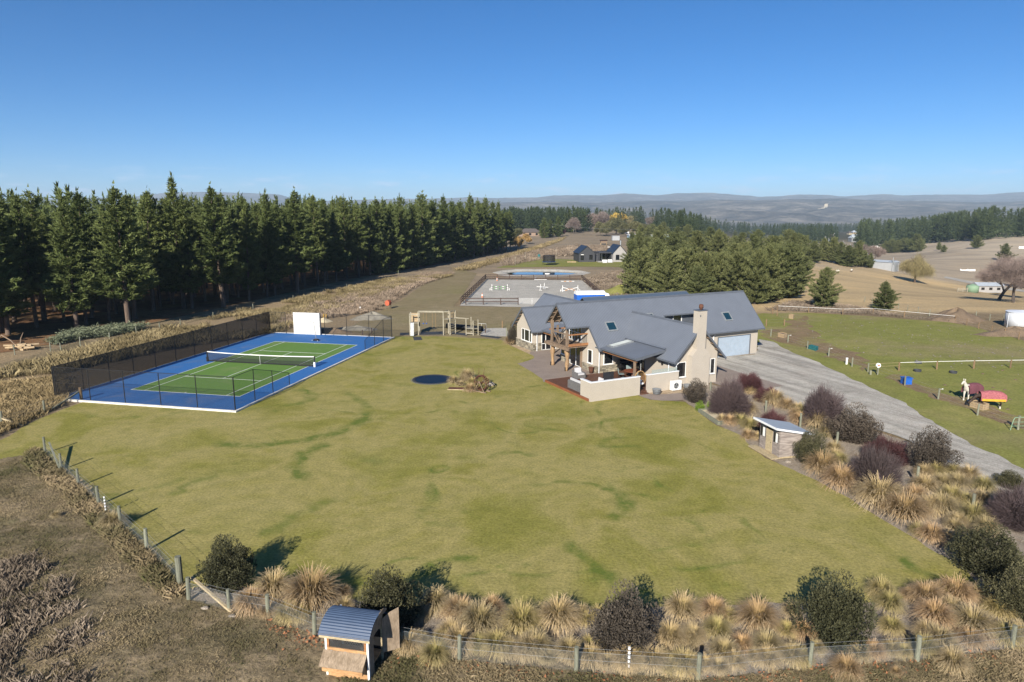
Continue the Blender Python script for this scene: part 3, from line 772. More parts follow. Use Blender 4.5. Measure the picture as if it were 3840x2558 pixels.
def gable_u(u0, u1, w_r, z_r, run_f, run_b, s, tag_, mat='roof_u'):
    """two planes either side of a ridge running along u; front run towards the camera"""
    f = part('roof', slab([(u0, w_r - run_f, z_r - s * run_f), (u1, w_r - run_f, z_r - s * run_f), (u1, w_r, z_r), (u0, w_r, z_r)]), M[mat])
    b = part('roof', slab([(u0, w_r, z_r), (u1, w_r, z_r), (u1, w_r + run_b, z_r - s * run_b), (u0, w_r + run_b, z_r - s * run_b)]), M[mat])
    part('ridge_cap', MB().prism([(u0, w_r - .16, z_r - .13), (u0, w_r, z_r + .04), (u0, w_r + .16, z_r - .13), (u0, w_r, z_r + .015)], (u1 - u0, 0, 0)), M['trim'], f)
    return f, b
def gable_w(w0, w1, u_r, z_r, run_l, run_r, s, mat='roof_w'):
    l = part('roof', slab([(u_r - run_l, w0, z_r - s * run_l), (u_r, w0, z_r), (u_r, w1, z_r), (u_r - run_l, w1, z_r - s * run_l)]), M[mat])
    r = part('roof', slab([(u_r, w0, z_r), (u_r + run_r, w0, z_r - s * run_r), (u_r + run_r, w1, z_r - s * run_r), (u_r, w1, z_r)]), M[mat])
    part('ridge_cap', MB().prism([(u_r - .16, w0, z_r - .13), (u_r, w0, z_r + .04), (u_r + .16, w0, z_r - .13), (u_r, w0, z_r + .015)], (0, w1 - w0, 0)), M['trim'], l)
    return l, r
def barge(a, b, parent, d=.26, t=.05, off=(0, 0, 0)):
    a = Vector(a) + Vector(off); b = Vector(b) + Vector(off)
    return part('barge_board', MB().prism([a, b, b - Vector((0, 0, d)), a - Vector((0, 0, d))], (t if abs(a.x - b.x) < .01 else 0, t if abs(a.y - b.y) < .01 else 0, 0)), M['trim'], parent)
def gutter(a, b, parent):
    return part('gutter', MB().beam(Vector(a) - Vector((0, 0, .06)), Vector(b) - Vector((0, 0, .06)), .13, .12), M['trim'], parent)

WR, ZR = 11.7, 6.75
# --- main ridge, in sections with different eaves
def zmain(w): return ZR - S * abs(WR - w)
secs = [(3.45, 6.0, 9.62), (6.0, 15.5, 7.64), (15.5, 20.05, 10.0), (20.05, 28.25, 8.07)]
main_f = []
for (ua, ub, we) in secs:
    f = part('roof', slab([(ua, we, zmain(we)), (ub, we, zmain(we)), (ub, WR, ZR), (ua, WR, ZR)]), M['roof_u']); main_f.append(f)
    gutter((ua + .02, we - .05, zmain(we)), (ub - .02, we - .05, zmain(we)), f)
b0 = part('roof', slab([(3.45, WR, ZR), (6.0, WR, ZR), (6.0, 13.8, zmain(13.8)), (3.45, 13.8, zmain(13.8))]), M['roof_u'])
b1 = part('roof', slab([(6.0, WR, ZR), (28.25, WR, ZR), (28.25, 15.6, zmain(15.6)), (6.0, 15.6, zmain(15.6))]), M['roof_u'])
part('ridge_cap', MB().prism([(3.45, WR - .17, ZR - .13), (3.45, WR, ZR + .045), (3.45, WR + .17, ZR - .13), (3.45, WR, ZR + .018)], (24.8, 0, 0)), M['trim'], main_f[1])
barge((3.40, 9.62, zmain(9.62) + .03), (3.40, WR, ZR + .03), main_f[0]); barge((3.40, WR, ZR + .03), (3.40, 13.8, zmain(13.8) + .03), b0)
barge((5.95, 7.64, zmain(7.64) + .03), (5.95, 9.58, zmain(9.58) + .03), main_f[1])
barge((28.25, 8.07, zmain(8.07) + .03), (28.25, WR, ZR + .03), main_f[3]); barge((28.25, WR, ZR + .03), (28.25, 15.6, zmain(15.6) + .03), b1)
barge((20.0, 8.07, zmain(8.07) + .03), (20.0, 10.0, zmain(10.0) + .03), main_f[3]); barge((15.5, 7.64, zmain(7.64) + .03), (15.5, 10.0, zmain(10.0) + .03), main_f[1])
# --- chimney wing and rear cross wing (one cross ridge)
wl_, wr_ = gable_w(-.02, 11.3, 11.88, 5.57, 2.98, 3.05, 1.04)
barge((8.90, -.07, 5.57 - 1.04 * 2.98 + .03), (11.88, -.07, 5.60), wl_); barge((11.88, -.07, 5.60), (14.93, -.07, 5.57 - 1.04 * 3.05 + .03), wr_)
gutter((8.85, 0, 5.57 - 1.04 * 2.98), (8.85, 2.35, 5.57 - 1.04 * 2.98), wl_); gutter((14.98, 0, 5.57 - 1.04 * 3.05), (14.98, 8, 5.57 - 1.04 * 3.05), wr_)
bl_, br_ = gable_w(12.0, 29.1, 11.70, 5.50, 2.95, 2.95, 1.04)
barge((8.75, 29.1, 5.50 - 1.04 * 2.95 + .03), (11.70, 29.1, 5.53), bl_)
# --- left bedroom gable
lf_, lb_ = gable_u(5.18, 11.3, 22.65, 4.86, 2.55, 2.55, .98, 'bed')
barge((5.13, 20.10, 4.86 - .98 * 2.55 + .03), (5.13, 22.65, 4.89), lf_); barge((5.13, 22.65, 4.89), (5.13, 25.20, 4.86 - .98 * 2.55 + .03), lb_)
gutter((5.2, 20.05, 4.86 - .98 * 2.55), (6.9, 20.05, 4.86 - .98 * 2.55), lf_)
# --- rear gable seen over the ridge, sky reflection painted into its blue-grey
gable_u(14.6, 31.0, 24.6, 5.25, 3.0, 3.0, .62, 'rear', 'roof_sky_tint')
part('gable_wall', MB().prism([(14.9, 21.7, 3.3), (14.9, 27.5, 3.3), (14.9, 24.6, 5.1)], (.12, 0, 0)), M['darkcladding'])
part('wall', MB().box(15.0, 30.6, 22.1, 27.1, 0, 3.45), M['wall'])
# --- low lean-to roofs: terrace roof and link verandah
def leanto(name, u0, z0, u1, z1, w0, w1):
    r = part(name, slab([(u0, w0, z0), (u1, w0, z1), (u1, w1, z1), (u0, w1, z0)], .12), M['roof_w'])
    barge((u0 - .03, w0 - .05, z0 + .03), (u1 - .05, w0 - .05, z1 + .03), r, .24)
    gutter((u0 - .06, w0, z0), (u0 - .06, w1, z0), r); return r
ter = leanto('terrace_roof', 6.2, 2.66, 9.62, 3.20, 2.05, 8.55)
part('flashing', MB().prism([(9.42, 2.1, 3.28), (9.60, 2.1, 3.36), (9.60, 8.4, 3.36), (9.42, 8.4, 3.28)], (0, 0, .03)), M['roof_w'], ter)
ver = leanto('verandah_roof', 6.55, 2.50, 9.4, 3.0, 15.2, 20.9)
# --- walls
part('wall', MB().box(6.10, 9.5, 8.30, 15.2, 0, 2.46), M['wall'])
part('gable_wall', MB().prism([(6.10, 8.30, 2.46), (6.10, 15.1, 2.46), (6.10, 15.1, 2.95), (6.10, WR, 6.48), (6.10, 8.30, 2.95)], (.2, 0, 0)), M['wall'])
part('wall', MB().box(9.50, 14.30, .45, 8.4, 0, 2.55), M['wall'])
part('gable_wall', MB().prism([(9.50, .45, 2.55), (14.30, .45, 2.55), (14.30, .45, 2.90), (11.88, .45, 5.42), (9.50, .45, 2.95)], (0, .18, 0)), M['wall'])
part('wall', MB().box(14.30, 20.35, 10.62, 15.1, 0, 5.45), M['darkcladding'])
part('wall', MB().box(20.35, 27.80, 8.60, 15.1, -.05, 2.90), M['wall'])
part('gable_wall', MB().prism([(27.80, 8.60, 2.90), (27.80, 15.1, 2.90), (27.80, WR, 6.5)], (-.2, 0, 0)), M['wall'])
part('wall', MB().box(5.60, 9.0, 20.60, 24.70, 0, 2.42), M['wall'])
part('gable_wall', MB().prism([(5.60, 20.60, 2.42), (5.60, 24.70, 2.42), (5.60, 24.70, 2.6), (5.60, 22.65, 4.68), (5.60, 20.60, 2.6)], (.2, 0, 0)), M['wall'])
part('wall', MB().box(9.0, 14.2, 15.1, 28.4, 0, 2.5), M['wall'])
part('foundation', MB().box(20.33, 27.83, 8.57, 8.75, -.35, .06), M['grey_conc'])
# soffit battens and purlins under the overhanging gables
def rafters(u0, u1, w_r, z_r, side, runs, s, parent):
    for d in runs:
        part('purlin', MB().beam((u0, w_r + side * d, z_r - s * d - .17), (u1, w_r + side * d, z_r - s * d - .17), .07, .10), M['timber'], parent)
for side, par in ((-1, main_f[0]), (1, b0)):
    rafters(3.5, 6.1, WR, ZR, side, (.35, .85, 1.35, 1.85), S, par)
    part('lining', MB().prism([(3.5, WR, ZR - .13), (6.1, WR, ZR - .13), (6.1, WR + side * 1.98, zmain(WR + 1.98) - .13), (3.5, WR + side * 1.98, zmain(WR + 1.98) - .13)], (0, 0, -.015)), M['soffit'], par)
    for q in (3.9, 4.9): part('rafter', MB().beam((q, WR, ZR - .28), (q, WR + side * 1.95, zmain(WR + 1.95) - .28), .07, .12), M['timber'], par)
for side, par in ((-1, lf_), (1, lb_)): rafters(5.2, 5.62, 22.65, 4.86, side, (.3, .8, 1.3, 1.8, 2.3), .98, par)
for k in range(5): part('purlin', MB().beam((12.3 + .55 * k, -.03, 5.57 - 1.04 * (.42 + .55 * k) - .17), (12.3 + .55 * k, .45, 5.57 - 1.04 * (.42 + .55 * k) - .17), .08, .10), M['timber'], wr_)
# eave brackets (small dark rafter ends)
for k in range(9): part('rafter_tail', MB().box(20.7 + .85 * k, 20.77 + .85 * k, 8.15, 8.62, 2.78, 2.88), M['trim'], main_f[3])
for k in range(6): part('rafter_tail', MB().box(15.9 + .75 * k, 15.97 + .75 * k, 10.1, 10.62, 4.78, 4.90), M['whitemetal'], main_f[2])
for k in range(5): part('rafter_tail', MB().box(6.35, 6.6, 2.6 + 1.15 * k, 2.68 + 1.15 * k, 2.46, 2.56), M['black'], ter)
# clerestory opening above the entry court
part('clerestory_glass', MB().box(17.34, 18.40, 10.55, 10.60, 3.0, 4.72), M['glass'])
for q in (17.28, 18.42): part('window_frame', MB().box(q - .04, q + .04, 10.50, 10.61, 3.0, 4.78), M['white'])
for k in range(12): part('cladding_board', MB().box(18.5, 20.3, 10.585 - .03, 10.61, 2.9 + .155 * k, 3.03 + .155 * k), M['trim'])
for k in range(12): part('cladding_board', MB().box(15.6, 17.22, 10.585 - .03, 10.61, 2.9 + .155 * k, 3.03 + .155 * k), M['trim'])
# --- stone veneer, stone by stone
def stones(along, fixed, a0, a1, z0, z1, out, name='stone_plinth'):
    """along 'u' or 'w'; fixed = other coordinate of the wall face; out = direction the stones stand proud"""
    base = part(name, (MB().box(a0, a1, min(fixed, fixed + out * .06), max(fixed, fixed + out * .06), z0, z1) if along == 'u' else MB().box(min(fixed, fixed + out * .06), max(fixed, fixed + out * .06), a0, a1, z0, z1)), M['mortar'])
    z = z0 + .005
    while z < z1 - .03:
        h = min(random.uniform(.09, .19), z1 - z)
        if z1 - z - h < .06: h = z1 - z
        a = a0 - random.uniform(0, .2)
        while a < a1 - .02:
            L = random.uniform(.18, .62); x0 = max(a, a0) + .006; x1 = min(a + L, a1) - .006; p = random.uniform(.075, .125)
            if x1 - x0 > .03:
                y0, y1 = sorted((fixed, fixed + out * p))
                mb = MB(); i = .012
                zz0, zz1 = z + .006, z + h - .006
                if along == 'u':
                    yo = fixed + out * p
                    mb.add([(x0, fixed, zz0), (x1, fixed, zz0), (x1, fixed, zz1), (x0, fixed, zz1), (x0 + i, yo, zz0 + i), (x1 - i, yo, zz0 + i * random.uniform(0, 2)), (x1 - i, yo, zz1 - i * random.uniform(0, 2)), (x0 + i, yo, zz1 - i)],
                           [(4, 5, 6, 7), (0, 1, 5, 4), (1, 2, 6, 5), (2, 3, 7, 6), (3, 0, 4, 7)])
                else:
                    xo = fixed + out * p
                    mb.add([(fixed, x0, zz0), (fixed, x1, zz0), (fixed, x1, zz1), (fixed, x0, zz1), (xo, x0 + i, zz0 + i), (xo, x1 - i, zz0 + i * random.uniform(0, 2)), (xo, x1 - i, zz1 - i * random.uniform(0, 2)), (xo, x0 + i, zz1 - i)],
                           [(4, 5, 6, 7), (0, 1, 5, 4), (1, 2, 6, 5), (2, 3, 7, 6), (3, 0, 4, 7)])
                mb.build('stone', M['stone'], base)
            a += L
        z += h
stones('w', 5.60, 20.52, 24.75, 0, .92, -1); stones('u', 20.60, 5.52, 6.64, 0, .92, -1)
stones('w', 6.10, 8.22, 10.78, 0, .72, -1); stones('u', 8.30, 6.05, 9.3, 0, .72, -1); stones('w', 6.10, 13.35, 15.2, 0, .72, -1)
part('plinth_sill', MB().box(5.48, 5.60, 20.48, 24.78, .925, .965).box(5.48, 6.66, 20.48, 20.598, .925, .965), M['wall'])
part('plinth_sill', MB().box(5.98, 6.098, 8.18, 10.8, .725, .765).box(5.98, 9.3, 8.18, 8.298, .725, .765), M['wall'])
# --- windows and doors: frames with bars, panes behind
def window(along, fixed, a0, a1, z0, z1, out, bars=(), name='window', pane='glass', fr='white', sill=True, hb=()):
    def bx(b0, b1, o0, o1, c0, c1):
        o0, o1 = sorted((fixed + out * o0, fixed + out * o1))
        return MB().box(b0, b1, o0, o1, c0, c1) if along == 'u' else MB().box(o0, o1, b0, b1, c0, c1)
    w = part(name, bx(a0, a1, .012, .03, z0, z1), M[pane])
    f = .045
    fm = MB()
    for b0, b1, c0, c1 in ((a0 - f, a0, z0 - f, z1 + f), (a1, a1 + f, z0 - f, z1 + f), (a0, a1, z1, z1 + f), (a0, a1, z0 - f, z0)):
        t = bx(b0, b1, .0, .07, c0, c1); fm.add(t.v, t.f)
    fo = fm.build('frame', M[fr], w)
    for b in bars: bx(b - .035, b + .035, .031, .075, z0, z1).build('mullion', M[fr], w)
    for c in hb: bx(a0, a1, .031, .074, c - .03, c + .03).build('transom', M[fr], w)
    if sill: bx(a0 - .1, a1 + .1, .0, .12, z0 - f - .06, z0 - f - .002).build('sill', M[fr if fr == 'white' else 'wall'], w)
    return w
window('w', 5.60, 20.98, 23.34, 1.02, 2.28, -1, (21.46, 22.66))
window('u', 20.60, 6.72, 8.5, .12, 2.06, -1, (7.2, 7.9), name='french_door', hb=(.82,), sill=False)
window('w', 6.10, 9.06, 9.76, .9, 2.16, -1)
window('w', 6.10, 11.08, 13.2, .12, 2.12, -1, (12.05,), name='sliding_door', sill=False)
window('w', 6.10, 14.2, 15.0, .85, 1.75, -1)
window('u', 8.30, 6.98, 7.98, .88, 2.1, -1)
window('w', 9.50, 6.9, 8.1, .2, 2.1, -1, (7.5,), name='french_door', fr='trim', hb=(.85,), sill=False)
window('w', 9.50, 5.05, 6.4, .2, 2.1, -1, (5.7,), name='sliding_door', fr='trim', sill=False)
window('u', .45, 9.52, 10.52, .98, 2.28, -1)
window('u', .45, 13.50, 13.96, .95, 2.28, -1)
window('w', 6.12, 11.15, 13.45, 2.72, 4.20, -1, (11.75, 12.35, 12.95), name='balcony_door', fr='whitemetal', hb=(3.55,), sill=False)
# garage door: roller slats
gd = part('garage_door', MB().box(22.04, 26.62, 8.62, 8.66, .05, 2.22), M['trim'])
for k in range(18): MB().add([(22.06, 8.60, .06 + .12 * k), (26.60, 8.60, .06 + .12 * k), (26.60, 8.585, .10 + .12 * k), (22.06, 8.585, .10 + .12 * k), (26.60, 8.60, .168 + .12 * k), (22.06, 8.60, .168 + .12 * k)],
                             [(0, 1, 2, 3), (3, 2, 4, 5)]).build('slat', pm('door_slat', (.33, .41, .50), (.28, .35, .43), 2, .45) if k == 0 else bpy.data.materials['door_slat'], gd)
part('door_surround', MB().box(21.92, 22.04, 8.56, 8.60, 0, 2.30).box(26.62, 26.74, 8.56, 8.60, 0, 2.30).box(22.04, 26.62, 8.56, 8.60, 2.22, 2.30), M['trim'], gd)
# --- chimney
ch = part('chimney', MB().prism([(10.76, -.2, 0), (12.82, -.2, 0), (12.82, -.2, 2.88), (12.22, -.2, 3.5), (12.22, -.2, 6.98), (11.27, -.2, 6.98), (11.27, -.2, 3.5), (10.76, -.2, 2.95)], (0, .66, 0)), M['wall'])
MB().box(11.22, 12.27, -.25, .55, 6.98, 7.05).build('cap', M['trim'], ch)
MB().box(11.272, 12.218, .46, .50, 4.9, 6.975).build('back_face', M['wall'], ch)
MB().lathe([(.13, 0), (.13, .12), (.20, .16), (.20, .42), (.15, .44), (.15, .5)], (11.74, .1, 7.05), 16).build('flue', M['rust'], ch, True)
MB().box(11.4, 11.52, -.215, -.199, 6.45, 6.62).build('vent', M['trim'], ch)
# skylights
def skylight(u0, u1, w0, w1):
    z0, z1 = zmain(w0), zmain(w1)
    n = Vector((0, -S, 1)).normalized()
    fr = MB()
    for (a, b, c, d) in ((u0, u1, w0, w0 + .10), (u0, u1, w1 - .10, w1), (u0, u0 + .10, w0 + .1, w1 - .1), (u1 - .10, u1, w0 + .1, w1 - .1)):
        fr.prism([(a, c, zmain(c)), (b, c, zmain(c)), (b, d, zmain(d)), (a, d, zmain(d))], n * .09)
    f = part('skylight', fr, M['zinc'])
    MB().prism([(u0 + .1, w0 + .1, zmain(w0 + .1)), (u1 - .1, w0 + .1, zmain(w0 + .1)), (u1 - .1, w1 - .1, zmain(w1 - .1)), (u0 + .1, w1 - .1, zmain(w1 - .1))], n * .05).build('pane', M['glass_sky'], f)
skylight(7.95, 9.10, 9.02, 9.82); skylight(23.33, 24.40, 9.0, 9.82); skylight(13.1, 14.22, 9.45, 10.25)
zt = lambda u: 2.66 + (u - 6.2) * .54 / 3.42
sk = part('skylight', MB().prism([(6.95, 6.75, zt(6.95)), (9.4, 6.75, zt(9.4)), (9.4, 7.75, zt(9.4)), (6.95, 7.75, zt(6.95))], (-.02, 0, .10)), M['zinc'])
MB().prism([(7.1, 6.88, zt(7.1) + .1), (9.25, 6.88, zt(9.25) + .1), (9.25, 7.62, zt(9.25) + .1), (7.1, 7.62, zt(7.1) + .1)], (0, 0, .012)).build('pane', pm('milky_panel', (.62, .66, .62), None, 1, .3), sk)
# downpipes
for (u, w, z1) in ((6.04, 20.5, 2.3), (6.32, 8.14, 2.4), (9.38, 1.35, 2.35), (21.25, 8.5, 2.75), (9.42, .35, 2.35)):
    part('downpipe', MB().tube((u, w, .0), (u, w, z1 - .25), .045).tube((u, w, z1 - .25), (u, w - .28, z1), .045), M['whitemetal'])
# --- balcony
bal = part('balcony', MB().box(3.78, 6.1, 9.95, 14.05, 2.42, 2.56), M['timber'])
for a, b, w_, h_ in (((3.70, 9.7, 2.36), (3.70, 14.35, 2.36), .20, .30), ((3.6, 9.95, 2.62), (6.1, 9.95, 2.62), .12, .16), ((3.6, 14.0, 2.40), (6.1, 14.0, 2.40), .16, .26)):
    MB().beam(a, b, w_, h_).build('beam', M['timber'], bal)
MB().beam((3.85, 9.86, 2.72), (6.1, 9.86, 2.72), .08, .24).build('fascia', M['timber_or'], bal)
for w in (10.45, 13.35):
    # rough-hewn log posts, knobbly and tapering
    mb = MB(); zs = np.linspace(0, 2.3, 10)
    pts = [(4.02 + .03 * math.sin(3 * z + w), w + .03 * math.cos(2.3 * z), z) for z in zs]
    mb.path(pts, [.17 + .035 * math.sin(5 * z + w) + (.07 if z > 1.4 else 0) for z in zs], 9)
    mb.build('log_post', pm('log_post_timber', (.40, .26, .13), (.24, .155, .09), 1.6, .85, .5, stretch=(3, 3, 1), fine=9) if w < 11 else bpy.data.materials['log_post_timber'], bal, True)
    MB().box(3.80, 3.85, w - .06, w + .06, .0, .42).build('bracket', M['black'], bal)
MB().beam((3.95, 13.35, 2.5), (3.95, 13.35, 5.05), .24, .24).build('upper_post', M['timber'], bal)
MB().beam((3.95, 10.35, 2.5), (3.95, 10.35, 4.55), .24, .24).build('upper_post', M['timber'], bal)
MB().beam((4.6, 13.35, 2.5), (4.6, 13.35, 4.2), .16, .16).build('upper_post', M['timber'], bal)
MB().beam((3.95, 11.85, 2.5), (3.95, 11.85, 3.2), .14, .14).build('upper_post', M['timber'], bal)
for a, b, mt in (((3.95, 10.35, 3.72), (3.95, 13.35, 3.72), 'timber'), ((3.95, 10.0, 3.74), (6.1, 10.0, 3.74), 'timber_or'), ((3.95, 13.95, 3.74), (6.1, 13.95, 3.74), 'timber_or')):
    MB().beam(a, b, .12, .12).build('rail', M[mt], bal)
for a, b in (((3.95, 10.5, 3.65), (3.95, 11.8, 2.6)), ((3.95, 13.2, 3.65), (3.95, 11.9, 2.6))): MB().beam(a, b, .07, .09).build('brace', M['timber'], bal)
for k in range(17): MB().tube((4.15 + .115 * k, 10.0, 2.56), (4.15 + .115 * k, 10.0, 3.7), .011, n=5).build('baluster', M['black'], bal)
for k in range(24): MB().tube((3.95, 10.5 + .12 * k, 2.56), (3.95, 10.5 + .12 * k, 3.68), .011, n=5).build('baluster', M['black'], bal)
part('door_post', MB().beam((6.0, 10.95, 0), (6.0, 10.95, 2.4), .16, .2), M['timber'])
# --- terrace posts, beam, patio, deck, walls
MB().beam((6.42, 2.5, 0), (6.42, 2.5, 2.36), .18, .18).build('post', M['timber'], ter)
MB().beam((6.42, 2.2, 2.40), (6.42, 8.3, 2.40), .12, .24).build('beam', M['timber_or'], ter)
MB().beam((6.75, 15.3, 2.22), (6.75, 20.7, 2.22), .12, .22).build('beam', M['timber_or'], ver)
for w in (15.5, 18.2): MB().beam((6.8, w, 0), (6.8, w, 2.15), .14, .14).build('post', M['timber'], ver)
part('wall_light', MB().lathe([(.02, 0), (.10, .06), (.10, .22), (.05, .30)], (9.32, 2.24, 1.78), 8), M['black'])

dk = thing('deck', 'low red-brown timber deck in front of the covered terrace', 'deck', hw(0, 0, 0), TH)
MB().box(-.02, 9.45, .05, 7.42, .02, .20).build('subframe', M['deck'], dk)
nb = 52
bw = 7.40 / nb
bmesh_board = {}
for k in range(nb):
    w0 = .04 + bw * k
    MB().box(-.06 + .02 * random.random(), 9.45, w0, w0 + bw - .012, .205, .235).build('deck_board', M['deck'], dk)
MB().box(-.11, -.065, .0, 7.46, .0, .232).build('edge_board', M['deck_edge'], dk); MB().box(-.11, 6.0, 7.445, 7.49, .0, .232).build('edge_board', M['deck_edge'], dk)
MB().box(5.15, 5.95, -.28, .03, .0, .12).build('step', M['deck'], dk)
gwall = thing('terrace_wall', 'cream plastered screen wall with white capping in front of the deck', 'wall', hw(0, 0, 0), TH)
MB().prism([(-.02, -.20, 0), (5.05, -.20, 0), (5.05, 0, 0), (.18, 0, 0), (.18, 1.42, 0), (-.02, 1.42, 0)], (0, 0, 1.62)).build('wall_body', M['wall'], gwall)
MB().prism([(-.05, -.23, 1.623), (5.08, -.23, 1.623), (5.08, .03, 1.623), (.21, .03, 1.623), (.21, 1.45, 1.623), (-.05, 1.45, 1.623)], (0, 0, .07)).build('capping', M['whitemetal'], gwall)
gw2 = thing('terrace_wall', 'shorter cream screen wall with glass panel beside the chimney wing', 'wall', hw(0, 0, 0), TH)
MB().box(6.0, 9.46, -.0, .2, 0, 1.62).build('wall_body', M['wall'], gw2); MB().box(5.97, 9.46, -.03, .23, 1.623, 1.69).build('capping', M['whitemetal'], gw2)
MB().box(6.5, 9.3, .09, .11, 1.69, 2.02).build('glass_panel', M['paneglass'], gw2)
def house_sheet(name, pts, z, mat, label):
    return sheet(name, [hw(*p).to_2d() for p in pts], z, mat, label, wob=.03, native=False)
house_sheet('patio', [(-.3, 7.5), (.2, 8.6), (.6, 11), (1.1, 15.6), (2.6, 16.3), (3.7, 17.0), (4.2, 17.7), (4.5, 18.6), (4.6, 19.6), (5.3, 20.6), (9.0, 20.6), (9.0, 15), (6.2, 15), (6.2, 7.4)], .030, M['concrete'], 'curved pinkish concrete patio before the balcony')
house_sheet('pebble_strip', [(4.45, 18.2), (4.55, 20.3), (4.9, 24.9), (5.6, 24.9), (5.6, 20.6), (5.3, 20.5)], .024, M['pale_gravel'], 'pebble strip under the bedroom wall')
house_sheet('path', [(4.82, -.15), (4.85, -1.0), (5.0, -1.95), (5.6, -2.55), (6.4, -3.0), (7.5, -3.25), (8.3, -2.6), (8.9, -1.6), (8.3, -1.2), (7.4, -1.05), (6.6, -.75), (6.0, -.2)], .030, M['concrete'], 'curved paved path by the screen wall')
house_sheet('pebble_bed', [(6.0, -.2), (6.6, -.75), (7.4, -1.05), (8.3, -1.2), (9.2, -1.4), (10.7, -1.0), (10.7, .4), (9.4, .4), (9.4, 0), (6.0, 0)], .026, M['pale_gravel'], 'golden pebbles under the heat pump')
sheet('concrete_pad', [(2660, 1365), (2690, 1371), (2784, 1401), (2935, 1447), (2880, 1459), (2700, 1446), (2650, 1430)], .028, M['concrete'], 'pinkish concrete pad beside the chimney wing', wob=.03)
# ------------------------------------------------------------------ plants: mesh generators (numpy)
def tri_blades(C, D, L, W, r, roll=None):
    """triangles from base points C along directions D (unit), length L, base width W -> (V, F)"""
    n = len(C)
    up = np.tile([0., 0., 1.], (n, 1)); up[np.abs(D[:, 2]) > .95] = [1., 0, 0]
    s = np.cross(D, up); s /= np.linalg.norm(s, axis=1)[:, None] + 1e-9
    b = np.cross(s, D)
    a = r.uniform(0, PI, n)[:, None]
    s = s * np.cos(a) + b * np.sin(a)
    V = np.empty((n, 3, 3)); V[:, 0] = C - s * (W / 2)[:, None]; V[:, 1] = C + s * (W / 2)[:, None]; V[:, 2] = C + D * L[:, None]
    return V.reshape(-1, 3), np.arange(n * 3).reshape(-1, 3)

def unit(v): return v / (np.linalg.norm(v, axis=1)[:, None] + 1e-9)

def pine_crown(seed, h, rb, start, dens=1.0, blade=.46, shape=.75, up=.45, lumps=.3, whorl=.55, per=6, k=6, gap=.0):
    r = np.random.default_rng(seed)
    Cs, Ds, Ls, Ts = [], [], [], []
    z = h * start; lop = r.uniform(0, 2 * PI); ph = r.uniform(0, 6)
    while z < h * .985:
        t = (z - h * start) / (h * (1 - start))
        R_ = rb * (1 - t) ** shape * (.55 + .45 * min(1, t / .14)) + .12
        nb_ = max(3, int(per * (1 - .35 * t) + r.uniform(-.5, .8)))
        az0 = r.uniform(0, 2 * PI)
        for j in range(nb_):
            if r.random() < gap: continue
            az = az0 + 2 * PI * j / nb_ + r.normal(0, .25)
            lr = R_ * (1 + lumps * math.sin(2 * az + ph + 1.7 * z) + .5 * lumps * math.sin(az - ph + .8 * z) + r.normal(0, .22))
            lr = max(lr, .15)
            el = up * (.35 + .9 * t) + r.normal(0, .10)
            d = np.array([math.cos(az) * math.cos(el), math.sin(az) * math.cos(el), math.sin(el)])
            nc = max(2, int(lr * 3.2 * dens))
            q = r.uniform(.10, 1, nc) ** .75
            p = d[None] * (lr * q)[:, None] + np.array([0, 0, z])[None]
            p[:, 2] += .10 * lr * q ** 2
            for m in range(k):
                dd = unit(d[None] * r.uniform(.5, 1.3, (nc, 1)) + r.normal(0, .55, (nc, 3)) + np.array([0, 0, .35]))
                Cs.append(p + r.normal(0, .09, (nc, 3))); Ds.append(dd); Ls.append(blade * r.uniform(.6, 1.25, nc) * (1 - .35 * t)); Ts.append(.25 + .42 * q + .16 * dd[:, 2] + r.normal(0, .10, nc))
        z += whorl * r.uniform(.75, 1.25) * (1 - .25 * t)
    # leader shoots
    for a in range(14):
        zz_ = h * r.uniform(.92, 1.035); Cs.append(np.array([[r.normal(0, .05), r.normal(0, .05), zz_]])); Ds.append(unit(np.array([[r.normal(0, .3), r.normal(0, .3), 1.]]))); Ls.append(np.array([blade * 1.1])); Ts.append(np.array([.7]))
    C = np.concatenate(Cs); D = np.concatenate(Ds); L = np.concatenate(Ls); T = np.clip(np.concatenate(Ts), 0, 1)
    V, F = tri_blades(C, D, L, L * .34, r)
    return V, F, np.repeat(T, 3)[:, None].repeat(3, 1)

def trunk_mesh(seed, h, r0, mat, name='trunk', dead=0, lean=.0, top=.92):
    r = np.random.default_rng(seed); mb = MB()
    zs = [0, .15, .5, h * .2, h * .45, h * .7, h * top]
    pts = [(lean * (z / h) ** 2 * h + .04 * math.sin(z), .04 * math.cos(1.3 * z), z) for z in zs]
    rs = [r0 * 1.35, r0 * 1.1, r0, r0 * .9, r0 * .68, r0 * .38, .03]
    mb.path(pts, rs, 8)
    for i in range(dead):
        z = r.uniform(.12, .45) * h; a = r.uniform(0, 2 * PI); L = r.uniform(.8, 2.4)
        mb.path([(0, 0, z), (math.cos(a) * L * .6, math.sin(a) * L * .6, z + .15), (math.cos(a) * L, math.sin(a) * L, z - .1 + r.uniform(-.3, .3))], [.035, .025, .01], 4)
    return mb.mesh(name, mat, True)

def tint3(T): return np.clip(T, 0, 1)[:, None].repeat(3, 1)

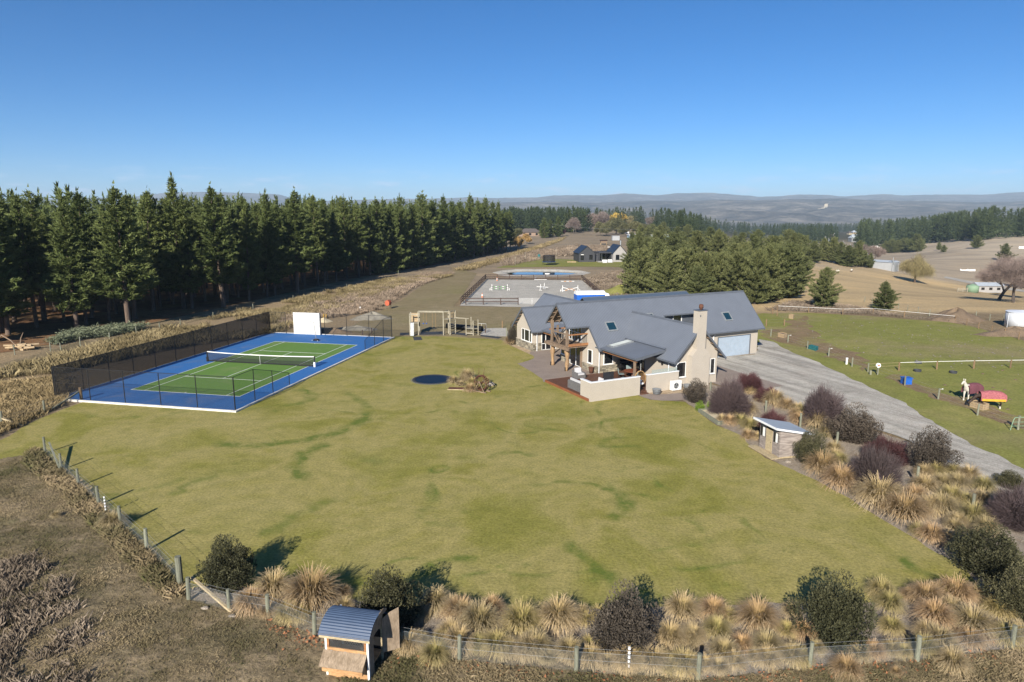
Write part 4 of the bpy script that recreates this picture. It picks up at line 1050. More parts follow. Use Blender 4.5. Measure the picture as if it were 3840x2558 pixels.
def tussock_mesh(seed, mat, n=1000, erect=.5):
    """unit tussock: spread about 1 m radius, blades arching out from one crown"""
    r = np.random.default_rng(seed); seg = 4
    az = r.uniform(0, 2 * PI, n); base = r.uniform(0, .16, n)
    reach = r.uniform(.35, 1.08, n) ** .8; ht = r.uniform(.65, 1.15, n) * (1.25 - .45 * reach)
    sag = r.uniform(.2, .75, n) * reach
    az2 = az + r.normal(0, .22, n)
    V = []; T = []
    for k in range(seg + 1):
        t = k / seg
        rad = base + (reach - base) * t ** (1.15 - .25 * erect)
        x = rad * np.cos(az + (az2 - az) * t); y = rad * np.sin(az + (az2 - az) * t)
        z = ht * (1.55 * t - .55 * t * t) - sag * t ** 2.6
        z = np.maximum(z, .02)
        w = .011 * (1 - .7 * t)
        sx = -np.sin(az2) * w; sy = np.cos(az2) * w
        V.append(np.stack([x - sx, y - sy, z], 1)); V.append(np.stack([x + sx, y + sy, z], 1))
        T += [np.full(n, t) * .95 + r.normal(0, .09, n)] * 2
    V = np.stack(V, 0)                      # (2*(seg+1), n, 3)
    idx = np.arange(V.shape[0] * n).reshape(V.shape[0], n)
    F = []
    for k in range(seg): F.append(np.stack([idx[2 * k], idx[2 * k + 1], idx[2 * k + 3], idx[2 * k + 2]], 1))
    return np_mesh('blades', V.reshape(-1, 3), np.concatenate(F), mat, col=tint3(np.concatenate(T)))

def bush_mesh(seed, mat, n=9000, leaf=.055, lumps=16, flat=1.0, spike=.35, name='foliage', aspect=2.2):
    """unit bush about 1 m radius and 1.6 m high made of leaf-size faces on many lobes"""
    r = np.random.default_rng(seed)
    lc = unit(r.normal(0, 1, (lumps, 3))); lc[:, 2] = np.abs(lc[:, 2]) * .9 + .05
    lc = lc * r.uniform(.42, .86, (lumps, 1)); lc[:, 2] = lc[:, 2] * 1.2 * flat + .25 * flat
    lr = r.uniform(.15, .36, lumps)
    lc = np.vstack([lc, [[0, 0, .7 * flat]]]); lr = np.append(lr, .62)
    wts = lr ** 2; wts = wts / wts.sum(); which = r.choice(len(lr), n, p=wts)
    d = unit(r.normal(0, 1, (n, 3)))
    rad = lr[which] * (1 - .32 * r.random(n) ** 2)
    ax = unit(lc * np.array([1, 1, .6]) + np.array([0, 0, .75]))[which]          # lobes are plumes pointing up and out
    al = (d * ax).sum(1)[:, None]
    C = lc[which] + (d + ax * al * .75) * rad[:, None]
    C[:, 2] = np.maximum(C[:, 2], .03)
    D = unit(d * 1.0 + r.normal(0, .6, (n, 3)) + np.array([0, 0, spike]))
    L = leaf * r.uniform(.6, 1.5, n)
    V, F = tri_blades(C, D, L, L * .9 / aspect * 1.6, r)
    lt = r.uniform(-.12, .12, len(lr))[which]
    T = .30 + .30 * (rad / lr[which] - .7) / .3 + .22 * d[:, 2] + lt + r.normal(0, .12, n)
    return np_mesh(name, V, F, mat, col=np.repeat(np.clip(T, 0, 1), 3)[:, None].repeat(3, 1))

def twig_mesh(seed, mat, n=2600, name='foliage', flat=1.0, w=.0065, curl=.4):
    """unit dome of fine wiry stems rising from the base"""
    r = np.random.default_rng(seed); seg = 4
    az = r.uniform(0, 2 * PI, n); el = np.arccos(r.uniform(0.02, 1, n) ** .9)
    lob = 1 + .13 * np.sin(3 * az + seed) + .10 * np.sin(5 * az + 2 * seed) + .08 * np.sin(4 * el * 2 + az * 2)
    end = np.stack([np.cos(az) * np.sin(el), np.sin(az) * np.sin(el), np.cos(el) * 1.45 * flat], 1) * (lob * r.uniform(.72, 1.10, n))[:, None]
    end[:, 2] = np.maximum(end[:, 2], .05)
    f0 = r.uniform(.25, .62, n)[:, None]
    start = end * f0 + r.normal(0, .06, (n, 3)); start[:, 2] = np.maximum(start[:, 2] * .9, .0)
    jit = r.normal(0, .10, (n, 3)); side = unit(np.cross(end, r.normal(0, 1, (n, 3))))
    V = []; T = []
    for k in range(seg + 1):
        t = k / seg
        p = start * (1 - t) + end * t + jit * math.sin(PI * t) * curl * 2; p[:, 2] += .08 * math.sin(PI * t)
        ww = w * (1 - .6 * t)
        V.append(p - side * ww); V.append(p + side * ww)
        T += [np.clip(.15 + .60 * (f0[:, 0] + (1 - f0[:, 0]) * t) + .15 * end[:, 2] - .05 + r.normal(0, .10, n), 0, 1)] * 2
    V = np.stack(V, 0); idx = np.arange(V.shape[0] * n).reshape(V.shape[0], n); F = []
    for k in range(seg): F.append(np.stack([idx[2 * k], idx[2 * k + 1], idx[2 * k + 3], idx[2 * k + 2]], 1))
    return np_mesh(name, V.reshape(-1, 3), np.concatenate(F), mat, col=tint3(np.concatenate(T)))

def core_mesh(seed, mat, flat=1.0, s=.62, name='inner_stems'):
    """bundle of main stems inside a shrub"""
    r = np.random.default_rng(seed); mb = MB()
    for i in range(22):
        a = r.uniform(0, 2 * PI); e = r.uniform(.1, 1.2); L = s * r.uniform(.8, 1.25)
        p = Vector((math.cos(a) * math.sin(e), math.sin(a) * math.sin(e), math.cos(e) * 1.4 * flat)) * L
        mb.path([(0, 0, 0), p * .5 + Vector((0, 0, .08)), p], [.035, .022, .008], 4)
    return mb.mesh(name, mat, False)

def stuff_grass(name, pts, mat, label, hgt=.45, per=9, spread=.16, w=.018, lean=.35, seed=5, jitter=.35):
    """uncountable grass: bunches of blades at pts (n,2)"""
    r = np.random.default_rng(seed); P = np.repeat(np.asarray(pts), per, 0); n = len(P)
    P = P + r.normal(0, spread, P.shape)
    h = hgt * np.repeat(r.uniform(1 - jitter, 1 + jitter, len(pts)), per) * r.uniform(.6, 1.15, n)
    a = r.uniform(0, 2 * PI, n); ln = np.abs(r.normal(0, lean, n)) * h
    z = terrain(P[:, 0], P[:, 1])
    s = np.stack([-np.sin(a), np.cos(a)], 1) * (w * (.7 + .9 * h / hgt * .5))[:, None]
    d = np.stack([np.cos(a), np.sin(a)], 1) * ln[:, None]
    V = np.empty((n, 4, 3))
    V[:, 0, :2] = P - s; V[:, 1, :2] = P + s; V[:, 0, 2] = V[:, 1, 2] = z - .02
    V[:, 2, :2] = P + d * .35 + s * .7; V[:, 2, 2] = z + h * .62
    V[:, 3, :2] = P + d; V[:, 3, 2] = z + h * .95
    V5 = np.concatenate([V[:, :3], (P + d * .35 - s * .7)[:, None, :].repeat(1, 1) @ np.eye(2, 3) if False else V[:, 3:4]], 1)
    i = np.arange(n) * 4
    F = np.concatenate([np.stack([i, i + 1, i + 2], 1), np.stack([i, i + 2, i + 3], 1)])
    pz = np.asarray(pts); tb = np.repeat(np.clip(1.5 * fbm(pz[:, 0] * .55, pz[:, 1] * .55, seed + 40, 4) - .42 + r.normal(0, .07, len(pz)), .0, .8), per)
    T = np.stack([tb * .5, tb * .5, tb + .15, tb + .3], 1).ravel() + r.normal(0, .05, n * 4)
    return kind(link(name, np_mesh(name, V5.reshape(-1, 3), F, mat, col=tint3(T))), 'stuff', label)

# prototypes (shared mesh data)
PINES = []
for i in range(7):
    h = 18.0; st = [.13, .20, .26, .16, .28, .22, .15][i]
    V_, F_, T_ = pine_crown(100 + i, h, [2.7, 2.4, 2.3, 2.8, 2.2, 2.5, 2.6][i], st, dens=1.9, blade=.52, shape=[.62, .95, .50, 1.05, .70, .80, .58][i], whorl=[.42, .38, .50, .42, .46, .40, .52][i], per=8, k=8, lumps=[.3, .2, .4, .25, .45, .3, .4][i])
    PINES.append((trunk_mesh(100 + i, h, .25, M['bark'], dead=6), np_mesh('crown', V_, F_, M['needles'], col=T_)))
EDGE = []
for i in range(4):
    h = 18.0
    V_, F_, T_ = pine_crown(140 + i, h, [3.6, 3.9, 3.3, 3.7][i], .02, dens=1.7, blade=.58, shape=[.6, .68, .62, .7][i], whorl=.50, per=8, k=7, lumps=.22)
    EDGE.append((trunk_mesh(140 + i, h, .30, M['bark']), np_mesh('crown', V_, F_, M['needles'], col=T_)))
YOUNG = []
for i in range(6):
    h = 8.0
    V_, F_, T_ = pine_crown(160 + i, h, [2.7, 2.9, 2.5, 3.1, 2.8, 3.0][i], [.03, .05, .02, .06, .04, .03][i], dens=2.3, blade=.36, shape=[.62, .55, .72, .50, .58, .66][i], up=.55, whorl=.30, per=9, k=8, lumps=.3)
    YOUNG.append((trunk_mesh(160 + i, h, .16, M['barkgrey']), np_mesh('crown', V_, F_, M['young'], col=T_)))
LOWV = []
for i in range(5):
    LOWV.append(pine_crown(180 + i, 18.0, 2.6, [.25, .3, .2, .35, .28][i], dens=.8, blade=.85, shape=.65, whorl=.8, per=6, k=3, lumps=.22))
FARV = []
for i in range(5):
    FARV.append(pine_crown(190 + i, 16.0, [3.0, 3.4, 2.7, 3.2, 3.6][i], .06, dens=.42, blade=1.7, shape=[.6, .5, .7, .55, .45][i], whorl=1.25, per=6, k=2, lumps=.25))
TUS = {m: [tussock_mesh(300 + 10 * j + i, M[m], erect=[.3, .6, .8, .45][i]) for i in range(4)] for j, m in enumerate(('tussock', 'tussock2', 'tussock3'))}

def place_tree(name, proto, loc, h, h0, label, group=None, cat='tree', rz=None, wide=1.0):
    t = thing(name, label, cat, loc, random.uniform(0, 2 * PI) if rz is None else rz, group)
    s = h / h0
    wx = wide * random.uniform(.80, 1.28); wy = wide * random.uniform(.80, 1.28)
    t.rotation_euler = (random.gauss(0, .018), random.gauss(0, .018), t.rotation_euler[2])
    for nm, me in (('trunk', proto[0]), ('crown', proto[1])):
        o = link(nm, me, t); o.scale = (s * wx, s * wy, s)
    return t

def merged(name, protos, locs, hs, h0, mats, label, seed=1, trunks=True):
    r = np.random.default_rng(seed); Vs, Fs, Ts, Ms = [], [], [], []; o = 0
    for p, h in zip(locs, hs):
        V_, F_, T_ = protos[r.integers(len(protos))]; a = r.uniform(0, 2 * PI); s = h / h0; sw = s * r.uniform(.85, 1.15)
        c, s_ = math.cos(a), math.sin(a)
        X_ = np.stack([(V_[:, 0] * c - V_[:, 1] * s_) * sw + p[0], (V_[:, 0] * s_ + V_[:, 1] * c) * sw + p[1], V_[:, 2] * s + p[2]], 1)
        Vs.append(X_); Fs.append(F_ + o); Ts.append(np.clip(T_ + r.normal(0, .07), 0, 1)); Ms.append(np.zeros(len(F_), int)); o += len(V_)
        if trunks:
            n = 6; t = np.linspace(0, 2 * PI, n, endpoint=False); rad = .22 * s
            rv = np.concatenate([np.stack([p[0] + rad * np.cos(t), p[1] + rad * np.sin(t), np.full(n, p[2])], 1), np.stack([p[0] + .5 * rad * np.cos(t), p[1] + .5 * rad * np.sin(t), np.full(n, p[2] + h * .6)], 1)])
            k = np.arange(n); k2 = (k + 1) % n
            Vs.append(rv); Fs.append(np.concatenate([np.stack([k, k2, n + k2], 1), np.stack([k, n + k2, n + k], 1)]) + o); Ts.append(np.full((2 * n, 3), .5)); Ms.append(np.ones(2 * n, int)); o += 2 * n
    me = np_mesh(name, np.concatenate(Vs), np.concatenate(Fs), mats, np.concatenate(Ms), np.concatenate(Ts))
    return kind(link(name, me), 'stuff', label)
# ------------------------------------------------------------------ the pine plantation on the left
front = [(32, 1256, 19), (57, 1207, 18), (98, 1162, 17), (130, 1173, 17), (168, 1205, 20), (208, 1171, 17), (289, 1239, 17.5), (325, 1218, 18), (346, 1194, 18.5), (484, 1230, 18.5), (505, 1196, 18), (576, 1167, 18),
         (650, 1141, 18), (690, 1158, 20.5), (722, 1158, 18.5), (770, 1130, 18), (839, 1154, 21), (847, 1137, 18), (894, 1116, 18), (935, 1128, 18), (1003, 1113, 18.5), (1032, 1109, 17.5), (1058, 1086, 18), (1116, 1098, 20), (1143, 1077, 18),
         (1192, 1072, 18), (1228, 1048, 19), (1262, 1056, 17), (1300, 1045, 18), (1345, 1042, 18), (1388, 1035, 17.5), (-60, 1280, 19), (-140, 1300, 18)]
edge = [(1450, 1030, 19.5), (1492, 1022, 18), (1532, 1014, 20), (1575, 1006, 18), (1612, 998, 20.5), (1650, 990, 19), (1690, 983, 21), (1722, 975, 19), (1758, 968, 20), (1788, 962, 22), (1815, 955, 20.5), (1845, 948, 21.5), (1870, 940, 20), (1892, 934, 20)]
spots = []
for k, (px, py, h) in enumerate(sorted(front)):
    p = G(px, py); spots.append((p.x, p.y))
    wd = 'tall' if h > 19.2 else 'dark'
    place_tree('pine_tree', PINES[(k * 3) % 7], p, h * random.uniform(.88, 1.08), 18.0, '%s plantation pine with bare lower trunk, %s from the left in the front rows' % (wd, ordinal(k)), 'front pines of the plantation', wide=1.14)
for k, (px, py, h) in enumerate(edge):
    p = G(px, py); p.x -= 2.0; spots.append((p.x, p.y))
    place_tree('pine_tree', EDGE[k % 4], p, h * random.uniform(.96, 1.04), 18.0, 'dense dark pine foliaged to the ground, %s from the left along the shelter belt' % ordinal(k), 'shelter belt pines beside the track', wide=.95)
# rows behind: on a rough planting grid, seen as crowns over the front rows
e0, e1 = G(-300, 1330), G(1880, 948)
dirv = Vector((e1.x - e0.x, e1.y - e0.y)).normalized(); nor = Vector((-dirv.y, dirv.x)); Lr = math.hypot(e1.x - e0.x, e1.y - e0.y)
back = []
for row in range(1, 26):
    n_ = int(Lr / 4.4) + 6
    for k in range(n_):
        c = Vector((e0.x, e0.y)) + dirv * (k * 4.4 + random.uniform(-.9, .9) + (row % 2) * 2.2 - 8) + nor * (row * 4.2 + random.uniform(-.8, .8) - 3)
        r_ = c.x / max(c.y, 1)
        if r_ < -.92 or c.y > 420: continue
        if min(((c.x - a) ** 2 + (c.y - b) ** 2) for a, b in spots) < 8.5: continue
        if random.random() < (.16 if row < 9 else .35): continue
        back.append((c.x, c.y, row))
# the nearest rows stand as single trees, the deep wood is one mass
single = sorted([b for b in back if b[2] <= 3], key=lambda b: px_of((b[0], b[1], 0))[0])
single = single[:150]
for k, (x_, y_, row) in enumerate(single):
    place_tree('pine_tree', PINES[(k * 5 + row) % 7], (x_, y_, 0), random.uniform(13.8, 19.2), 18.0, 'dark pine behind the plantation front rows, %s from the left' % ordinal(k), 'inner pines of the plantation', wide=1.1)
deep = [b for b in back if b not in set(single)]
merged('deep_plantation', LOWV, [(a, b, 0) for a, b, c in deep], [random.uniform(13.5, 19.5) for _ in deep], 18.0, [M['needles'], M['bark']], 'deep interior of the dark pine plantation')

# ------------------------------------------------------------------ young pines on the right, beyond the homestead
def inside(px, py, poly):
    c = False
    for i in range(len(poly)):
        x1, y1 = poly[i]; x2, y2 = poly[i - 1]
        if (y1 > py) != (y2 > py) and px < (x2 - x1) * (py - y1) / (y2 - y1) + x1: c = not c
    return c
grove = [(2395, 1115), (2440, 1045), (2345, 1000), (2330, 940), (2420, 895), (2600, 880), (2800, 885), (2990, 915), (3010, 985), (2990, 1090), (2960, 1128), (2780, 1140), (2560, 1135)]
gpt = []
tries = 0
rg = random.Random(4)
while len(gpt) < 78 and tries < 20000:
    tries += 1
    py = 880 + 260 * rg.random() ** 1.0; px = rg.uniform(2330, 3010)
    if not inside(px, py, grove): continue
    p = G(px, py)
    if min([(p.x - q.x) ** 2 + (p.y - q.y) ** 2 for q in gpt] + [99]) < 4.9 ** 2: continue
    gpt.append(p)
lead = [(2500, 1128, 8.6), (2565, 1122, 8.8), (2640, 1128, 8.2), (2700, 1118, 8.0), (2760, 1132, 8.6), (2830, 1140, 9.2), (2880, 1125, 9.6), (2920, 1120, 9.0), (2960, 1118, 9.8), (2365, 1030, 8.4)]
gp2 = [(G(a, b), c) for a, b, c in lead]
gp2 += [(p, rg.uniform(6.2, 10.2)) for p in gpt if min((p - q[0]).length for q in gp2) > 3.2]
gp2.sort(key=lambda q: px_of(q[0])[0])
nf = 0
for k, (p, h) in enumerate(gp2):
    fr = any((p - G(a, b)).length < .1 for a, b, c in lead)
    if fr:
        lab = 'bushy young pine, %s from the left along the near edge of the grove' % ordinal(nf); nf += 1
    else: lab = 'olive green young pine inside the grove, %s of all its trees from the left' % ordinal(k)
    place_tree('young_pine', YOUNG[k % 6], p, h, 8.0, lab, 'young pines of the grove', wide=1.1)
# lone young pines and the row down the slope
place_tree('young_pine', YOUNG[0], G(3085, 1155), 6.6, 8.0, 'lone broad young pine beyond the far paddock fence, left of the pair', 'lone pines')
place_tree('young_pine', YOUNG[2], G(3313, 1164), 4.6, 8.0, 'small bright lone pine with pale trunk beyond the paddock fence', 'lone pines', wide=1.25)
for k, (px, py, h) in enumerate([(3050, 985, 7.5), (3085, 978, 8.5), (3120, 985, 9), (3150, 992, 8), (3180, 1000, 7.5), (3215, 1000, 9.5), (3235, 1002, 6.0), (3262, 1005, 5.5), (3010, 975, 8.5), (3040, 966, 3.5)]):
    place_tree('young_pine', YOUNG[(k + 1) % 6], G(px, py), h, 8.0, 'dark young pine, %s planted in the short row down the hay field slope' % ordinal(k), 'row of pines on the slope')
for k, (px, py, h) in enumerate([(3660, 932, 8.0), (3520, 938, 5.5), (3538, 946, 4.5), (3765, 980, 9)]):
    place_tree('young_pine', YOUNG[(k + 3) % 6], G(px, py), h, 8.0, 'single dark pine standing in the far grey field, %s from the right' % ordinal(k), 'scattered far pines')
for k, (px, py, h) in enumerate([(3318, 950, 10), (3340, 950, 10.5), (3365, 948, 9.5), (3385, 946, 11), (3405, 945, 9.5), (3430, 945, 13), (3445, 944, 10)]):
    place_tree('young_pine', YOUNG[(k + 2) % 6], G(px, py), h, 8.0, 'light green pine, %s from the left in the clump before the far wood' % ordinal(k), 'clump before the far wood', wide=1.2)

# ------------------------------------------------------------------ far woods, each one mass
def wood(name, poly, n, hs, label, seed, mats=('needles_far', 'bark')):
    rw = random.Random(seed); L_ = []; t = 0
    while len(L_) < n and t < n * 60:
        t += 1; px = rw.uniform(min(a for a, b in poly), max(a for a, b in poly)); py = rw.uniform(min(b for a, b in poly), max(b for a, b in poly))
        if inside(px, py, poly): p = G(px, py); L_.append((p.x, p.y, p.z - .3))
    return merged(name, FARV, L_, [rw.uniform(*hs) for _ in L_], 16.0, [M[mats[0]], M[mats[1]]], label, seed, trunks=False)
wood('far_pine_wood', [(1880, 874), (2210, 872), (2210, 846), (1880, 846)], 240, (14, 19), 'straight edged dark pine wood behind the brown roofed house', 31)
wood('far_pine_wood', [(2560, 905), (2700, 880), (2960, 905), (3140, 925), (3140, 868), (2700, 840), (2400, 848)], 420, (12, 18), 'dark pine wood stretching away behind the young grove', 32)
wood('far_pine_wood', [(3215, 945), (3300, 935), (3480, 915), (3700, 902), (3840, 890), (4200, 885), (4200, 868), (3500, 868), (3215, 885)], 430, (17, 24), 'tall dark pine wood along the top of the grey field', 33)
wood('far_pine_wood', [(2900, 868), (3300, 872), (3300, 850), (2900, 842)], 200, (14, 20), 'low dark band of distant pine wood in the valley', 34)
wood('far_pine_wood', [(2230, 858), (2420, 852), (2420, 840), (2230, 842)], 90, (12, 20), 'distant pine wood behind the golden willow', 35)
# ------------------------------------------------------------------ tennis court
CZ = .10
cy = -.2132
def gz(px, py, z): 
    r = ray(px, py); t = (z - CAM_H) / r[2]; return Vector((r[0] * t, r[1] * t, z))
c0 = gz(489.4, 1461.5, CZ)
def cw(a, b, z=CZ):
    return Vector((c0.x + a * math.cos(cy) - b * math.sin(cy), c0.y + a * math.sin(cy) + b * math.cos(cy), z))
def ca(px, py, z=CZ):
    p = gz(px, py, z) - c0; return (p.x * math.cos(cy) + p.y * math.sin(cy), -p.x * math.sin(cy) + p.y * math.cos(cy))
CW, CL = 10.9, 23.62
A0, A1 = -4.05, 13.1        # slab edges across
B0, B1 = -3.9, 29.2         # slab edges along
court = thing('tennis_court', 'blue and green hard tennis court with white lines', 'tennis court', c0 - Vector((0, 0, CZ)), cy)
MB().box(A0, A1, B0, B1, 0, CZ).build('blue_surface', M['court_blue'], court)
MB().box(0, CW, 0, CL, CZ, CZ + .004).build('green_surface', M['court_green'], court)
def line(a0, a1, b0, b1): MB().box(a0, a1, b0, b1, CZ + .004, CZ + .009).build('line', M['white'], court)
lw = .07; sa, sb_ = 1.36, CW - 1.36; svc = 5.45; mid = CL / 2
for a in (0, CW - lw): line(a, a + lw, 0, CL)
for b in (0, CL - lw): line(lw, CW - lw, b, b + lw)
for a in (sa, sb_): line(a - lw / 2, a + lw / 2, lw, CL - lw)
for b in (mid - 6.36, mid + 6.36): line(sa + lw / 2, sb_ - lw / 2, b - lw / 2, b + lw / 2)
line(CW / 2 - lw / 2, CW / 2 + lw / 2, mid - 6.32, mid - .05); line(CW / 2 - lw / 2, CW / 2 + lw / 2, mid + .05, mid + 6.32)
line(CW / 2 - lw / 2, CW / 2 + lw / 2, lw, .3); line(CW / 2 - lw / 2, CW / 2 + lw / 2, CL - .3, CL - lw)
for (a0, a1, b0, b1) in ((A0 - .18, A1 + .18, B0 - .18, B0 - .002), (A1 + .002, A1 + .18, B0, B1), (A0 - .18, A1 + .18, B1 + .002, B1 + .18), (A0 - .18, A0 - .002, B0, B1)):
    MB().box(a0, a1, b0, b1, -.02, CZ + .05).build('kerb', M['kerbwhite'], court)
# net
net = thing('tennis_net', 'black tennis net with white top band across the court', 'net', cw(CW / 2, mid, CZ + .01), cy)
nl = CW / 2 + .75
for s in (-1, 1):
    MB().beam((s * nl, 0, 0), (s * nl, 0, 1.09), .1, .1).build('post', M['black'], net); MB().box(s * nl - .09, s * nl + .09, -.09, .09, 0, .5).build('post_pad', M['whitemetal' if s > 0 else 'black'], net)
n = 20; top = []
for i in range(n + 1):
    a = -nl + 2 * nl * i / n; top.append((a, .93 + .12 * (a / nl) ** 2))
mb = MB()
for i in range(n): mb.add([(top[i][0], 0, .06), (top[i + 1][0], 0, .06), (top[i + 1][0], 0, top[i + 1][1]), (top[i][0], 0, top[i][1])], [(0, 1, 2, 3)])
mb.build('mesh', M['net'], net)
mb = MB()
for i in range(n): mb.add([(top[i][0], -.02, top[i][1] - .03), (top[i + 1][0], -.02, top[i + 1][1] - .03), (top[i + 1][0], -.02, top[i + 1][1] + .05), (top[i][0], -.02, top[i][1] + .05), (top[i][0], .02, top[i][1] + .05), (top[i + 1][0], .02, top[i + 1][1] + .05)], [(0, 1, 2, 3), (3, 2, 5, 4)])
mb.build('top_band', M['white'], net)
MB().beam((-nl, 0, .1), (nl, 0, .1), .05, .10).build('bottom_bar', M['black'], net)
MB().beam((CW / 2 - 5.45, 0, .0), (CW / 2 - 5.45, 0, .93), .05, .02).build('centre_strap', M['white'], net)
# perimeter fences
def mesh_fence(name, label, pts, mat, hs, extra_rails=()):
    """pts [(a, b)], hs heights at each; posts at every point, mesh between, rails on top"""
    t = thing(name, label, 'fence', c0, cy)
    for (a, b), h in zip(pts, hs): MB().tube((a, b, -.05), (a, b, h), .035, n=8).build('post', M['black'], t)
    for k in range(len(pts) - 1):
        (a, b), (c, d) = pts[k], pts[k + 1]; h, g = hs[k], hs[k + 1]
        MB().add([(a, b, .05), (c, d, .05), (c, d, g), (a, b, h)], [(0, 1, 2, 3)]).build('mesh_panel', mat, t)
        MB().tube((a, b, h), (c, d, g), .024, n=6).build('top_rail', M['black'], t)
        for z in extra_rails: MB().tube((a, b, z), (c, d, z), .010, n=5).build('rail', M['black'], t)
    return t
HF = 2.75
lp = [(A0 + .02, B0 + (B1 - B0) * k / 11) for k in range(12)]
mesh_fence('windbreak_fence', 'long dark windbreak fence down the plantation side of the tennis court', lp, M['windbreak'], [HF] * 12, (1.4,))
np_ = [(A0 + .1 + (A1 - A0 - .15) * k / 5, B0 + .06) for k in range(6)]
mesh_fence('court_fence', 'black chain mesh fence across the near end of the tennis court', np_, M['chain'], [HF] * 6, (1.4,))
rp = [(A1 - .05, B0 + .1 + 2.75 * k) for k in range(4)]
mesh_fence('court_fence', 'stepped black mesh fence returning from the near right court corner', rp, M['chain'], [HF, HF, 2.0, 1.15], ())
fp = [(A0 + .1, B1 - .06), (A0 + 2.4, B1 - .06)]
mesh_fence('court_fence', 'narrow black mesh panel at the far end left of the block wall', fp, M['chain'], [HF, HF])
fp = [(A0 + 7.9 + (A1 - A0 - 8.0) * k / 3, B1 - .06) for k in range(4)]
mesh_fence('court_fence', 'black mesh fence at the far end right of the block wall', fp, M['chain'], [HF] * 4, ())
rp = [(A1 - .05, B1 - .1 - 2.7 * k) for k in range(4)]
mesh_fence('court_fence', 'stepped black mesh fence returning from the far right court corner', rp, M['chain'], [HF, HF, 2.0, 1.15], ())
# white block practice wall
wall = thing('practice_wall', 'white painted concrete block practice wall at the far end of the court', 'wall', c0 - Vector((0, 0, CZ)), cy)
wa0, wa1, wb = *[ca(1081, 1259)[0], ca(1192, 1259)[0]], B1 - .25
MB().box(wa0, wa1, wb + .03, wb + .17, 0, 2.93).build('core', M['grey_conc'], wall)
MB().box(wa1 + .004, wa1 + .10, wb - .02, wb + .2, 0, 2.95).build('end_post', M['trim'], wall)
nc_, bl = 15, .39; bh = 2.93 / nc_
for r_ in range(nc_):
    a = wa0 - (.195 if r_ % 2 else 0)
    while a < wa1 - .02:
        x0, x1 = max(a, wa0) + .006, min(a + bl, wa1) - .006
        if x1 - x0 > .03: MB().box(x0, x1, wb + random.uniform(0, .004), wb + .028, r_ * bh + .012, (r_ + 1) * bh - .012).build('block', M['blockwhite'], wall)
        a += bl
# netball hoop
hp = ca(1192, 1275)
hoop = thing('netball_hoop', 'portable netball hoop on a dark base before the block wall', 'hoop', cw(hp[0], hp[1] - .4), cy)
MB().lathe([(.42, 0), (.45, .08), (.30, .20), (.08, .24)], n=14, sy=.6).build('base', M['black'], hoop); MB().tube((0, 0, .1), (-.22, .0, 2.35), .03).build('pole', M['wire'], hoop)
mb = MB(); ring = [(-.22 - .08 - .2 + .2 * math.cos(t), .2 * math.sin(t), 2.33) for t in np.linspace(0, 2 * PI, 17)]; mb.path(ring, .012, 5); mb.build('ring', M['wire'], hoop)
for k, (da, db) in enumerate(((-.5, -.1), (.35, -.35))):
    tag(MB().lathe([(0, 0), (.03, .006), (.04, .035), (.03, .065), (0, .07)], cw(hp[0] + da, hp[1] - .4 + db, CZ), 10).build('tennis_ball', M['white']), ('pale ball left of the netball hoop base', 'pale ball right of the netball hoop base')[k], 'ball')

# ------------------------------------------------------------------ wire fences
def fence(name, label, posts, h=1.15, r=.075, wires=(.35, .7, 1.05), netting=None, mat='post', hs=None, native=True, wirer=.004, wiremat='wire'):
    P = [G(*p) if native else Vector(p) for p in posts]
    t = thing(name, label, 'fence', P[0]); o = P[0]
    for k, p in enumerate(P):
        hh = (hs[k] if hs else h) * random.uniform(.97, 1.03); q = p - o; rr_ = r * random.uniform(.9, 1.15)
        ln = Vector((random.uniform(-.03, .03), random.uniform(-.03, .03), 0))
        mb = MB(); mb.path([q - Vector((0, 0, .1)), q + Vector((0, 0, hh * .5)) + ln * .5, q + Vector((0, 0, hh)) + ln], [rr_ * 1.03, rr_, rr_ * .97], 9); mb.build('post', M[mat], t)
    for k in range(len(P) - 1):
        a, b = P[k] - o, P[k + 1] - o
        for z in wires: MB().tube(a + Vector((0, 0, z)), b + Vector((0, 0, z)), wirer, n=4, caps=False).build('wire', M[wiremat], t)
        if netting: MB().add([a + Vector((0, 0, .02)), b + Vector((0, 0, .02)), b + Vector((0, 0, netting)), a + Vector((0, 0, netting))], [(0, 1, 2, 3)]).build('netting', M['rabbit'], t)
    return t
f1 = fence('wire_fence', 'netted wire fence on grey posts down the left edge of the lawn', FENCE_L[:7], 1.12, .075, (.45, .8, 1.0), .8, hs=[1.15, 1.1, 1.12, 1.1, 1.1, 1.08, 1.3])
o_ = G(*FENCE_L[0])
MB().beam(G(190, 1700) - o_ + Vector((0, 0, .75)), G(235, 1790) - o_ + Vector((0, 0, .05)), .09, .09).build('stay', M['post'], f1)
MB().tube(G(677, 2197) - o_ + Vector((0, 0, -.05)), G(677, 2197) - o_ + Vector((0, 0, 1.36)), .13, n=12).build('strainer_post', M['post'], f1)
near = [(708, 2252), (860, 2292), (1006, 2316), (1180, 2385), (1480, 2435), (1723, 2480), (2161, 2522), (2617, 2552), (3035, 2505), (3438, 2482), (3794, 2436), (4150, 2400)]
f2 = fence('wire_fence', 'netted wire fence on greenish posts along the near planting bed', near, 1.0, .075, (.5, .8, .95), .82)
o2 = G(*near[0])
MB().beam(G(725, 2235) - o2 + Vector((0, 0, .85)), G(870, 2300) - o2 + Vector((0, 0, .05)), .1, .1).build('stay', M['pine'], f2)
ins = G(2357, 2525) - o2
for k in range(5): MB().lathe([(.02, 0), (.055, .01), (.03, .05), (.05, .08), (.02, .09)], ins + Vector((0, 0, .25 + .17 * k)), 8).build('insulator', M['white'], f2)
ins = G(398, 1930) - o_
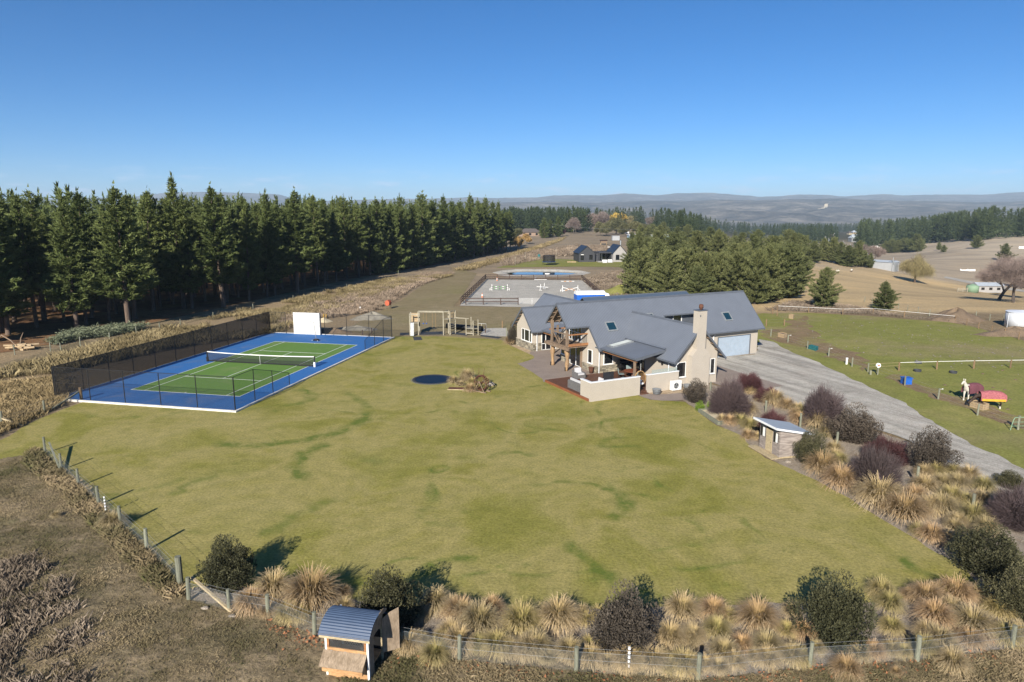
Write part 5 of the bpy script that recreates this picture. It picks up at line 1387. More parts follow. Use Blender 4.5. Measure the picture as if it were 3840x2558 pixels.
for k in range(5): MB().lathe([(.02, 0), (.05, .01), (.03, .05), (.045, .08), (.02, .09)], ins + Vector((0, 0, .25 + .17 * k)), 8).build('insulator', M['white'], f1)
f3 = fence('wire_fence', 'short wire fence with diagonal stays left of the tennis court', [(-180, 1660), (8, 1598), (168, 1549), (306, 1502)], 1.1, .085, (.4, .7, 1.0), .7, hs=[1.1, 1.1, 1.05, 1.1])
o3 = G(-180, 1660)
MB().tube(G(306, 1502) - o3 + Vector((0, 0, -.05)), G(306, 1502) - o3 + Vector((0, 0, 1.15)), .12, n=12).build('strainer_post', M['postbrown'], f3)
MB().beam(G(300, 1503) - o3 + Vector((0, 0, .8)), G(195, 1538) - o3 + Vector((0, 0, .08)), .10, .10).build('stay', M['post'], f3)
MB().beam(G(10, 1598) - o3 + Vector((0, 0, .62)), G(85, 1600) - o3 + Vector((0, 0, .05)), .11, .11).build('stay', M['pine'], f3)
Zq = lambda q: (2840 + q[0] * 400 / 2091, 1140 + q[1] * 300 / 1568)
pf = [Zq(q) for q in [(262, 640), (598, 755), (978, 883), (1395, 1028), (1855, 1228)]] + [Zp((975, 697)), Zp((1300, 815)), Zp((1595, 935)), Zp((1942, 1078)), Zp((2300, 1205)), (4010, 1720)]
f4 = fence('wire_fence', 'wire fence on grey posts between the driveway verge and horse paddock', [(2800, 1240)] + pf, .95, .07, (.3, .6, .9), None, wirer=.005)
o4 = G(2800, 1240)
for i in (1, 3, 7): 
    q = G(*pf[i]) - o4; MB().tube(q + Vector((0, 0, .86)), q + Vector((.28, 0, .90)), .012).lathe([(.0, 0), (.04, .02), (.04, .08), (0, .1)], q + Vector((.3, 0, .85)), 8).build('insulator', M['white'], f4)
rl = [Zp(q) for q in [(1248, 682), (1583, 672), (1908, 665), (2232, 660), (2600, 655)]]
f5 = fence('tape_fence', 'white electric tape fence on brown posts across the horse paddock', rl, .85, .08, (), None, 'postbrown')
o5 = G(*rl[0])
P5 = [G(*p) - o5 for p in rl]
for k in range(len(P5) - 1):
    MB().beam(P5[k] + Vector((0, 0, .82)), P5[k + 1] + Vector((0, 0, .82)), .010, .038).build('tape', M['white'], f5)
g5 = G(*Zp((982, 695))) - o5
for z in (.82, .52): MB().tube(g5 + Vector((0, 0, z)), P5[0] + Vector((0, 0, z)), .012, n=5).build('gate_cord', M['lightwood'], f5)
Zr = lambda q: (3200 + q[0] * 640 / 2354, 1100 + q[1] * 640 / 2354)
ff = [(2915, 1168), (3031, 1174), (3160, 1180)] + [Zr(q) for q in [(270, 285), (700, 330), (1405, 400), (1560, 440), (1725, 490), (1905, 535), (2085, 585), (2280, 640), (2480, 690)]]
f6 = fence('tape_fence', 'tape and wire fence along the far edge of the horse paddock', ff, .9, .06, (.3, .6), None, 'postbrown', wirer=.006)
o6 = G(*ff[0]); P6 = [G(*p) - o6 for p in ff]
for k in range(5): MB().beam(P6[k] + Vector((0, 0, .88)), P6[k + 1] + Vector((0, 0, .86)), .010, .035).build('tape', M['white'], f6)
fence('wire_fence', 'faint wire fence on thin posts across the dry hay field', [Zr(q) for q in [(155, 115), (260, 140), (620, 215), (745, 245), (890, 275), (1050, 310), (1230, 330), (1420, 340), (1690, 345), (1880, 375), (2070, 390)]], 1.0, .05, (.4, .9), None, wirer=.004)
fence('wire_fence', 'old post and wire fence along the plantation edge', [(-200, 1440), (56, 1330), (190, 1318), (230, 1322), (302, 1298), (412, 1280), (512, 1255), (600, 1240), (678, 1226), (800, 1200), (950, 1165), (1100, 1130), (1300, 1085), (1437, 1042), (1495, 1030)], 1.1, .06, (.35, .7, 1.0), None, wirer=.004)
fence('wire_fence', 'small timber enclosure fence behind the garage end', [Zq((170, 440)), Zq((525, 430)), Zq((385, 235)), Zq((300, 200))], .95, .08, (.5, .9), None, 'postbrown')
# ------------------------------------------------------------------ shrubs
def protos(mats_kind):
    return mats_kind
BUSH = {}
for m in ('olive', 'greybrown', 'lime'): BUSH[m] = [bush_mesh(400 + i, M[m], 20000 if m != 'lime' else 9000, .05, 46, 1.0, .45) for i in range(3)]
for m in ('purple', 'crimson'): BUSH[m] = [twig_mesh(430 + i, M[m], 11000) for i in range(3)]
CORE = core_mesh(5, M['barkgrey'])
DARKIN = {m: bush_mesh(470, M[m], 2600, .11, 12, .9, .2, 'inner_foliage') for m in ('purple', 'crimson')}
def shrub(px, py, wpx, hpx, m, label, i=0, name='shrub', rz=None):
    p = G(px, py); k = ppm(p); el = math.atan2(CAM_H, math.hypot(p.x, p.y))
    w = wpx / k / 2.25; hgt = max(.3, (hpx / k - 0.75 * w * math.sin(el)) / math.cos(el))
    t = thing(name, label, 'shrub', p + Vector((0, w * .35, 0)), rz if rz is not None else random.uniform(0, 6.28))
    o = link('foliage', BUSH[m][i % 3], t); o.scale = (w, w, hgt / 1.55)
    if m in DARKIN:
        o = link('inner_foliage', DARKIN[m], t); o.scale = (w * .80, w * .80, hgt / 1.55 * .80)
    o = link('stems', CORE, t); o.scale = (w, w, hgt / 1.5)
    return t
SH = [(845, 2222, 255, 200, 'olive', 'dark olive shrub inside the netted fence corner at lower left'),
      (1452, 2378, 285, 240, 'olive', 'wide dark olive shrub behind the small coop'),
      (2342, 2462, 285, 255, 'greybrown', 'rounded grey brown shrub in the middle of the near bed'),
      (3160, 2440, 305, 275, 'olive', 'big olive shrub in the near bed right of centre'),
      (3735, 2170, 300, 200, 'olive', 'dense olive shrub filling the bend of the bed at lower right'),
      (3850, 2330, 260, 210, 'olive', 'dark shrub cut by the right edge beside the near bed'),
      (3830, 1985, 230, 165, 'purple', 'wiry grey shrub at the right edge above the olive one'),
      (3800, 1835, 130, 70, 'olive', 'small dark green shrub at the edge of the drive on the far right'),
      (2745, 1560, 175, 140, 'purple', 'large wiry grey purple shrub beside the sandpit'),
      (2610, 1512, 102, 88, 'greybrown', 'brown shrub against the base of the chimney'),
      (2818, 1472, 112, 76, 'crimson', 'round crimson clipped shrub beside the concrete pad'),
      (2890, 1510, 118, 60, 'crimson', 'low crimson shrub at the top of the drive bed'),
      (2900, 1625, 128, 88, 'crimson', 'crimson shrub just behind the playhouse roof'),
      (3092, 1600, 178, 152, 'purple', 'tall feathery grey purple shrub at the drive edge'),
      (3215, 1664, 200, 145, 'greybrown', 'broad olive grey shrub below the feathery one'),
      (3042, 1746, 128, 135, 'olive', 'dark cone shaped shrub against the playhouse side'),
      (3330, 1742, 190, 105, 'crimson', 'dark red shrub behind the large wiry one'),
      (3288, 1846, 220, 172, 'purple', 'largest dome of wiry grey stems in the drive bed'),
      (3495, 1768, 185, 160, 'greybrown', 'brown purple shrub beside the bend of the drive'),
      (2627, 1543, 46, 40, 'lime', 'left of two bright green low mounds by the sandpit'),
      (2668, 1541, 48, 42, 'lime', 'right of two bright green low mounds by the sandpit'),
      (1922, 1292, 48, 78, 'greybrown', 'dark shrub against the bedroom gable wall')]
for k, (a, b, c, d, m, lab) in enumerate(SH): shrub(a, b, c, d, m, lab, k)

# ------------------------------------------------------------------ tussocks, each one its own plant
TN = [(1023, 2245, 130), (1163, 2280, 185), (938, 2290, 115), (1290, 2290, 70), (1286, 2240, 60), (1630, 2290, 115), (1533, 2440, 100), (1630, 2485, 105), (1694, 2300, 80), (1723, 2320, 120), (1800, 2370, 140), (1689, 2400, 100),
      (1957, 2370, 140), (2093, 2350, 145), (1863, 2450, 110), (2008, 2455, 125), (2195, 2340, 65), (2135, 2465, 105), (2216, 2445, 85), (2360, 2505, 95), (2450, 2510, 100), (2560, 2320, 125), (2513, 2420, 115), (2585, 2420, 80), (2560, 2518, 110),
      (2677, 2318, 110), (2731, 2332, 80), (2843, 2363, 150), (2969, 2312, 70), (2598, 2407, 90), (2690, 2393, 100), (2952, 2383, 80), (3016, 2390, 88), (2717, 2478, 110), (2785, 2441, 85), (2877, 2458, 115), (3060, 2447, 65), (3176, 2545, 105),
      (3338, 2291, 95), (3346, 2371, 90), (3476, 2264, 115), (3510, 2344, 130), (3587, 2256, 125), (3667, 2245, 75), (3652, 2375, 145), (3480, 2405, 100), (3748, 2314, 105), (3755, 2386, 75), (3572, 2310, 90), (3575, 2515, 105), (3361, 2535, 45), (3830, 2395, 90), (1480, 2300, 90), (1560, 2330, 80)]
TR_ = [(3089, 1777, 125), (3156, 1830, 125), (3303, 1902, 150), (3397, 1951, 160), (3254, 1870, 100), (3348, 1870, 90), (3473, 1844, 95), (3433, 1884, 90), (3540, 1830, 80), (3513, 1786, 62), (3468, 1790, 64), (3594, 1830, 85), (3638, 1800, 80),
       (3580, 1785, 65), (3692, 1840, 80), (3571, 1888, 90), (3535, 1929, 115), (3486, 1928, 90), (3652, 1964, 100), (3593, 1973, 72), (3580, 1991, 70), (3500, 2031, 100), (3446, 2009, 64), (3553, 2036, 75), (3147, 1741, 70), (3129, 1705, 70), (3690, 1900, 80), (3620, 1900, 70), (3700, 2010, 90)]
TP_ = [(2814, 1478, 42), (2857, 1504, 48), (2908, 1521, 82), (2950, 1534, 66), (2806, 1551, 72), (2738, 1593, 52), (2708, 1585, 42), (2780, 1593, 62), (2814, 1614, 66), (2806, 1648, 52), (2840, 1648, 44), (3031, 1576, 86), (3065, 1606, 88), (3001, 1589, 66), (3014, 1559, 62), (3133, 1725, 62), (2760, 1570, 52), (2990, 1545, 55), (3100, 1640, 60), (2990, 1570, 60)]
TW_ = [(1700, 1437, 42), (1751, 1427, 56), (1725, 1448, 32), (1763, 1470, 46), (1770, 1442, 40), (1825, 1436, 30), (1738, 1432, 36)]
def tussocks(lst, place, group):
    lst = sorted(lst)
    for k, (px, py, w) in enumerate(lst):
        p = G(px, py); r_ = w / ppm(p) / 2.0 * 1.38
        m = ('tussock', 'tussock2', 'tussock', 'tussock3', 'tussock', 'tussock2')[(k * 7 + int(px)) % 6]
        if (px, py) in ((1163, 2280), (2843, 2363), (3397, 1951), (3089, 1777)): m = 'tussock3'
        size = 'large' if r_ > .82 else ('small' if r_ < .48 else 'mid-sized')
        colr = {'tussock': 'straw', 'tussock2': 'olive', 'tussock3': 'russet'}[m]
        t = thing('tussock', '%s %s tussock, %s from the left %s' % (size, colr, ordinal(k), place), 'tussock', p + Vector((0, .15 * r_, 0)), random.uniform(0, 6.28), group)
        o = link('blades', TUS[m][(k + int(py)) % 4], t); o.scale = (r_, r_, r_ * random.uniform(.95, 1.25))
rt = random.Random(8)
for a, b, n_ in (((900, 2285), (1150, 2350), 4), ((1480, 2415), (2161, 2500), 9), ((2161, 2500), (2617, 2530), 7), ((2617, 2530), (3035, 2485), 7), ((3200, 2480), (3438, 2462), 4), ((3438, 2462), (3794, 2415), 6), ((3300, 2270), (3600, 2250), 5), ((2000, 2330), (2300, 2330), 4), ((1700, 2350), (1900, 2330), 3)):
    for k in range(n_):
        q = (k + rt.uniform(.1, .9)) / n_; TN.append((int(a[0] + (b[0] - a[0]) * q), int(a[1] + (b[1] - a[1]) * q - rt.uniform(0, 22)), int(rt.uniform(60, 108))))
tussocks(TN, 'in the near border by the wire fence', 'tussocks of the near border')
tussocks(TR_, 'in the drive bed below the playhouse', 'tussocks of the lower drive bed')
tussocks(TP_, 'around the playhouse and sandpit', 'tussocks around the playhouse')
tussocks(TW_, 'around the old water wheel', 'tussocks round the water wheel')
tussocks([(421, 1978, 92), (208, 1942, 34)], 'outside the left wire fence', 'tussocks outside the left fence')
tussocks([(1911, 1291, 46)], 'beside the bedroom gable', 'tussock by the bedroom gable')
tussocks([(3178, 2575, 60)], 'outside the near fence', 'tussock outside the near fence')

# ------------------------------------------------------------------ uncountable rough growth
def scatter(poly, n, seed, jx=0):
    """random ground points inside a polygon given in world x, y"""
    r = np.random.default_rng(seed); P = np.array([(p[0], p[1]) for p in poly]); lo, hi = P.min(0), P.max(0); out = []
    while len(out) < n:
        c = r.uniform(lo, hi, (n * 2, 2)); ins = np.zeros(len(c), bool)
        for i in range(len(P)):
            x1, y1 = P[i]; x2, y2 = P[i - 1]
            k = ((y1 > c[:, 1]) != (y2 > c[:, 1])) & (c[:, 0] < (x2 - x1) * (c[:, 1] - y1) / (y2 - y1 + 1e-9) + x1); ins ^= k
        out += list(c[ins])
    return np.array(out[:n])
def gp(*pts): return [G(*p) for p in pts]
A = scatter(gp((-150, 1790), (0, 1740), (160, 1712), *[(a - 8, b + 10) for a, b in FENCE_L[1:]], (708, 2262), (1150, 2370), (1150, 2620), (-150, 2620)), 7000, 1)
dn = fbm(A[:, 0] * .35, A[:, 1] * .35, 4)
stuff_grass('dry_grass', A[dn > .25], M['turf'], 'rough dry grass outside the left fence', .085, 36, .20, .0016, .5, 2, .7)
A = scatter(gp((1300, 2500), (1500, 2455), (2161, 2540), (2617, 2572), (3035, 2522), (3438, 2500), (3840, 2445), (3900, 2640), (1300, 2640)), 3200, 7)
stuff_grass('dry_grass', A, M['turf'], 'matted dry grass along the foot of the near fence', .11, 30, .17, .0016, .6, 3, .7)
A = scatter(gp((120, 1680), (300, 1830), (450, 1985), (560, 2085), (690, 2230), (640, 2250), (500, 2110), (380, 1990), (240, 1850), (100, 1740)), 650, 8)
stuff_grass('dry_grass', A, M['turf'], 'taller straw grass growing through the left netting', .26, 50, .16, .0018, .5, 4, .5)
A = scatter(gp((-100, 2150), (120, 2080), (330, 2330), (420, 2560), (-100, 2620)), 420, 18)
stuff_grass('grey_brush', A[fbm(A[:, 0] * .8, A[:, 1] * .8, 14) > .5], M['brush'], 'grey weeds in the rough pasture at lower left', .30, 50, .20, .0018, .4, 14, .5)
# tall straw bank between court and plantation, and left of the court
A = scatter(gp((-250, 1500), (0, 1420), (236, 1400), (300, 1385), (600, 1318), (1040, 1250), (1056, 1246), (1100, 1215), (1300, 1150), (1500, 1080), (1700, 1035), (1450, 1050), (1250, 1095), (900, 1172), (480, 1268), (0, 1395), (-250, 1465)), 4200, 9)
dn = fbm(A[:, 0] * .2, A[:, 1] * .2, 8)
stuff_grass('straw_grass', A[dn > .34], M['drygrass'], 'tall pale straw grass on the bank behind the tennis court', .58, 52, .36, .004, .30, 5, .5)
A = scatter(gp((-260, 1720), (0, 1625), (150, 1555), (240, 1505), (240, 1420), (0, 1440), (-260, 1520)), 2200, 10)
stuff_grass('straw_grass', A, M['drygrass'], 'thick straw grass left of the tennis court corner', .36, 52, .32, .003, .38, 6, .55)
A = scatter(gp((1060, 1240), (1200, 1200), (1400, 1170), (1550, 1080), (1700, 1025), (1600, 1030), (1400, 1085), (1200, 1140), (1060, 1190)), 1500, 11)
stuff_grass('grey_brush', A, M['brush'], 'grey brown brushy weeds on the bank beyond the court', .55, 44, .45, .008, .45, 7, .5)
A = scatter(gp((2190, 1050), (2300, 1020), (2420, 1015), (2470, 1060), (2440, 1120), (2300, 1130), (2230, 1090)), 700, 12)
stuff_grass('grey_brush', A, M['brush'], 'grey weeds on the bank between arena and grove', .6, 18, .45, .025, .5, 8, .4)
A = scatter(gp((2880, 1165), (2970, 1130), (3200, 1150), (3400, 1195), (3560, 1205), (3260, 1182), (3030, 1170)), 900, 13)
stuff_grass('grey_brush', A, M['brush'], 'grey weeds along the far paddock fence', .35, 14, .4, .022, .6, 9, .4)
A = scatter(gp((1880, 975), (2000, 945), (2180, 920), (2320, 930), (2180, 960), (2060, 965), (1900, 1000)), 900, 14)
stuff_grass('grey_brush', A, M['brush'], 'brushy weeds behind the trampoline lawn', .9, 16, .9, .05, .5, 10, .4)
A = scatter(gp((1700, 1015), (1900, 960), (2080, 905), (2120, 890), (2100, 905), (1930, 965), (1760, 1015)), 900, 15)
stuff_grass('straw_grass', A, M['drygrass'], 'straw grass ridge running along the far track', .8, 14, .7, .04, .4, 11, .4)
# fallen leaves caught along the near fence
r_ = np.random.default_rng(3)
L0 = [G(*p) for p in [(1000, 2335), (1180, 2410), (1723, 2500), (2161, 2540), (2617, 2572), (3035, 2522), (3438, 2500), (3794, 2452)]]
pts = []
for k in range(900):
    i = r_.integers(len(L0) - 1); p = L0[i].lerp(L0[i + 1], r_.random()); pts.append((p.x + r_.normal(0, .15), p.y + r_.normal(-.1, .25), .03 + abs(r_.normal(0, .05))))
pts = np.array(pts); D = unit(r_.normal(0, 1, (900, 3)) * np.array([1, 1, .35])); Lz = r_.uniform(.06, .13, 900)
V_, F_ = tri_blades(pts, D, Lz, Lz * .8, r_)
kind(link('fallen_leaves', np_mesh('fallen_leaves', V_, F_, M['leafbrown'])), 'stuff', 'fallen brown leaves along the near fence')
# gravel stones in the bed, real little stones
def pebble_field(name, pts, size, mat, label, seed):
    r = np.random.default_rng(seed); n = len(pts)
    o = np.array([(1, 0, 0), (-.5, .87, 0), (-.5, -.87, 0), (0, 0, .7)]); sc = size * r.uniform(.5, 1.6, n)
    V = pts[:, None, :] + o[None] * sc[:, None, None] * r.uniform(.7, 1.3, (n, 4, 1)); i = np.arange(n)[:, None] * 4
    F = np.concatenate([i + np.array([0, 1, 3]), i + np.array([1, 2, 3]), i + np.array([2, 0, 3])])
    return kind(link(name, np_mesh(name, V.reshape(-1, 3), F, mat)), 'stuff', label)
A = scatter(gp((720, 2250), (700, 2200), (1000, 2215), (1300, 2255), (1640, 2282), (2200, 2300), (2600, 2282), (3000, 2272), (3330, 2262), (3560, 2242), (3690, 2200), (3520, 2070), (3300, 1935), (3030, 1780), (2830, 1690), (2700, 1570), (2800, 1480), (3000, 1530), (3420, 1660), (3750, 1840), (4100, 2050), (4100, 2380), (3794, 2430), (2617, 2548)), 16000, 21)
pebble_field('bed_stones', np.column_stack([A, np.full(len(A), .006)]), .035, M['rock'], 'loose stones of the gravel bed', 5)
# ------------------------------------------------------------------ terrace furniture (house coordinates)
def hinv(px, py, z):
    p = gz(px, py, z) - HO; c, s = math.cos(TH), math.sin(TH); return (p.x * c + p.y * s, -p.x * s + p.y * c)
Zs = lambda x, y: (2120 + x * 340 / 2354, 1300 + y * 340 / 2354)
DZ = .235
def ht(name, label, cat, u, w, rz=0, z=DZ): return thing(name, label, cat, hw(u, w, z), TH + rz)
def lounge(name, label, u, w, rz, L, back=.78):
    t = ht(name, label, 'seat', u, w, rz); D_ = .82
    MB().box(0, L, 0, D_, .05, .38).build('base', M['wicker'], t)
    for k in range(7): MB().box(-.03, L + .03, -.04, -.002, .05 + .10 * k, .14 + .10 * k).build('weave_band', M['wicker'], t)
    MB().box(0, L, 0, .14, .38, back).build('backrest', M['wicker'], t)
    for x in (0, L - .13): MB().box(x, x + .13, .14, D_, .38, .60).build('armrest', M['wicker'], t)
    n_ = max(1, round((L - .26) / .68)); cwid = (L - .26) / n_
    for k in range(n_):
        MB().box(.14 + cwid * k, .12 + cwid * (k + 1), .15, D_ + .02, .385, .52).build('seat_cushion', M['cushion'], t)
        MB().prism([(.14 + cwid * k, .15, .52), (.14 + cwid * k, .30, .52), (.14 + cwid * k, .22, .98), (.14 + cwid * k, .10, .96)], (cwid - .03, 0, 0)).build('back_cushion', M['cushion'], t)
    return t
lounge('outdoor_sofa', 'long grey wicker sofa with pale cushions, its back to the lawn', .28, 3.95, -PI / 2, 2.3)
u_, w_ = hinv(*Zs(300, 830), DZ); lounge('outdoor_armchair', 'grey wicker armchair with one pale cushion at the patio end of the deck', u_ - .2, w_ + .75, PI * 1.0 + .0, .95) if False else lounge('outdoor_armchair', 'grey wicker armchair with one pale cushion at the patio end of the deck', u_ + .75, w_ + .5, PI, .95)
lounge('outdoor_armchair', 'grey wicker armchair with pale cushions against the black screen', 2.95, 2.0, PI / 2, .95)
t = ht('coffee_table', 'low glass topped table between the wicker seats', 'table', 1.75, 2.6)
MB().box(-.5, .5, -.35, .35, .36, .385).build('glass_top', M['paneglass'], t); MB().box(-.42, .42, -.28, .28, 0, .30).build('base', M['wicker'], t)
for k in range(4): MB().box(-.5 + (k % 2) * .94, -.44 + (k % 2) * .94, -.35 + (k // 2) * .64, -.29 + (k // 2) * .64, 0, .36).build('leg', M['wicker'], t)
# folding black board screen
t = ht('board_screen', 'black stained board screen standing on the deck', 'screen', 3.15, 1.35)
for k in range(8): MB().box(.0 + .14 * k, .135 + .14 * k, 1.30, 1.34, 0, 1.38 - .01 * (k % 2)).build('board', M['blackpaint'], t)
for k in range(8): MB().box(-.05, -.01, .10 + .15 * k, .24 + .15 * k, 0, 1.42 - .012 * (k % 3)).build('board', M['blackpaint'], t)
t = ht('kamado_cover', 'grey green covered shape leaning before the black screen', 'covered chair', 3.75, 1.15, .3)
mb = MB(); mb.path([(0, 0, .25), (.25, .0, .62), (.55, 0, .92), (.72, 0, 1.05)], [.26, .25, .23, .12], 12); mb.build('cover', M['greenchair'], t, True); MB().lathe([(.2, 0), (.12, .25), (.05, .45)], (.2, 0, 0), 10).build('foot', M['black'], t)
u_, w_ = hinv(*Zs(670, 690), .03)
t = thing('plant_pot', 'glossy dark brown pot beside the stone wall', 'pot', hw(u_, w_, .03), 0); MB().lathe([(.17, 0), (.25, .45), (.28, .58), (.30, .60), (.27, .62), (.25, .58)], n=16).build('pot_body', M['rust'], t, True); MB().lathe([(.0, .53), (.25, .55)], n=16).build('soil', M['soil'], t)
# round table and chairs under the terrace roof
u_, w_ = 7.55, 4.35
t = ht('round_table', 'round red brown table under the terrace roof', 'table', u_, w_)
MB().lathe([(.0, .70), (.78, .70), (.80, .72), (.80, .75), (.0, .755)], n=28).build('tabletop', M['redtop'], t); MB().lathe([(.35, 0), (.30, .05), (.08, .12), (.07, .7)], n=14).build('pedestal', M['redtop'], t)
for k, (a, lab) in enumerate(((2.7, 'sage green chair at the left of the round table'), (4.3, 'sage green chair on the near side of the round table'), (1.2, 'sage green chair behind the round table'))):
    c = ht('dining_chair', lab, 'chair', u_ + 1.05 * math.cos(a), w_ + 1.05 * math.sin(a), a + PI / 2)
    MB().box(-.25, .25, -.25, .25, .42, .47).build('seat', M['greenchair'], c); MB().prism([(-.25, -.28, .47), (-.25, -.22, .47), (-.25, -.30, .95), (-.25, -.35, .95)], (.5, 0, 0)).build('backrest', M['greenchair'], c)
    for sx in (-.22, .22):
        for sy in (-.22, .22): MB().tube((sx, sy, 0), (sx, sy, .43), .018, n=6).build('leg', M['black'], c)
# barbecue
t = ht('barbecue', 'black barbecue with side shelf and cover lid by the house wall', 'barbecue', 8.6, 7.4, .1)
MB().box(-.45, .45, -.28, .28, .35, .78).build('cabinet', M['black'], t); mb = MB(); mb.prism([(-.45, -.28, .79), (-.45, .28, .79), (-.45, .26, 1.0), (-.45, .05, 1.12), (-.45, -.18, 1.05)], (.9, 0, 0)); mb.build('lid', M['black'], t)
MB().box(-.85, -.46, -.22, .22, .74, .78).build('side_shelf', M['black'], t); MB().tube((-.4, -.32, .93), (.4, -.32, .93), .015).build('handle', M['wire'], t)
for sx in (-.4, .4):
    for sy in (-.22, .22): MB().tube((sx, sy, 0), (sx, sy, .35), .02, n=6).build('leg', M['black'], t)
# egg chair
t = ht('hanging_chair', 'golden cane hanging egg chair with white cushion in the wall gap', 'chair', 5.85, .85, -.4)
for k in range(11):
    a = -1.25 + 2.5 * k / 10; mb = MB()
    mb.path([(.47 * math.sin(a) * math.sin(q), .42 * math.cos(a) * math.sin(q) + .1, .95 - .66 * math.cos(q)) for q in np.linspace(.02, PI - .02, 13)], .011, 5); mb.build('cane_rib', M['cane'], t)
mb = MB(); mb.path([(.47 * math.sin(q), -.02, .95 - .68 * math.cos(q)) for q in np.linspace(0, 2 * PI, 25)], .028, 6); mb.build('rim', M['cane'], t)
MB().lathe([(0, .36), (.34, .42), (.38, .50), (.3, .56), (0, .58)], (0, .08, 0), 16).build('cushion', M['white'], t, True); MB().lathe([(0, .60), (.2, .62), (.22, .74), (0, .80)], (.02, .24, 0), 14).build('pillow', M['white'], t, True)
MB().tube((0, .0, 1.6), (0, .0, 2.28), .012).build('rope', M['white'], t); MB().lathe([(.34, 0), (.34, .03), (.05, .05)], n=16).build('floor_plate', M['black'], t)
MB().path([(0, .45, .03), (0, .55, 1.0), (0, .5, 1.9), (0, .2, 2.25), (0, 0, 2.28)], .025, 6).build('stand', M['black'], t)
# heat pump, tubs
t = ht('heat_pump', 'white heat pump outdoor unit on the pebbles by the wall', 'heat pump', 8.36, -.52, 0, .03)
MB().box(0, 1.02, 0, .36, .05, .88).build('casing', M['white'], t)
mb = MB(); mb.path([(.42 + .27 * math.cos(q), -.012, .47 + .27 * math.sin(q)) for q in np.linspace(0, 2 * PI, 25)], .014, 5); mb.build('fan_ring', M['zinc'], t)
MB().prism([(.42 + .255 * math.cos(q), -.004, .47 + .255 * math.sin(q)) for q in np.linspace(0, 2 * PI, 20, endpoint=False)], (0, .003, 0)).build('fan_opening', M['zinc'], t)
for k in range(3): MB().prism([(.42, -.010, .47), (.42 + .23 * math.cos(k * 2.09), -.010, .47 + .23 * math.sin(k * 2.09)), (.42 + .23 * math.cos(k * 2.09 + .7), -.010, .47 + .23 * math.sin(k * 2.09 + .7))], (0, .004, 0)).build('fan_blade', M['black'], t)
for x in (.1, .85): MB().box(x, x + .08, -.02, .38, 0, .05).build('foot', M['black'], t)
for k in range(3): MB().prism([(.90 + .028 * math.cos(a), -.006, .74 + .028 * math.sin(a)) for a in (k * 2.09 + PI / 2 - .5, k * 2.09 + PI / 2, k * 2.09 + PI / 2 + .5)] + [(.90, -.006, .74)], (0, .004, 0)).build('emblem', M['zinc'], t)
MB().box(1.02, 1.10, .05, .3, .25, .65).build('valve_cover', M['black'], t)
for (u_, w_, lab) in ((6.55, -.62, 'galvanised tub planter left of the heat pump'), (10.0, -.62, 'galvanised tub planter right of the heat pump')):
    t = ht('tub_planter', lab, 'planter', u_, w_, 0, .03); MB().lathe([(.30, 0), (.38, .42), (.41, .44), (.39, .46), (.36, .42)], n=20).build('tub', M['zinc'], t, True); MB().lathe([(0, .37), (.36, .39)], n=20).build('soil', M['soil'], t)
    for z in (.12, .30): MB().lathe([(.31 + .19 * z, z - .01), (.325 + .19 * z, z), (.31 + .19 * z, z + .012)], n=20).build('band', M['zinc'], t)

# ------------------------------------------------------------------ sunken trampoline, water wheel
tp = G(1621, 1424)
t = thing('sunken_trampoline', 'round dark blue trampoline sunk level with the lawn', 'trampoline', tp)
MB().lathe([(0, .03), (1.62, .03), (1.62, .045), (0, .046)], n=40).build('bed', pm('navy_mat', (.005, .016, .036), (.004, .013, .03), 2, .55), t)
MB().lathe([(1.66, .01), (1.66, .06), (1.86, .07), (1.90, .03), (1.92, .0)], n=40).build('rim', M['rubber'], t)
MB().lathe([(1.92, .0), (2.0, .02), (2.06, .0)], n=40).build('surround', M['trim'], t)
for k in range(30):
    a = 2 * PI * k / 30; MB().tube((1.60 * math.cos(a), 1.60 * math.sin(a), .055), (1.70 * math.cos(a), 1.70 * math.sin(a), .06), .018, n=4).build('spring', M['black'], t)
ww = G(1806, 1468)
t = thing('water_mill', 'rusty iron bucket water wheel on an A frame in the lawn', 'water wheel', ww, R(-35))
for y0 in (-.16, .16):
    mb = MB(); mb.path([(.66 * math.cos(q), y0, .80 + .66 * math.sin(q)) for q in np.linspace(0, 2 * PI, 29)], .035, 6); mb.build('rim', M['rust'], t)
    for k in range(6):
        a = k * PI / 6 * 2; MB().tube((0, y0 * .5, .80), (.65 * math.cos(a), y0, .80 + .65 * math.sin(a)), .016, n=5).build('spoke', M['rust'], t)
for k in range(20):
    a = 2 * PI * k / 20; c, s = math.cos(a), math.sin(a)
    MB().add([(.54 * c, -.16, .80 + .54 * s), (.54 * c, .16, .80 + .54 * s), (.70 * math.cos(a + .12), .16, .80 + .70 * math.sin(a + .12)), (.70 * math.cos(a + .12), -.16, .80 + .70 * math.sin(a + .12))], [(0, 1, 2, 3)]).build('bucket', M['rust'], t)
mb = MB(); mb.lathe([(.05, -.3), (.05, .3)], (0, 0, 0), 10); mb.v = [(a, c, b + .8) for a, b, c in mb.v]; mb.build('axle', M['rust'], t)
for y0 in (-.34, .30):
    for s in (-1, 1): MB().beam((s * .55, y0, 0), (0, y0, 1.0), .06, .06).build('frame_leg', M['timber'], t)
MB().beam((-.75, -.34, .05), (.75, -.34, .05), .12, .1).build('base_beam', M['timber'], t); MB().beam((-.75, .30, .05), (.75, .30, .05), .12, .1).build('base_beam', M['timber'], t)
for k, (px, py, dx) in enumerate(((1778, 1408, -.12), (1796, 1409, 0), (1812, 1411, .12))):
    p = G(px, py + 6); tag(MB().tube(p, p + Vector((dx, 0, .95)), .025, .015).build('garden_stake', M['rust']), '%s of three rusty stakes behind the water wheel' % ('left', 'middle', 'right')[k], 'stake')
p = G(1712, 1459)
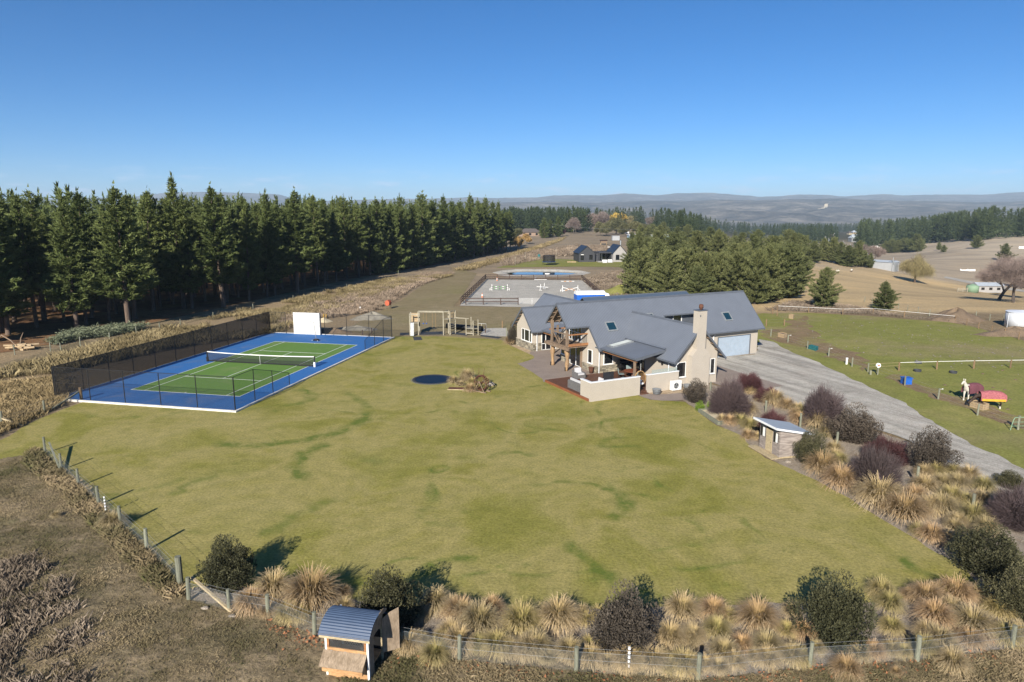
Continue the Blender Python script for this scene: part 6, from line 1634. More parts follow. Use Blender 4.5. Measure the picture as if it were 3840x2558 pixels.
t = thing('well_cover', 'flat rusty plate cover with pale edge beside the tussocks', 'cover', p, R(-4)); MB().box(-.72, .68, -.35, .35, .03, .08).build('plate', M['rust'], t); MB().box(-.76, .72, -.42, -.36, .0, .07).build('edge', M['pine'], t)
p = G(1842, 1447); t = thing('garden_rock', 'pale rounded stone right of the water wheel', 'stone', p); MB().lathe([(.0, 0), (.3, .0), (.36, .14), (.28, .28), (.1, .36), (0, .37)], n=11, sy=.8).build('stone_body', M['rock'], t, True)

# ------------------------------------------------------------------ playground
pg = G(1538, 1257)
def pgx(zx): return (zx - 195) * .0066
t = thing('play_tower', 'grey timber climbing tower with slide at the left of the playground', 'play tower', pg)
for (x_, y_, z_) in ((0, 0, 2.85), (1.1, 0, 3.1), (0, 1.1, 2.85), (1.1, 1.1, 2.9)): MB().beam((x_, y_, 0), (x_, y_, z_), .12, .12).build('post', M['playwood'], t)
for k in range(8): MB().box(.02 + .135 * k, .145 + .135 * k, -.02, 1.1, 1.55, 1.60).build('deck_board', M['playwood'], t)
for k in range(7): MB().box(.07 + .14 * k, .20 + .14 * k, 1.05, 1.09, 1.6, 2.75).build('back_board', M['lightwood'], t)
MB().beam((0, 0, 2.72), (1.1, 0, 2.72), .08, .12).build('rail', M['playwood'], t)
MB().prism([(.10, -.1, 1.60), (.55, -.1, 1.60), (.62, -.95, .05), (.17, -.95, .05)], (0, -.02, .05)).build('slide', M['zinc'], t)
for k in range(7): MB().tube((-.02, -.1, .25 + .2 * k), (-.02, .5, .25 + .2 * k), .03, n=6).build('rung', M['playwood'], t)
t = thing('swing_frame', 'timber swing beam with two hanging swings between the towers', 'swing', pg + Vector((1.1, .3, 0)))
MB().beam((0, 0, 3.05), (3.25, 0, 3.02), .16, .2).build('beam', M['playwood'], t)
for (x0, x1, mt) in ((.62, 1.02, 'blueplastic'), (1.8, 2.2, 'black')):
    for x_ in (x0, x1): MB().tube((x_, 0, 3.0), (x_, 0, .9 if mt == 'black' else 1.55), .012, n=4).build('rope', M['cane'], t)
    if mt == 'black': MB().box(x0 - .03, x1 + .03, -.1, .1, .86, .9).build('seat', M['rubber'], t)
    else:
        for x_ in (x0, x1): MB().lathe([(.04, 0), (.1, .06), (.04, .16)], (x_, 0, 1.4), 8).build('handle', M['blueplastic'], t)
t = thing('play_tower', 'tall grey timber tower with rope ladder in the middle of the playground', 'play tower', pg + Vector((pgx(850), .05, 0)))
for (x_, y_, z_) in ((0, 0, 3.15), (.85, .05, 3.1), (1.45, 1.1, 3.1), (.55, 1.15, 3.1)): MB().beam((x_, y_, 0), (x_, y_, z_), .12, .12).build('post', M['playwood'], t)
for k in range(9): MB().prism([(-.05 + .1 * k, 0, 2.05), (.04 + .1 * k, 0, 2.05), (.64 + .1 * k, 1.15, 2.05), (.55 + .1 * k, 1.15, 2.05)], (0, 0, .05)).build('deck_board', M['playwood'], t)
for k in range(6): MB().beam((.62 + .15 * k, 1.14, 2.1), (.62 + .15 * k, 1.14, 3.0), .13, .03).build('back_board', M['lightwood'], t)
for (a, b) in (((0, 0, 3.05), (.85, .05, 3.05)), ((.85, .05, 3.05), (1.45, 1.1, 3.05)), ((0, 0, 3.05), (.55, 1.15, 3.05))): MB().beam(a, b, .07, .12).build('rail', M['playwood'], t)
for k in range(6): MB().beam((.9, .1, .3 + .3 * k), (1.4, 1.0, .3 + .3 * k), .07, .07).build('rung', M['playwood'], t)
MB().beam((1.3, .7, 2.15), (3.2, .7, 2.05), .06, .08).build('monkey_bar', M['playwood'], t); MB().beam((1.4, 1.05, 2.15), (3.25, 1.05, 2.0), .06, .08).build('monkey_bar', M['playwood'], t)
t = thing('play_tower', 'low timber platform with steering wheel at the right of the playground', 'play tower', pg + Vector((pgx(1295), -.05, 0)))
for (x_, y_, z_) in ((0, 0, 2.2), (.92, -.2, 1.95), (1.55, .05, 2.05), (.62, .6, 2.3)): MB().beam((x_, y_, 0), (x_, y_, z_), .11, .11).build('post', M['playwood'], t)
MB().prism([(0, 0, .82), (.92, -.2, .82), (1.55, .05, .82), (.62, .6, .82)], (0, 0, .06)).build('platform', M['playwood'], t); MB().beam((0, 0, .28), (.92, -.2, .28), .08, .12).build('step', M['playwood'], t)
mb = MB(); mb.path([(1.15 + .17 * math.cos(q), -.22, 1.72 + .17 * math.sin(q)) for q in np.linspace(0, 2 * PI, 17)], .025, 6); mb.build('steering_wheel', M['black'], t)
MB().tube((1.55, .05, 1.55), (2.6, -.1, 1.5), .025).tube((2.6, -.1, 1.5), (2.6, -.1, 0), .025).build('bar', M['wire'], t)
a, b = G(1676, 1232), G(1808, 1243)
t = thing('culvert_pipe', 'long black plastic culvert pipe lying behind the playground', 'pipe', a); d = b - a
mb = MB(); n = 20; x_ = d.normalized(); s_ = Vector((-x_.y, x_.x, 0))
for p_ in (Vector((0, 0, 0)), d):
    for rr_ in (.36, .31):
        for i in range(n): q = 2 * PI * i / n; mb.v.append(tuple(p_ + s_ * math.cos(q) * rr_ + Vector((0, 0, .36 + math.sin(q) * rr_))))
for i in range(n):
    j = (i + 1) % n; mb.f += [(i, j, 2 * n + j, 2 * n + i), (n + i, 3 * n + i, 3 * n + j, n + j), (i, n + i, n + j, j), (2 * n + i, 2 * n + j, 3 * n + j, 3 * n + i)]; mb.mi += [0] * 4
mb.build('pipe_wall', M['black'], t, True)
for k in range(3): MB().tube(d * (k * .45 + .05), d * (k * .45 + .05) + Vector((0, 0, 1.0)) + s_ * .45, .05).build('stake', M['playwood'], t)
for k, (q, lab) in enumerate((([(0, 608), (185, 612), (180, 648), (0, 655)], 'leftmost black rubber mat beside the court'), ([(400, 595), (850, 582), (850, 640), (370, 648)], 'black rubber mat under the swings'), ([(1000, 600), (1290, 620), (1285, 665), (985, 630)], 'black rubber mat before the culvert pipe'),
                     ([(1560, 650), (1955, 695), (1880, 718), (1535, 672)], 'black rubber mat at the right end of the playground'), ([(245, 685), (400, 686), (430, 745), (270, 752)], 'small black mat at the foot of the slide'))):
    pts = [G(1500 + a * .1954, 1130 + b * .1954) for a, b in q]; tag(MB().prism([p + Vector((0, 0, .014)) for p in pts], (0, 0, .03)).build('rubber_mat', M['rubber']), lab, 'mat')
for k, (zx, zy, h, m, lab) in enumerate(((1965, 512, 1.0, 'postbrown', 'lone brown post in the field right of the playground'), (2048, 672, 1.05, 'post', 'grey post by the gravel patch near the bedroom'), (1642, 610, 1.0, 'darkrail', 'dark short post right of the culvert pipe'), (1840, 690, .6, 'wire', 'thin pale stake on the rubber mat'))):
    p = G(1500 + zx * .1954, 1130 + zy * .1954); tag(MB().tube(p - Vector((0, 0, .05)), p + Vector((0, 0, h)), .08 if m != 'wire' else .02, n=8).build('post', M[m]), lab, 'post')

# ------------------------------------------------------------------ riding arena
def rails(name, label, pts, n, mat='darkrail', h=1.15, nr=3):
    P = []
    for k in range(len(pts) - 1):
        a, b = G(*pts[k]), G(*pts[k + 1])
        for i in range(n[k]): P.append(a.lerp(b, i / n[k]))
    P.append(G(*pts[-1])); t = thing(name, label, 'fence', P[0]); o = P[0]
    for p in P: MB().box(p.x - o.x - .08, p.x - o.x + .08, p.y - o.y - .08, p.y - o.y + .08, 0, h + .05).build('post', M[mat], t)
    for a, b in zip(P, P[1:]):
        for z in [h * (i + 1) / nr - .06 for i in range(nr)][-nr:]: MB().beam(a - o + Vector((0, 0, z)), b - o + Vector((0, 0, z)), .05, .15).build('rail', M[mat], t)
    return t
rails('arena_fence', 'dark brown post and rail fence down the left side of the arena', [(1728, 1141), (1821, 1048)], [14])
rails('arena_fence', 'dark brown post and rail fence along the far side of the arena', [(1821, 1048), (2182, 1050)], [8])
rails('arena_fence', 'dark brown post and rail fence down the right side of the arena', [(2182, 1050), (2295, 1152)], [14])
rails('arena_fence', 'short dark brown rail fence at the near left of the arena', [(1747, 1143), (1943, 1143)], [3], nr=2)
a, b = G(1945, 1143), G(2045, 1143)
t = thing('pipe_gate', 'white tube gate in the near side of the arena', 'gate', a); d = b - a
for k in range(6): MB().tube(Vector((0, 0, .15 + .19 * k)), d + Vector((0, 0, .15 + .19 * k)), .02, n=5).build('bar', M['white'], t)
for q in (0, .5, 1): MB().tube(d * q, d * q + Vector((0, 0, 1.15)), .022, n=5).build('upright', M['white'], t)
Za = lambda x, y: (1700 + x * 600 / 2354, 1010 + y * 600 / 2354)
green = pm('green_pole_band', (.16, .45, .14), None, 2, .6); orange = pm('orange_pole_band', (.62, .30, .10), None, 2, .6)
def standard(t, x, side):
    MB().beam((x, 0, 0), (x, 0, 1.25), .08, .08).build('upright', M['white'], t); MB().beam((x, 0, .62), (x + side * .42, 0, .38), .05, .05).build('wing', M['white'], t); MB().beam((x + side * .42, 0, 0), (x + side * .42, 0, .40), .06, .06).build('wing_post', M['white'], t); MB().beam((x, 0, .16), (x + side * .42, 0, .16), .05, .05).build('wing', M['white'], t); MB().beam((x, -.3, .03), (x, .3, .03), .08, .06).build('foot', M['white'], t)
def pole(t, a, b, bands):
    n_ = len(bands); a, b = Vector(a), Vector(b); p_ = None
    for k, m in enumerate(bands): MB().tube(a.lerp(b, k / n_), a.lerp(b, (k + 1) / n_), .05, n=8).build('pole', m, t)
a, b = G(*Za(568, 312)), G(*Za(795, 315)); L = (b - a).length
t = thing('horse_jump', 'white horse jump with two green and white poles', 'horse jump', a); standard(t, 0, -1); standard(t, L, 1)
for z in (.35, .78): pole(t, (0, -.08, z), (L, -.08, z), [M['rubber'], green, M['white'], green, M['rubber'], green, M['white'], green, M['rubber']])
a, b = G(*Za(1607, 330)), G(*Za(1832, 332)); L = (b - a).length
t = thing('horse_jump', 'white cross pole jump with orange banded poles', 'horse jump', a); standard(t, 0, -1); standard(t, L, 1)
pole(t, (0, -.08, .85), (L, -.08, .10), [M['white'], M['white'], orange, M['white'], orange, M['white']]); pole(t, (0, .02, .10), (L, .02, .85), [M['white'], orange, M['white'], orange, M['white'], M['white']])
a = G(*Za(1312, 300))
t = thing('horse_jump', 'all white jump seen end on in the middle of the arena', 'horse jump', a, R(72)); standard(t, -1.4, -1); standard(t, 1.4, 1)
pole(t, (-1.4, 0, .5), (1.4, 0, .5), [M['white']] * 3); pole(t, (-.4, -1.3, .55), (.2, 1.3, .55), [M['white']] * 2)
a, b = G(*Za(1190, 158)), G(*Za(1375, 156)); t = thing('ground_pole', 'white ground pole at the far side of the arena', 'pole', a); pole(t, (0, 0, .06), b - a + Vector((0, 0, .06)), [M['white']] * 2)
a, b = G(*Za(1585, 181)), G(*Za(1780, 181)); t = thing('ground_pole', 'pink and white banded ground pole at the far right of the arena', 'pole', a); pole(t, (0, 0, .06), b - a + Vector((0, 0, .06)), [M['white'], orange, M['white'], orange, M['white']])
for (x_, y_, lab) in ((425, 415, 'orange marker cone near the left arena fence'), (643, 172, 'orange marker cone at the far left of the arena')):
    t = thing('marker_cone', lab, 'cone', G(*Za(x_, y_))); MB().lathe([(.16, .03), (.03, .9), (.0, .91)], n=12).build('cone', M['cone'], t); MB().box(-.22, .22, -.22, .22, 0, .03).build('base', M['cone'], t); MB().lathe([(.118, .32), (.078, .58)], n=12).build('stripe', M['white'], t)
tag(MB().box(-.14, .14, -.14, .14, 0, .3).lathe([(.1, .3), (.05, .36)], n=8).build('marker_block', M['white']), 'small white marker block by the far arena fence', 'marker').location = G(*Za(1210, 142))
# horse truck behind the house
p = G(2212, 1141)
t = thing('horse_truck', 'white and blue horse truck parked behind the homestead', 'truck', p, R(8))
MB().box(-2.6, 2.3, -1.1, 1.1, .5, 1.75).build('body', M['blueplastic'], t)
mb = MB(); mb.prism([(-2.6, -1.12, 1.752)] + [(-2.6, -1.12 * math.cos(q), 1.95 + .42 * math.sin(q)) for q in np.linspace(0, PI, 11)] + [(-2.6, 1.12, 1.752)], (5.0, 0, 0)); mb.build('roof', M['white'], t)
MB().prism([(2.42, -1.0, .5), (3.4, -1.0, .5), (3.4, -1.0, 1.2), (3.0, -1.0, 1.9), (2.42, -1.0, 1.95)], (0, 2.0, 0)).build('cab', M['white'], t)
for x_ in (-1.7, 2.6):
    for y_ in (-1.05, .85):
        w = MB().add([], []); n = 14
        for yy in (y_, y_ + .2):
            for i in range(n): w.v.append((x_ + .42 * math.cos(2 * PI * i / n), yy, .42 + .42 * math.sin(2 * PI * i / n)))
        w.f = [(i, (i + 1) % n, n + (i + 1) % n, n + i) for i in range(n)] + [tuple(range(n)), tuple(range(2 * n - 1, n - 1, -1))]; w.mi = [0] * len(w.f); w.build('wheel', M['rubber'], t)
# ------------------------------------------------------------------ chicken coop at the lower edge
ca_, cb_ = G(1225, 2536), G(1387, 2560)
d = (cb_ - ca_); CWD = d.length; cang = math.atan2(d.y, d.x)
coop = thing('chicken_coop', 'small plywood chicken coop with curved navy iron roof and open door', 'coop', ca_, cang)
W_, D_ = CWD, 1.25
for x_ in (0, W_ - .07):
    for y_, h_ in ((0, 1.72), (D_ - .07, 1.95)): MB().box(x_, x_ + .07, y_, y_ + .07, 0, h_).build('corner_post', M['white' if x_ == 0 or y_ == 0 else 'pine'], coop)
MB().box(.08, W_ - .08, .0, .02, .02, .42).build('lower_panel', M['ply'], coop)
nb_ = MB().prism([(.0, -.30, .42), (.0, -.02, .42), (.0, -.02, .95), (.0, -.30, .70)], (W_ - .12, 0, 0)).build('nest_box', M['ply'], coop)
MB().prism([(-.05, -.42, .66), (W_ - .06, -.42, .66), (W_ - .06, .0, 1.02), (-.05, .0, 1.02)], (0, -.01, .025)).build('lid', M['plygrey'], nb_)
MB().prism([(.55 * W_, -.31, .71), (.68 * W_, -.31, .71), (.60 * W_, -.32, .60)], (0, -.004, 0)).build('flap', M['white'], nb_)
for k in range(3): MB().box(.2 + .5 * k, .28 + .5 * k, -.02, .0, 1.03, 1.05).build('hinge', M['wire'], nb_)
MB().box(.07, W_ - .07, .0, .04, 1.03, 1.14).build('sill_rail', M['ply'], coop)
for x_ in (.07, W_ - .16): MB().box(x_, x_ + .09, -.005, .035, 1.14, 1.62).build('window_stile', M['timber_or'], coop)
# wire mesh front, real wires
wm = MB()
for k in range(22):
    x_ = .16 + (W_ - .32) * k / 21; wm.tube((x_, .02, 1.14), (min(x_ + .25, W_ - .16), .02, 1.60), .004, n=3, caps=False); wm.tube((x_, .022, 1.14), (max(x_ - .25, .16), .022, 1.60), .004, n=3, caps=False)
wm.build('wire_mesh', M['wire'], coop)
MB().box(.1, W_ - .1, D_ - .04, D_ - .02, .4, 1.7).build('back_panel', M['black'], coop); MB().box(.03, W_ - .03, .05, D_ - .05, .40, .44).build('floor', M['ply'], coop)
MB().box(.0, .02, .07, D_ - .07, .02, 1.75).build('left_panel', M['ply'], coop)
MB().box(W_ - .02, W_, .07, .42, .02, 1.72).build('right_panel', M['plygrey'], coop)
MB().prism([(W_ - .02, .42, 1.45), (W_ - .02, D_ - .07, 1.45), (W_ - .02, D_ - .07, 1.92), (W_ - .02, .9, 2.02), (W_ - .02, .42, 1.86)], (.02, 0, 0)).build('right_panel', M['plygrey'], coop)
MB().box(-.12, W_ + .12, -.16, -.12, 1.58, 1.72).build('fascia', M['pine'], coop)
MB().prism([(W_ + .10, -.14, 1.70), (W_ + .10, .25, 1.98), (W_ + .10, .7, 2.13), (W_ + .10, 1.1, 2.12), (W_ + .10, D_ + .1, 1.98), (W_ + .10, D_ + .1, 1.9), (W_ + .10, .6, 1.98), (W_ + .10, -.1, 1.55)], (.02, 0, 0)).build('end_board', M['plygrey'], coop)
rf = MB(); n = 170
for k in range(n + 1):
    t_ = k / n; ang = R(150) - R(118) * t_; yv = .62 + .92 * math.cos(ang); zv = 1.23 + .90 * math.sin(ang) + .011 * math.sin(t_ * 2 * PI * 19)
    rf.v += [(-.14, yv, zv), (W_ + .12, yv, zv)]
rf.f = [(2 * k, 2 * k + 1, 2 * k + 3, 2 * k + 2) for k in range(n)]; rf.mi = [0] * n
rf.build('roof', pm('navy_corrugated_iron', (.055, .085, .145), (.045, .07, .12), 2, .45), coop)
dr = MB().prism([(0, 0, .35), (.62, 0, .35), (.62, 0, 1.95), (.30, 0, 1.85), (0, 0, 1.66)], (0, .02, 0)).build('door', M['plygrey'], coop); dr.location = (W_ + .02, D_ - .12, 0); dr.rotation_euler = (0, 0, R(38))
MB().box(W_ - .5, W_ - .05, D_ - .10, D_ - .06, 1.25, 1.45).build('inner_board', M['pine'], coop)

# ------------------------------------------------------------------ playhouse and sandpit
fl, fr = G(2846, 1682), G(2920, 1724)
d = fr - fl; L = d.length; a = math.atan2(d.y, d.x)
t = thing('playhouse', 'weathered brown board playhouse with white sloping roof', 'playhouse', fl, a)
S2 = 2.1   # depth
MB().box(-.02, L + .02, .0, S2, .06, .16).build('floor_frame', M['pine'], t)
for k in range(5): MB().box(-.35, L + .12, -.62 + .125 * k, -.50 + .125 * k, .10, .15).build('porch_board', M['pine'], t)
MB().box(-.3, L, -.55, -.05, .0, .09).build('porch_bearer', M['timber'], t)
H0, H1 = 2.02, 1.58   # wall height at the front, at the back
MB().prism([(.03, .03, .16), (.03, S2 - .03, .16), (.03, S2 - .03, H1 - .03), (.03, .03, H0 - .03)], (L - .06, 0, 0)).build('frame', M['black'], t)
dx0, dx1 = L * .32, L * .64
for k in range(15):
    z0 = .17 + .125 * k; z1 = min(z0 + .135, H0 - .02)
    if z1 - z0 < .03: continue
    win = .98 < z0 < 1.62
    for (x0, x1) in ((0, dx0), (dx1, L)):
        segs = [(x0, x1)] if not win else ([(x0, x0 + .10), (x1 - .12, x1)] if x0 == 0 else [(x0, x0 + .14), (x1 - .22, x1)])
        for (s0, s1) in segs: MB().prism([(s0, .028, z0), (s0, -.012 + random.uniform(-.004, .004), z0), (s0, .016, z1), (s0, .028, z1)], (s1 - s0, 0, 0)).build('weatherboard', M['weatherboard'], t)
    if z0 > 1.7: MB().prism([(dx0, .028, z0), (dx0, -.012, z0), (dx0, .016, z1), (dx0, .028, z1)], (dx1 - dx0, 0, 0)).build('weatherboard', M['weatherboard'], t)
    ymax = S2 if z1 <= H1 else S2 * (H0 - z1) / (H0 - H1)
    if ymax > .1:
        MB().prism([(L - .028, 0, z0), (L + .014 + random.uniform(-.004, .004), 0, z0), (L - .014, 0, z1), (L - .028, 0, z1)], (0, ymax, 0)).build('weatherboard', M['weatherboard'], t)
        MB().prism([(.028, 0, z0), (-.012, 0, z0), (.014, 0, z1), (.028, 0, z1)], (0, ymax, 0)).build('weatherboard', M['weatherboard'], t)
dr = MB().box(dx0 + .02, dx1 - .02, -.03, .005, .17, 1.68).build('door', M['pine'], t)
MB().box(dx1 - .16, dx1 - .08, -.055, -.032, .85, .88).build('handle', M['black'], dr)
for (x0, x1) in ((.10, dx0 - .12), (dx1 + .14, L - .22)):
    w_ = MB().box(x0, x1, .0, .02, 1.0, 1.70).build('window', M['glass'], t); MB().box((x0 + x1) / 2 - .02, x1 - .02, -.012, -.002, 1.03, 1.64).build('curtain', M['white'], w_); MB().box(x0 - .03, x0, -.02, .02, .98, 1.72).box(x1, x1 + .03, -.02, .02, .98, 1.72).build('frame', M['black'], w_)
rfz = lambda y: H0 + .05 + (H1 - H0) * y / S2
rw = MB().prism([(-.22, -.40, rfz(-.40)), (L + .18, -.40, rfz(-.40)), (L + .18, S2 + .25, rfz(S2 + .25)), (-.22, S2 + .25, rfz(S2 + .25))], (0, 0, .03)).build('roof', M['shedroof'], t)
MB().box(-.23, L + .19, -.43, -.402, rfz(-.40) - .10, rfz(-.40) + .04).build('fascia', M['whitemetal'], rw); MB().prism([(L + .182, -.43, rfz(-.43) - .09), (L + .182, S2 + .26, rfz(S2 + .26) - .09), (L + .182, S2 + .26, rfz(S2 + .26) + .04), (L + .182, -.43, rfz(-.43) + .04)], (.025, 0, 0)).build('fascia', M['whitemetal'], rw)
for k, (x_, y_) in enumerate(((.1, -.2), (L - .1, -.2), (L - .1, S2 - .2))): MB().box(x_ - .12, x_ + .12, y_ - .1, y_ + .1, -.05, .08).build('footing_stone', M['rock'], t)
sp = [G(2620, 1545), G(2686, 1540), G(2762, 1573), G(2695, 1595)]
t = thing('sandpit', 'timber edged sandpit filled with pale sand', 'sandpit', sp[0]); o = sp[0]; Q = [p - o for p in sp]
MB().prism([q + Vector((0, 0, .02)) for q in Q], (0, 0, .13)).build('sand', M['sand'], t)
for k in range(4): MB().beam(Q[k] + Vector((0, 0, .14)), Q[(k + 1) % 4] + Vector((0, 0, .14)), .16, .24 + .01 * k).build('edge_board', M['post'], t)
# garden posts in the drive bed
for k, (px, py, h, lab) in enumerate(((2871, 1548, 1.0, 'grey post above the crimson shrub near the playhouse'), (3000, 1606, 1.15, 'dark post right behind the playhouse'), (3137, 1678, 1.1, 'grey post below the broad olive shrub'), (3437, 1820, 1.15, 'greenish post between the wiry shrub and tussocks'), (3645, 1925, 1.1, 'greenish post in the lower drive bed'), (2664, 1465, .8, 'short grey post beside the wiry shrub by the house'))):
    p = G(px, py); tag(MB().tube(p - Vector((0, 0, .05)), p + Vector((0, 0, h)), .085, .08, n=10).build('garden_post', M['post']), lab, 'post')
for k, (px, py, s, lab) in enumerate(((650, 2200, .2, 'stone at the foot of the corner strainer post'), (770, 2285, .17, 'loose stone outside the lower left fence'), (872, 2315, .17, 'paler loose stone outside the fence near the coop side'), (3492, 1890, .2, 'pale stone among the drive bed tussocks'), (2955, 1735, .22, 'flat stone beside the playhouse porch'))):
    p = G(px, py); r_ = random.Random(k); mb = MB(); mb.lathe([(0, -.02), (s * .9, 0), (s, s * .35), (s * .6, s * .65), (0, s * .7)], n=8, sy=.7); mb.v = [(a * r_.uniform(.8, 1.15), b * r_.uniform(.8, 1.15), c) for a, b, c in mb.v]; ob = mb.build('loose_stone', M['rock']); ob.location = p; tag(ob, lab, 'stone')

# ------------------------------------------------------------------ horses and paddock things
def horse(name, label, px, py, rz, coat, rug, trim, head_down, legs_m, H_=1.5):
    t = thing(name, label, 'horse', G(px, py), rz)
    vs = [(0, 0, 1.08), (.35, 0, 1.10), (.72, 0, 1.12), (-.35, 0, 1.08), (-.70, 0, 1.12)]; es = [(0, 1), (1, 2), (0, 3), (3, 4)]; rad = [.30, .30, .27, .29, .27]
    if head_down: nk = [(1.02, 0, 1.05, .17), (1.28, 0, .82, .13), (1.42, 0, .62, .12), (1.62, 0, .42, .085), (1.70, 0, .34, .06)]
    else: nk = [(.95, 0, 1.32, .18), (1.12, 0, 1.58, .13), (1.24, 0, 1.74, .12), (1.46, 0, 1.58, .085), (1.56, 0, 1.50, .06)]
    pv = 2
    for (x_, y_, z_, r0) in nk: vs.append((x_, y_, z_)); rad.append(r0); es.append((pv, len(vs) - 1)); pv = len(vs) - 1
    for s in (-1, 1):
        for root, pts in ((2, [(.70, .15, .82, .11), (.72, .15, .48, .06), (.70, .15, .14, .045), (.74, .15, .03, .06)]), (4, [(-.66, .16, .86, .15), (-.58, .16, .66, .09), (-.80, .16, .46, .055), (-.74, .16, .14, .045), (-.70, .16, .03, .06)])):
            pv = root
            for (x_, y_, z_, r0) in pts: vs.append((x_ + (.06 * s if root == 4 else -.05 * s), s * y_, z_)); rad.append(r0); es.append((pv, len(vs) - 1)); pv = len(vs) - 1
    # tail and ears
    for (root, pts) in ((4, [(-.95, 0, 1.10, .06), (-1.02, 0, .75, .07), (-1.0, 0, .45, .03)]),):
        pv = root
        for (x_, y_, z_, r0) in pts: vs.append((x_, y_, z_)); rad.append(r0); es.append((pv, len(vs) - 1)); pv = len(vs) - 1
    me = bpy.data.meshes.new('body'); me.from_pydata(vs, es, []); me.materials.append(M[coat])
    ob = link('body', me, t); ob.modifiers.new('Skin', 'SKIN'); sv = me.skin_vertices[0].data
    for i, r0 in enumerate(rad): sv[i].radius = (r0 * .82, r0)
    sv[0].use_root = True
    sub = ob.modifiers.new('Sub', 'SUBSURF'); sub.levels = 2; sub.render_levels = 2
    hx, hz_ = (nk[2][0], nk[2][2])
    for s in (-1, 1): MB().lathe([(.05, 0), (.035, .08), (0, .16)], (hx - .03, s * .07, hz_ + .08), 6).build('ear', M[coat], t)
    for s in (-1, 1):
        for x_ in (.72, -.72): MB().lathe([(.07, 0), (.062, .05), (.052, .20)], (x_ + (-.05 * s if x_ > 0 else .06 * s) + .0, s * .155, 0), 10).build('sock', M[legs_m], t)
    # rug: a draped shell from chest to tail
    mb = MB(); n = 15; xs = np.linspace(-1.0, .92, 14)
    for x_ in xs:
        for i in range(n):
            q = PI * (i / (n - 1)) ; wy = .37 + .02 * math.sin(6 * x_); top = 1.43 + .05 * math.cos(3.1 * x_) - (.16 * max(0, -x_ - .75) / .25)
            y_ = -wy * math.cos(q); z_ = .80 + (top - .80) * math.sin(q) ** .55
            if i in (0, n - 1): z_ = .68
            mb.v.append((x_, y_, z_))
    for k in range(13):
        for i in range(n - 1): mb.f.append((k * n + i, k * n + i + 1, (k + 1) * n + i + 1, (k + 1) * n + i)); mb.mi.append(0)
    ru = mb.build('rug', M[rug], t, True)
    if trim:
        for s in (-1, 1): MB().prism([(-.92, s * .385, .66), (.85, s * .385, .66), (.85, s * .385, .84), (-.92, s * .385, .84)], (0, s * .008, 0)).build('rug_trim', M[trim], ru)
    return t
horse('horse', 'grey horse in a maroon rug standing head up by the trough', 3641, 1499, R(205), 'horsewhite', 'maroon', None, False, 'horsewhite')
horse('horse', 'bay horse in a pink rug with yellow hem feeding at the trough', 3712, 1530, R(172), 'horsedark', 'pinkrug', 'yellowtrim', True, 'horsewhite')
Zh = lambda x, y: (3580 + x * 260 / 2038, 1420 + y * 260 / 2038)
def crate(name, label, cat, a, b, c, h, mat, lidmat):
    """open timber box: near-left, near-right and far-left base corners (native px)"""
    A, B, C = G(*a), G(*b), G(*c); o = A; u = B - A; w = C - A; t = thing(name, label, cat, o); th_ = .04
    for (p, q) in ((Vector((0, 0, 0)), u), (w, u + w), (Vector((0, 0, 0)), w), (u, u + w)):
        n_ = 3
        for k in range(n_): MB().beam(p + Vector((0, 0, h * (k + .5) / n_)), q + Vector((0, 0, h * (k + .5) / n_)), th_ if p != q else th_, h / n_ - .015).build('board', M[mat], t)
    MB().prism([Vector((0, 0, h * .75)), u + Vector((0, 0, h * .75)), u + w + Vector((0, 0, h * .75)), w + Vector((0, 0, h * .75))], (0, 0, .03)).build('filling', M[lidmat], t)
    return t
crate('feed_trough', 'long timber feed trough in front of the horses', 'trough', Zh(440, 825), Zh(830, 940), Zh(600, 790), .5, 'lightwood', 'dirt')
crate('timber_crate', 'brown timber box beside the paddock fence near the garage', 'crate', Zq((400, 640)), Zq((505, 668)), Zq((470, 620)), .5, 'lightwood', 'timber')
crate('timber_crate', 'pale timber feed bin in the top corner of the paddock', 'crate', Zq((615, 288)), Zq((695, 298)), Zq((640, 270)), .6, 'lightwood', 'timber')
crate('wire_crate', 'teal plastic crate by the paddock fence post', 'crate', Zq((1000, 880)), Zq((1140, 920)), Zq((1050, 860)), .42, 'teal', 'teal')
p = G(*Zp((1312, 800))); t = thing('water_tub', 'bright blue plastic tub behind a paddock fence post', 'tub', p); MB().prism([(-.36, -.3, 0), (.36, -.3, 0), (.36, .3, 0), (-.36, .3, 0)], (0, 0, .58)).build('tub_body', M['blueplastic'], t); MB().box(-.42, .42, -.36, .36, .58, .64).build('tub_rim', M['blueplastic'], t)
p = G(*Zp((787, 627))); t = thing('pipe_stub', 'white capped pipe standing by the paddock fence', 'pipe', p); MB().tube((0, 0, 0), (0, 0, .62), .10).build('stub', M['white'], t); MB().tube((0, 0, .62), (0, 0, .70), .125).build('cap', M['white'], t)
p = G(*Zp((1060, 720))); t = thing('tape_reel', 'orange and white fence tape reel on a short post', 'reel', p)
MB().beam((0, 0, 0), (0, 0, .75), .10, .10).build('post', M['post'], t); mb = MB().lathe([(.22, -.07), (.22, -.05), (.12, -.04), (.12, .04), (.22, .05), (.22, .07)], n=14); mb.v = [(x_, z_, y_ + .95) for x_, y_, z_ in mb.v]; mb.build('reel_drum', M['white'], t); MB().box(-.10, .10, -.12, -.08, .9, 1.0).build('reel_hub', M['terracotta'], t)
MB().beam((-.65, .1, 0), (-.65, .1, .42), .16, .16).build('stump', M['post'], t)
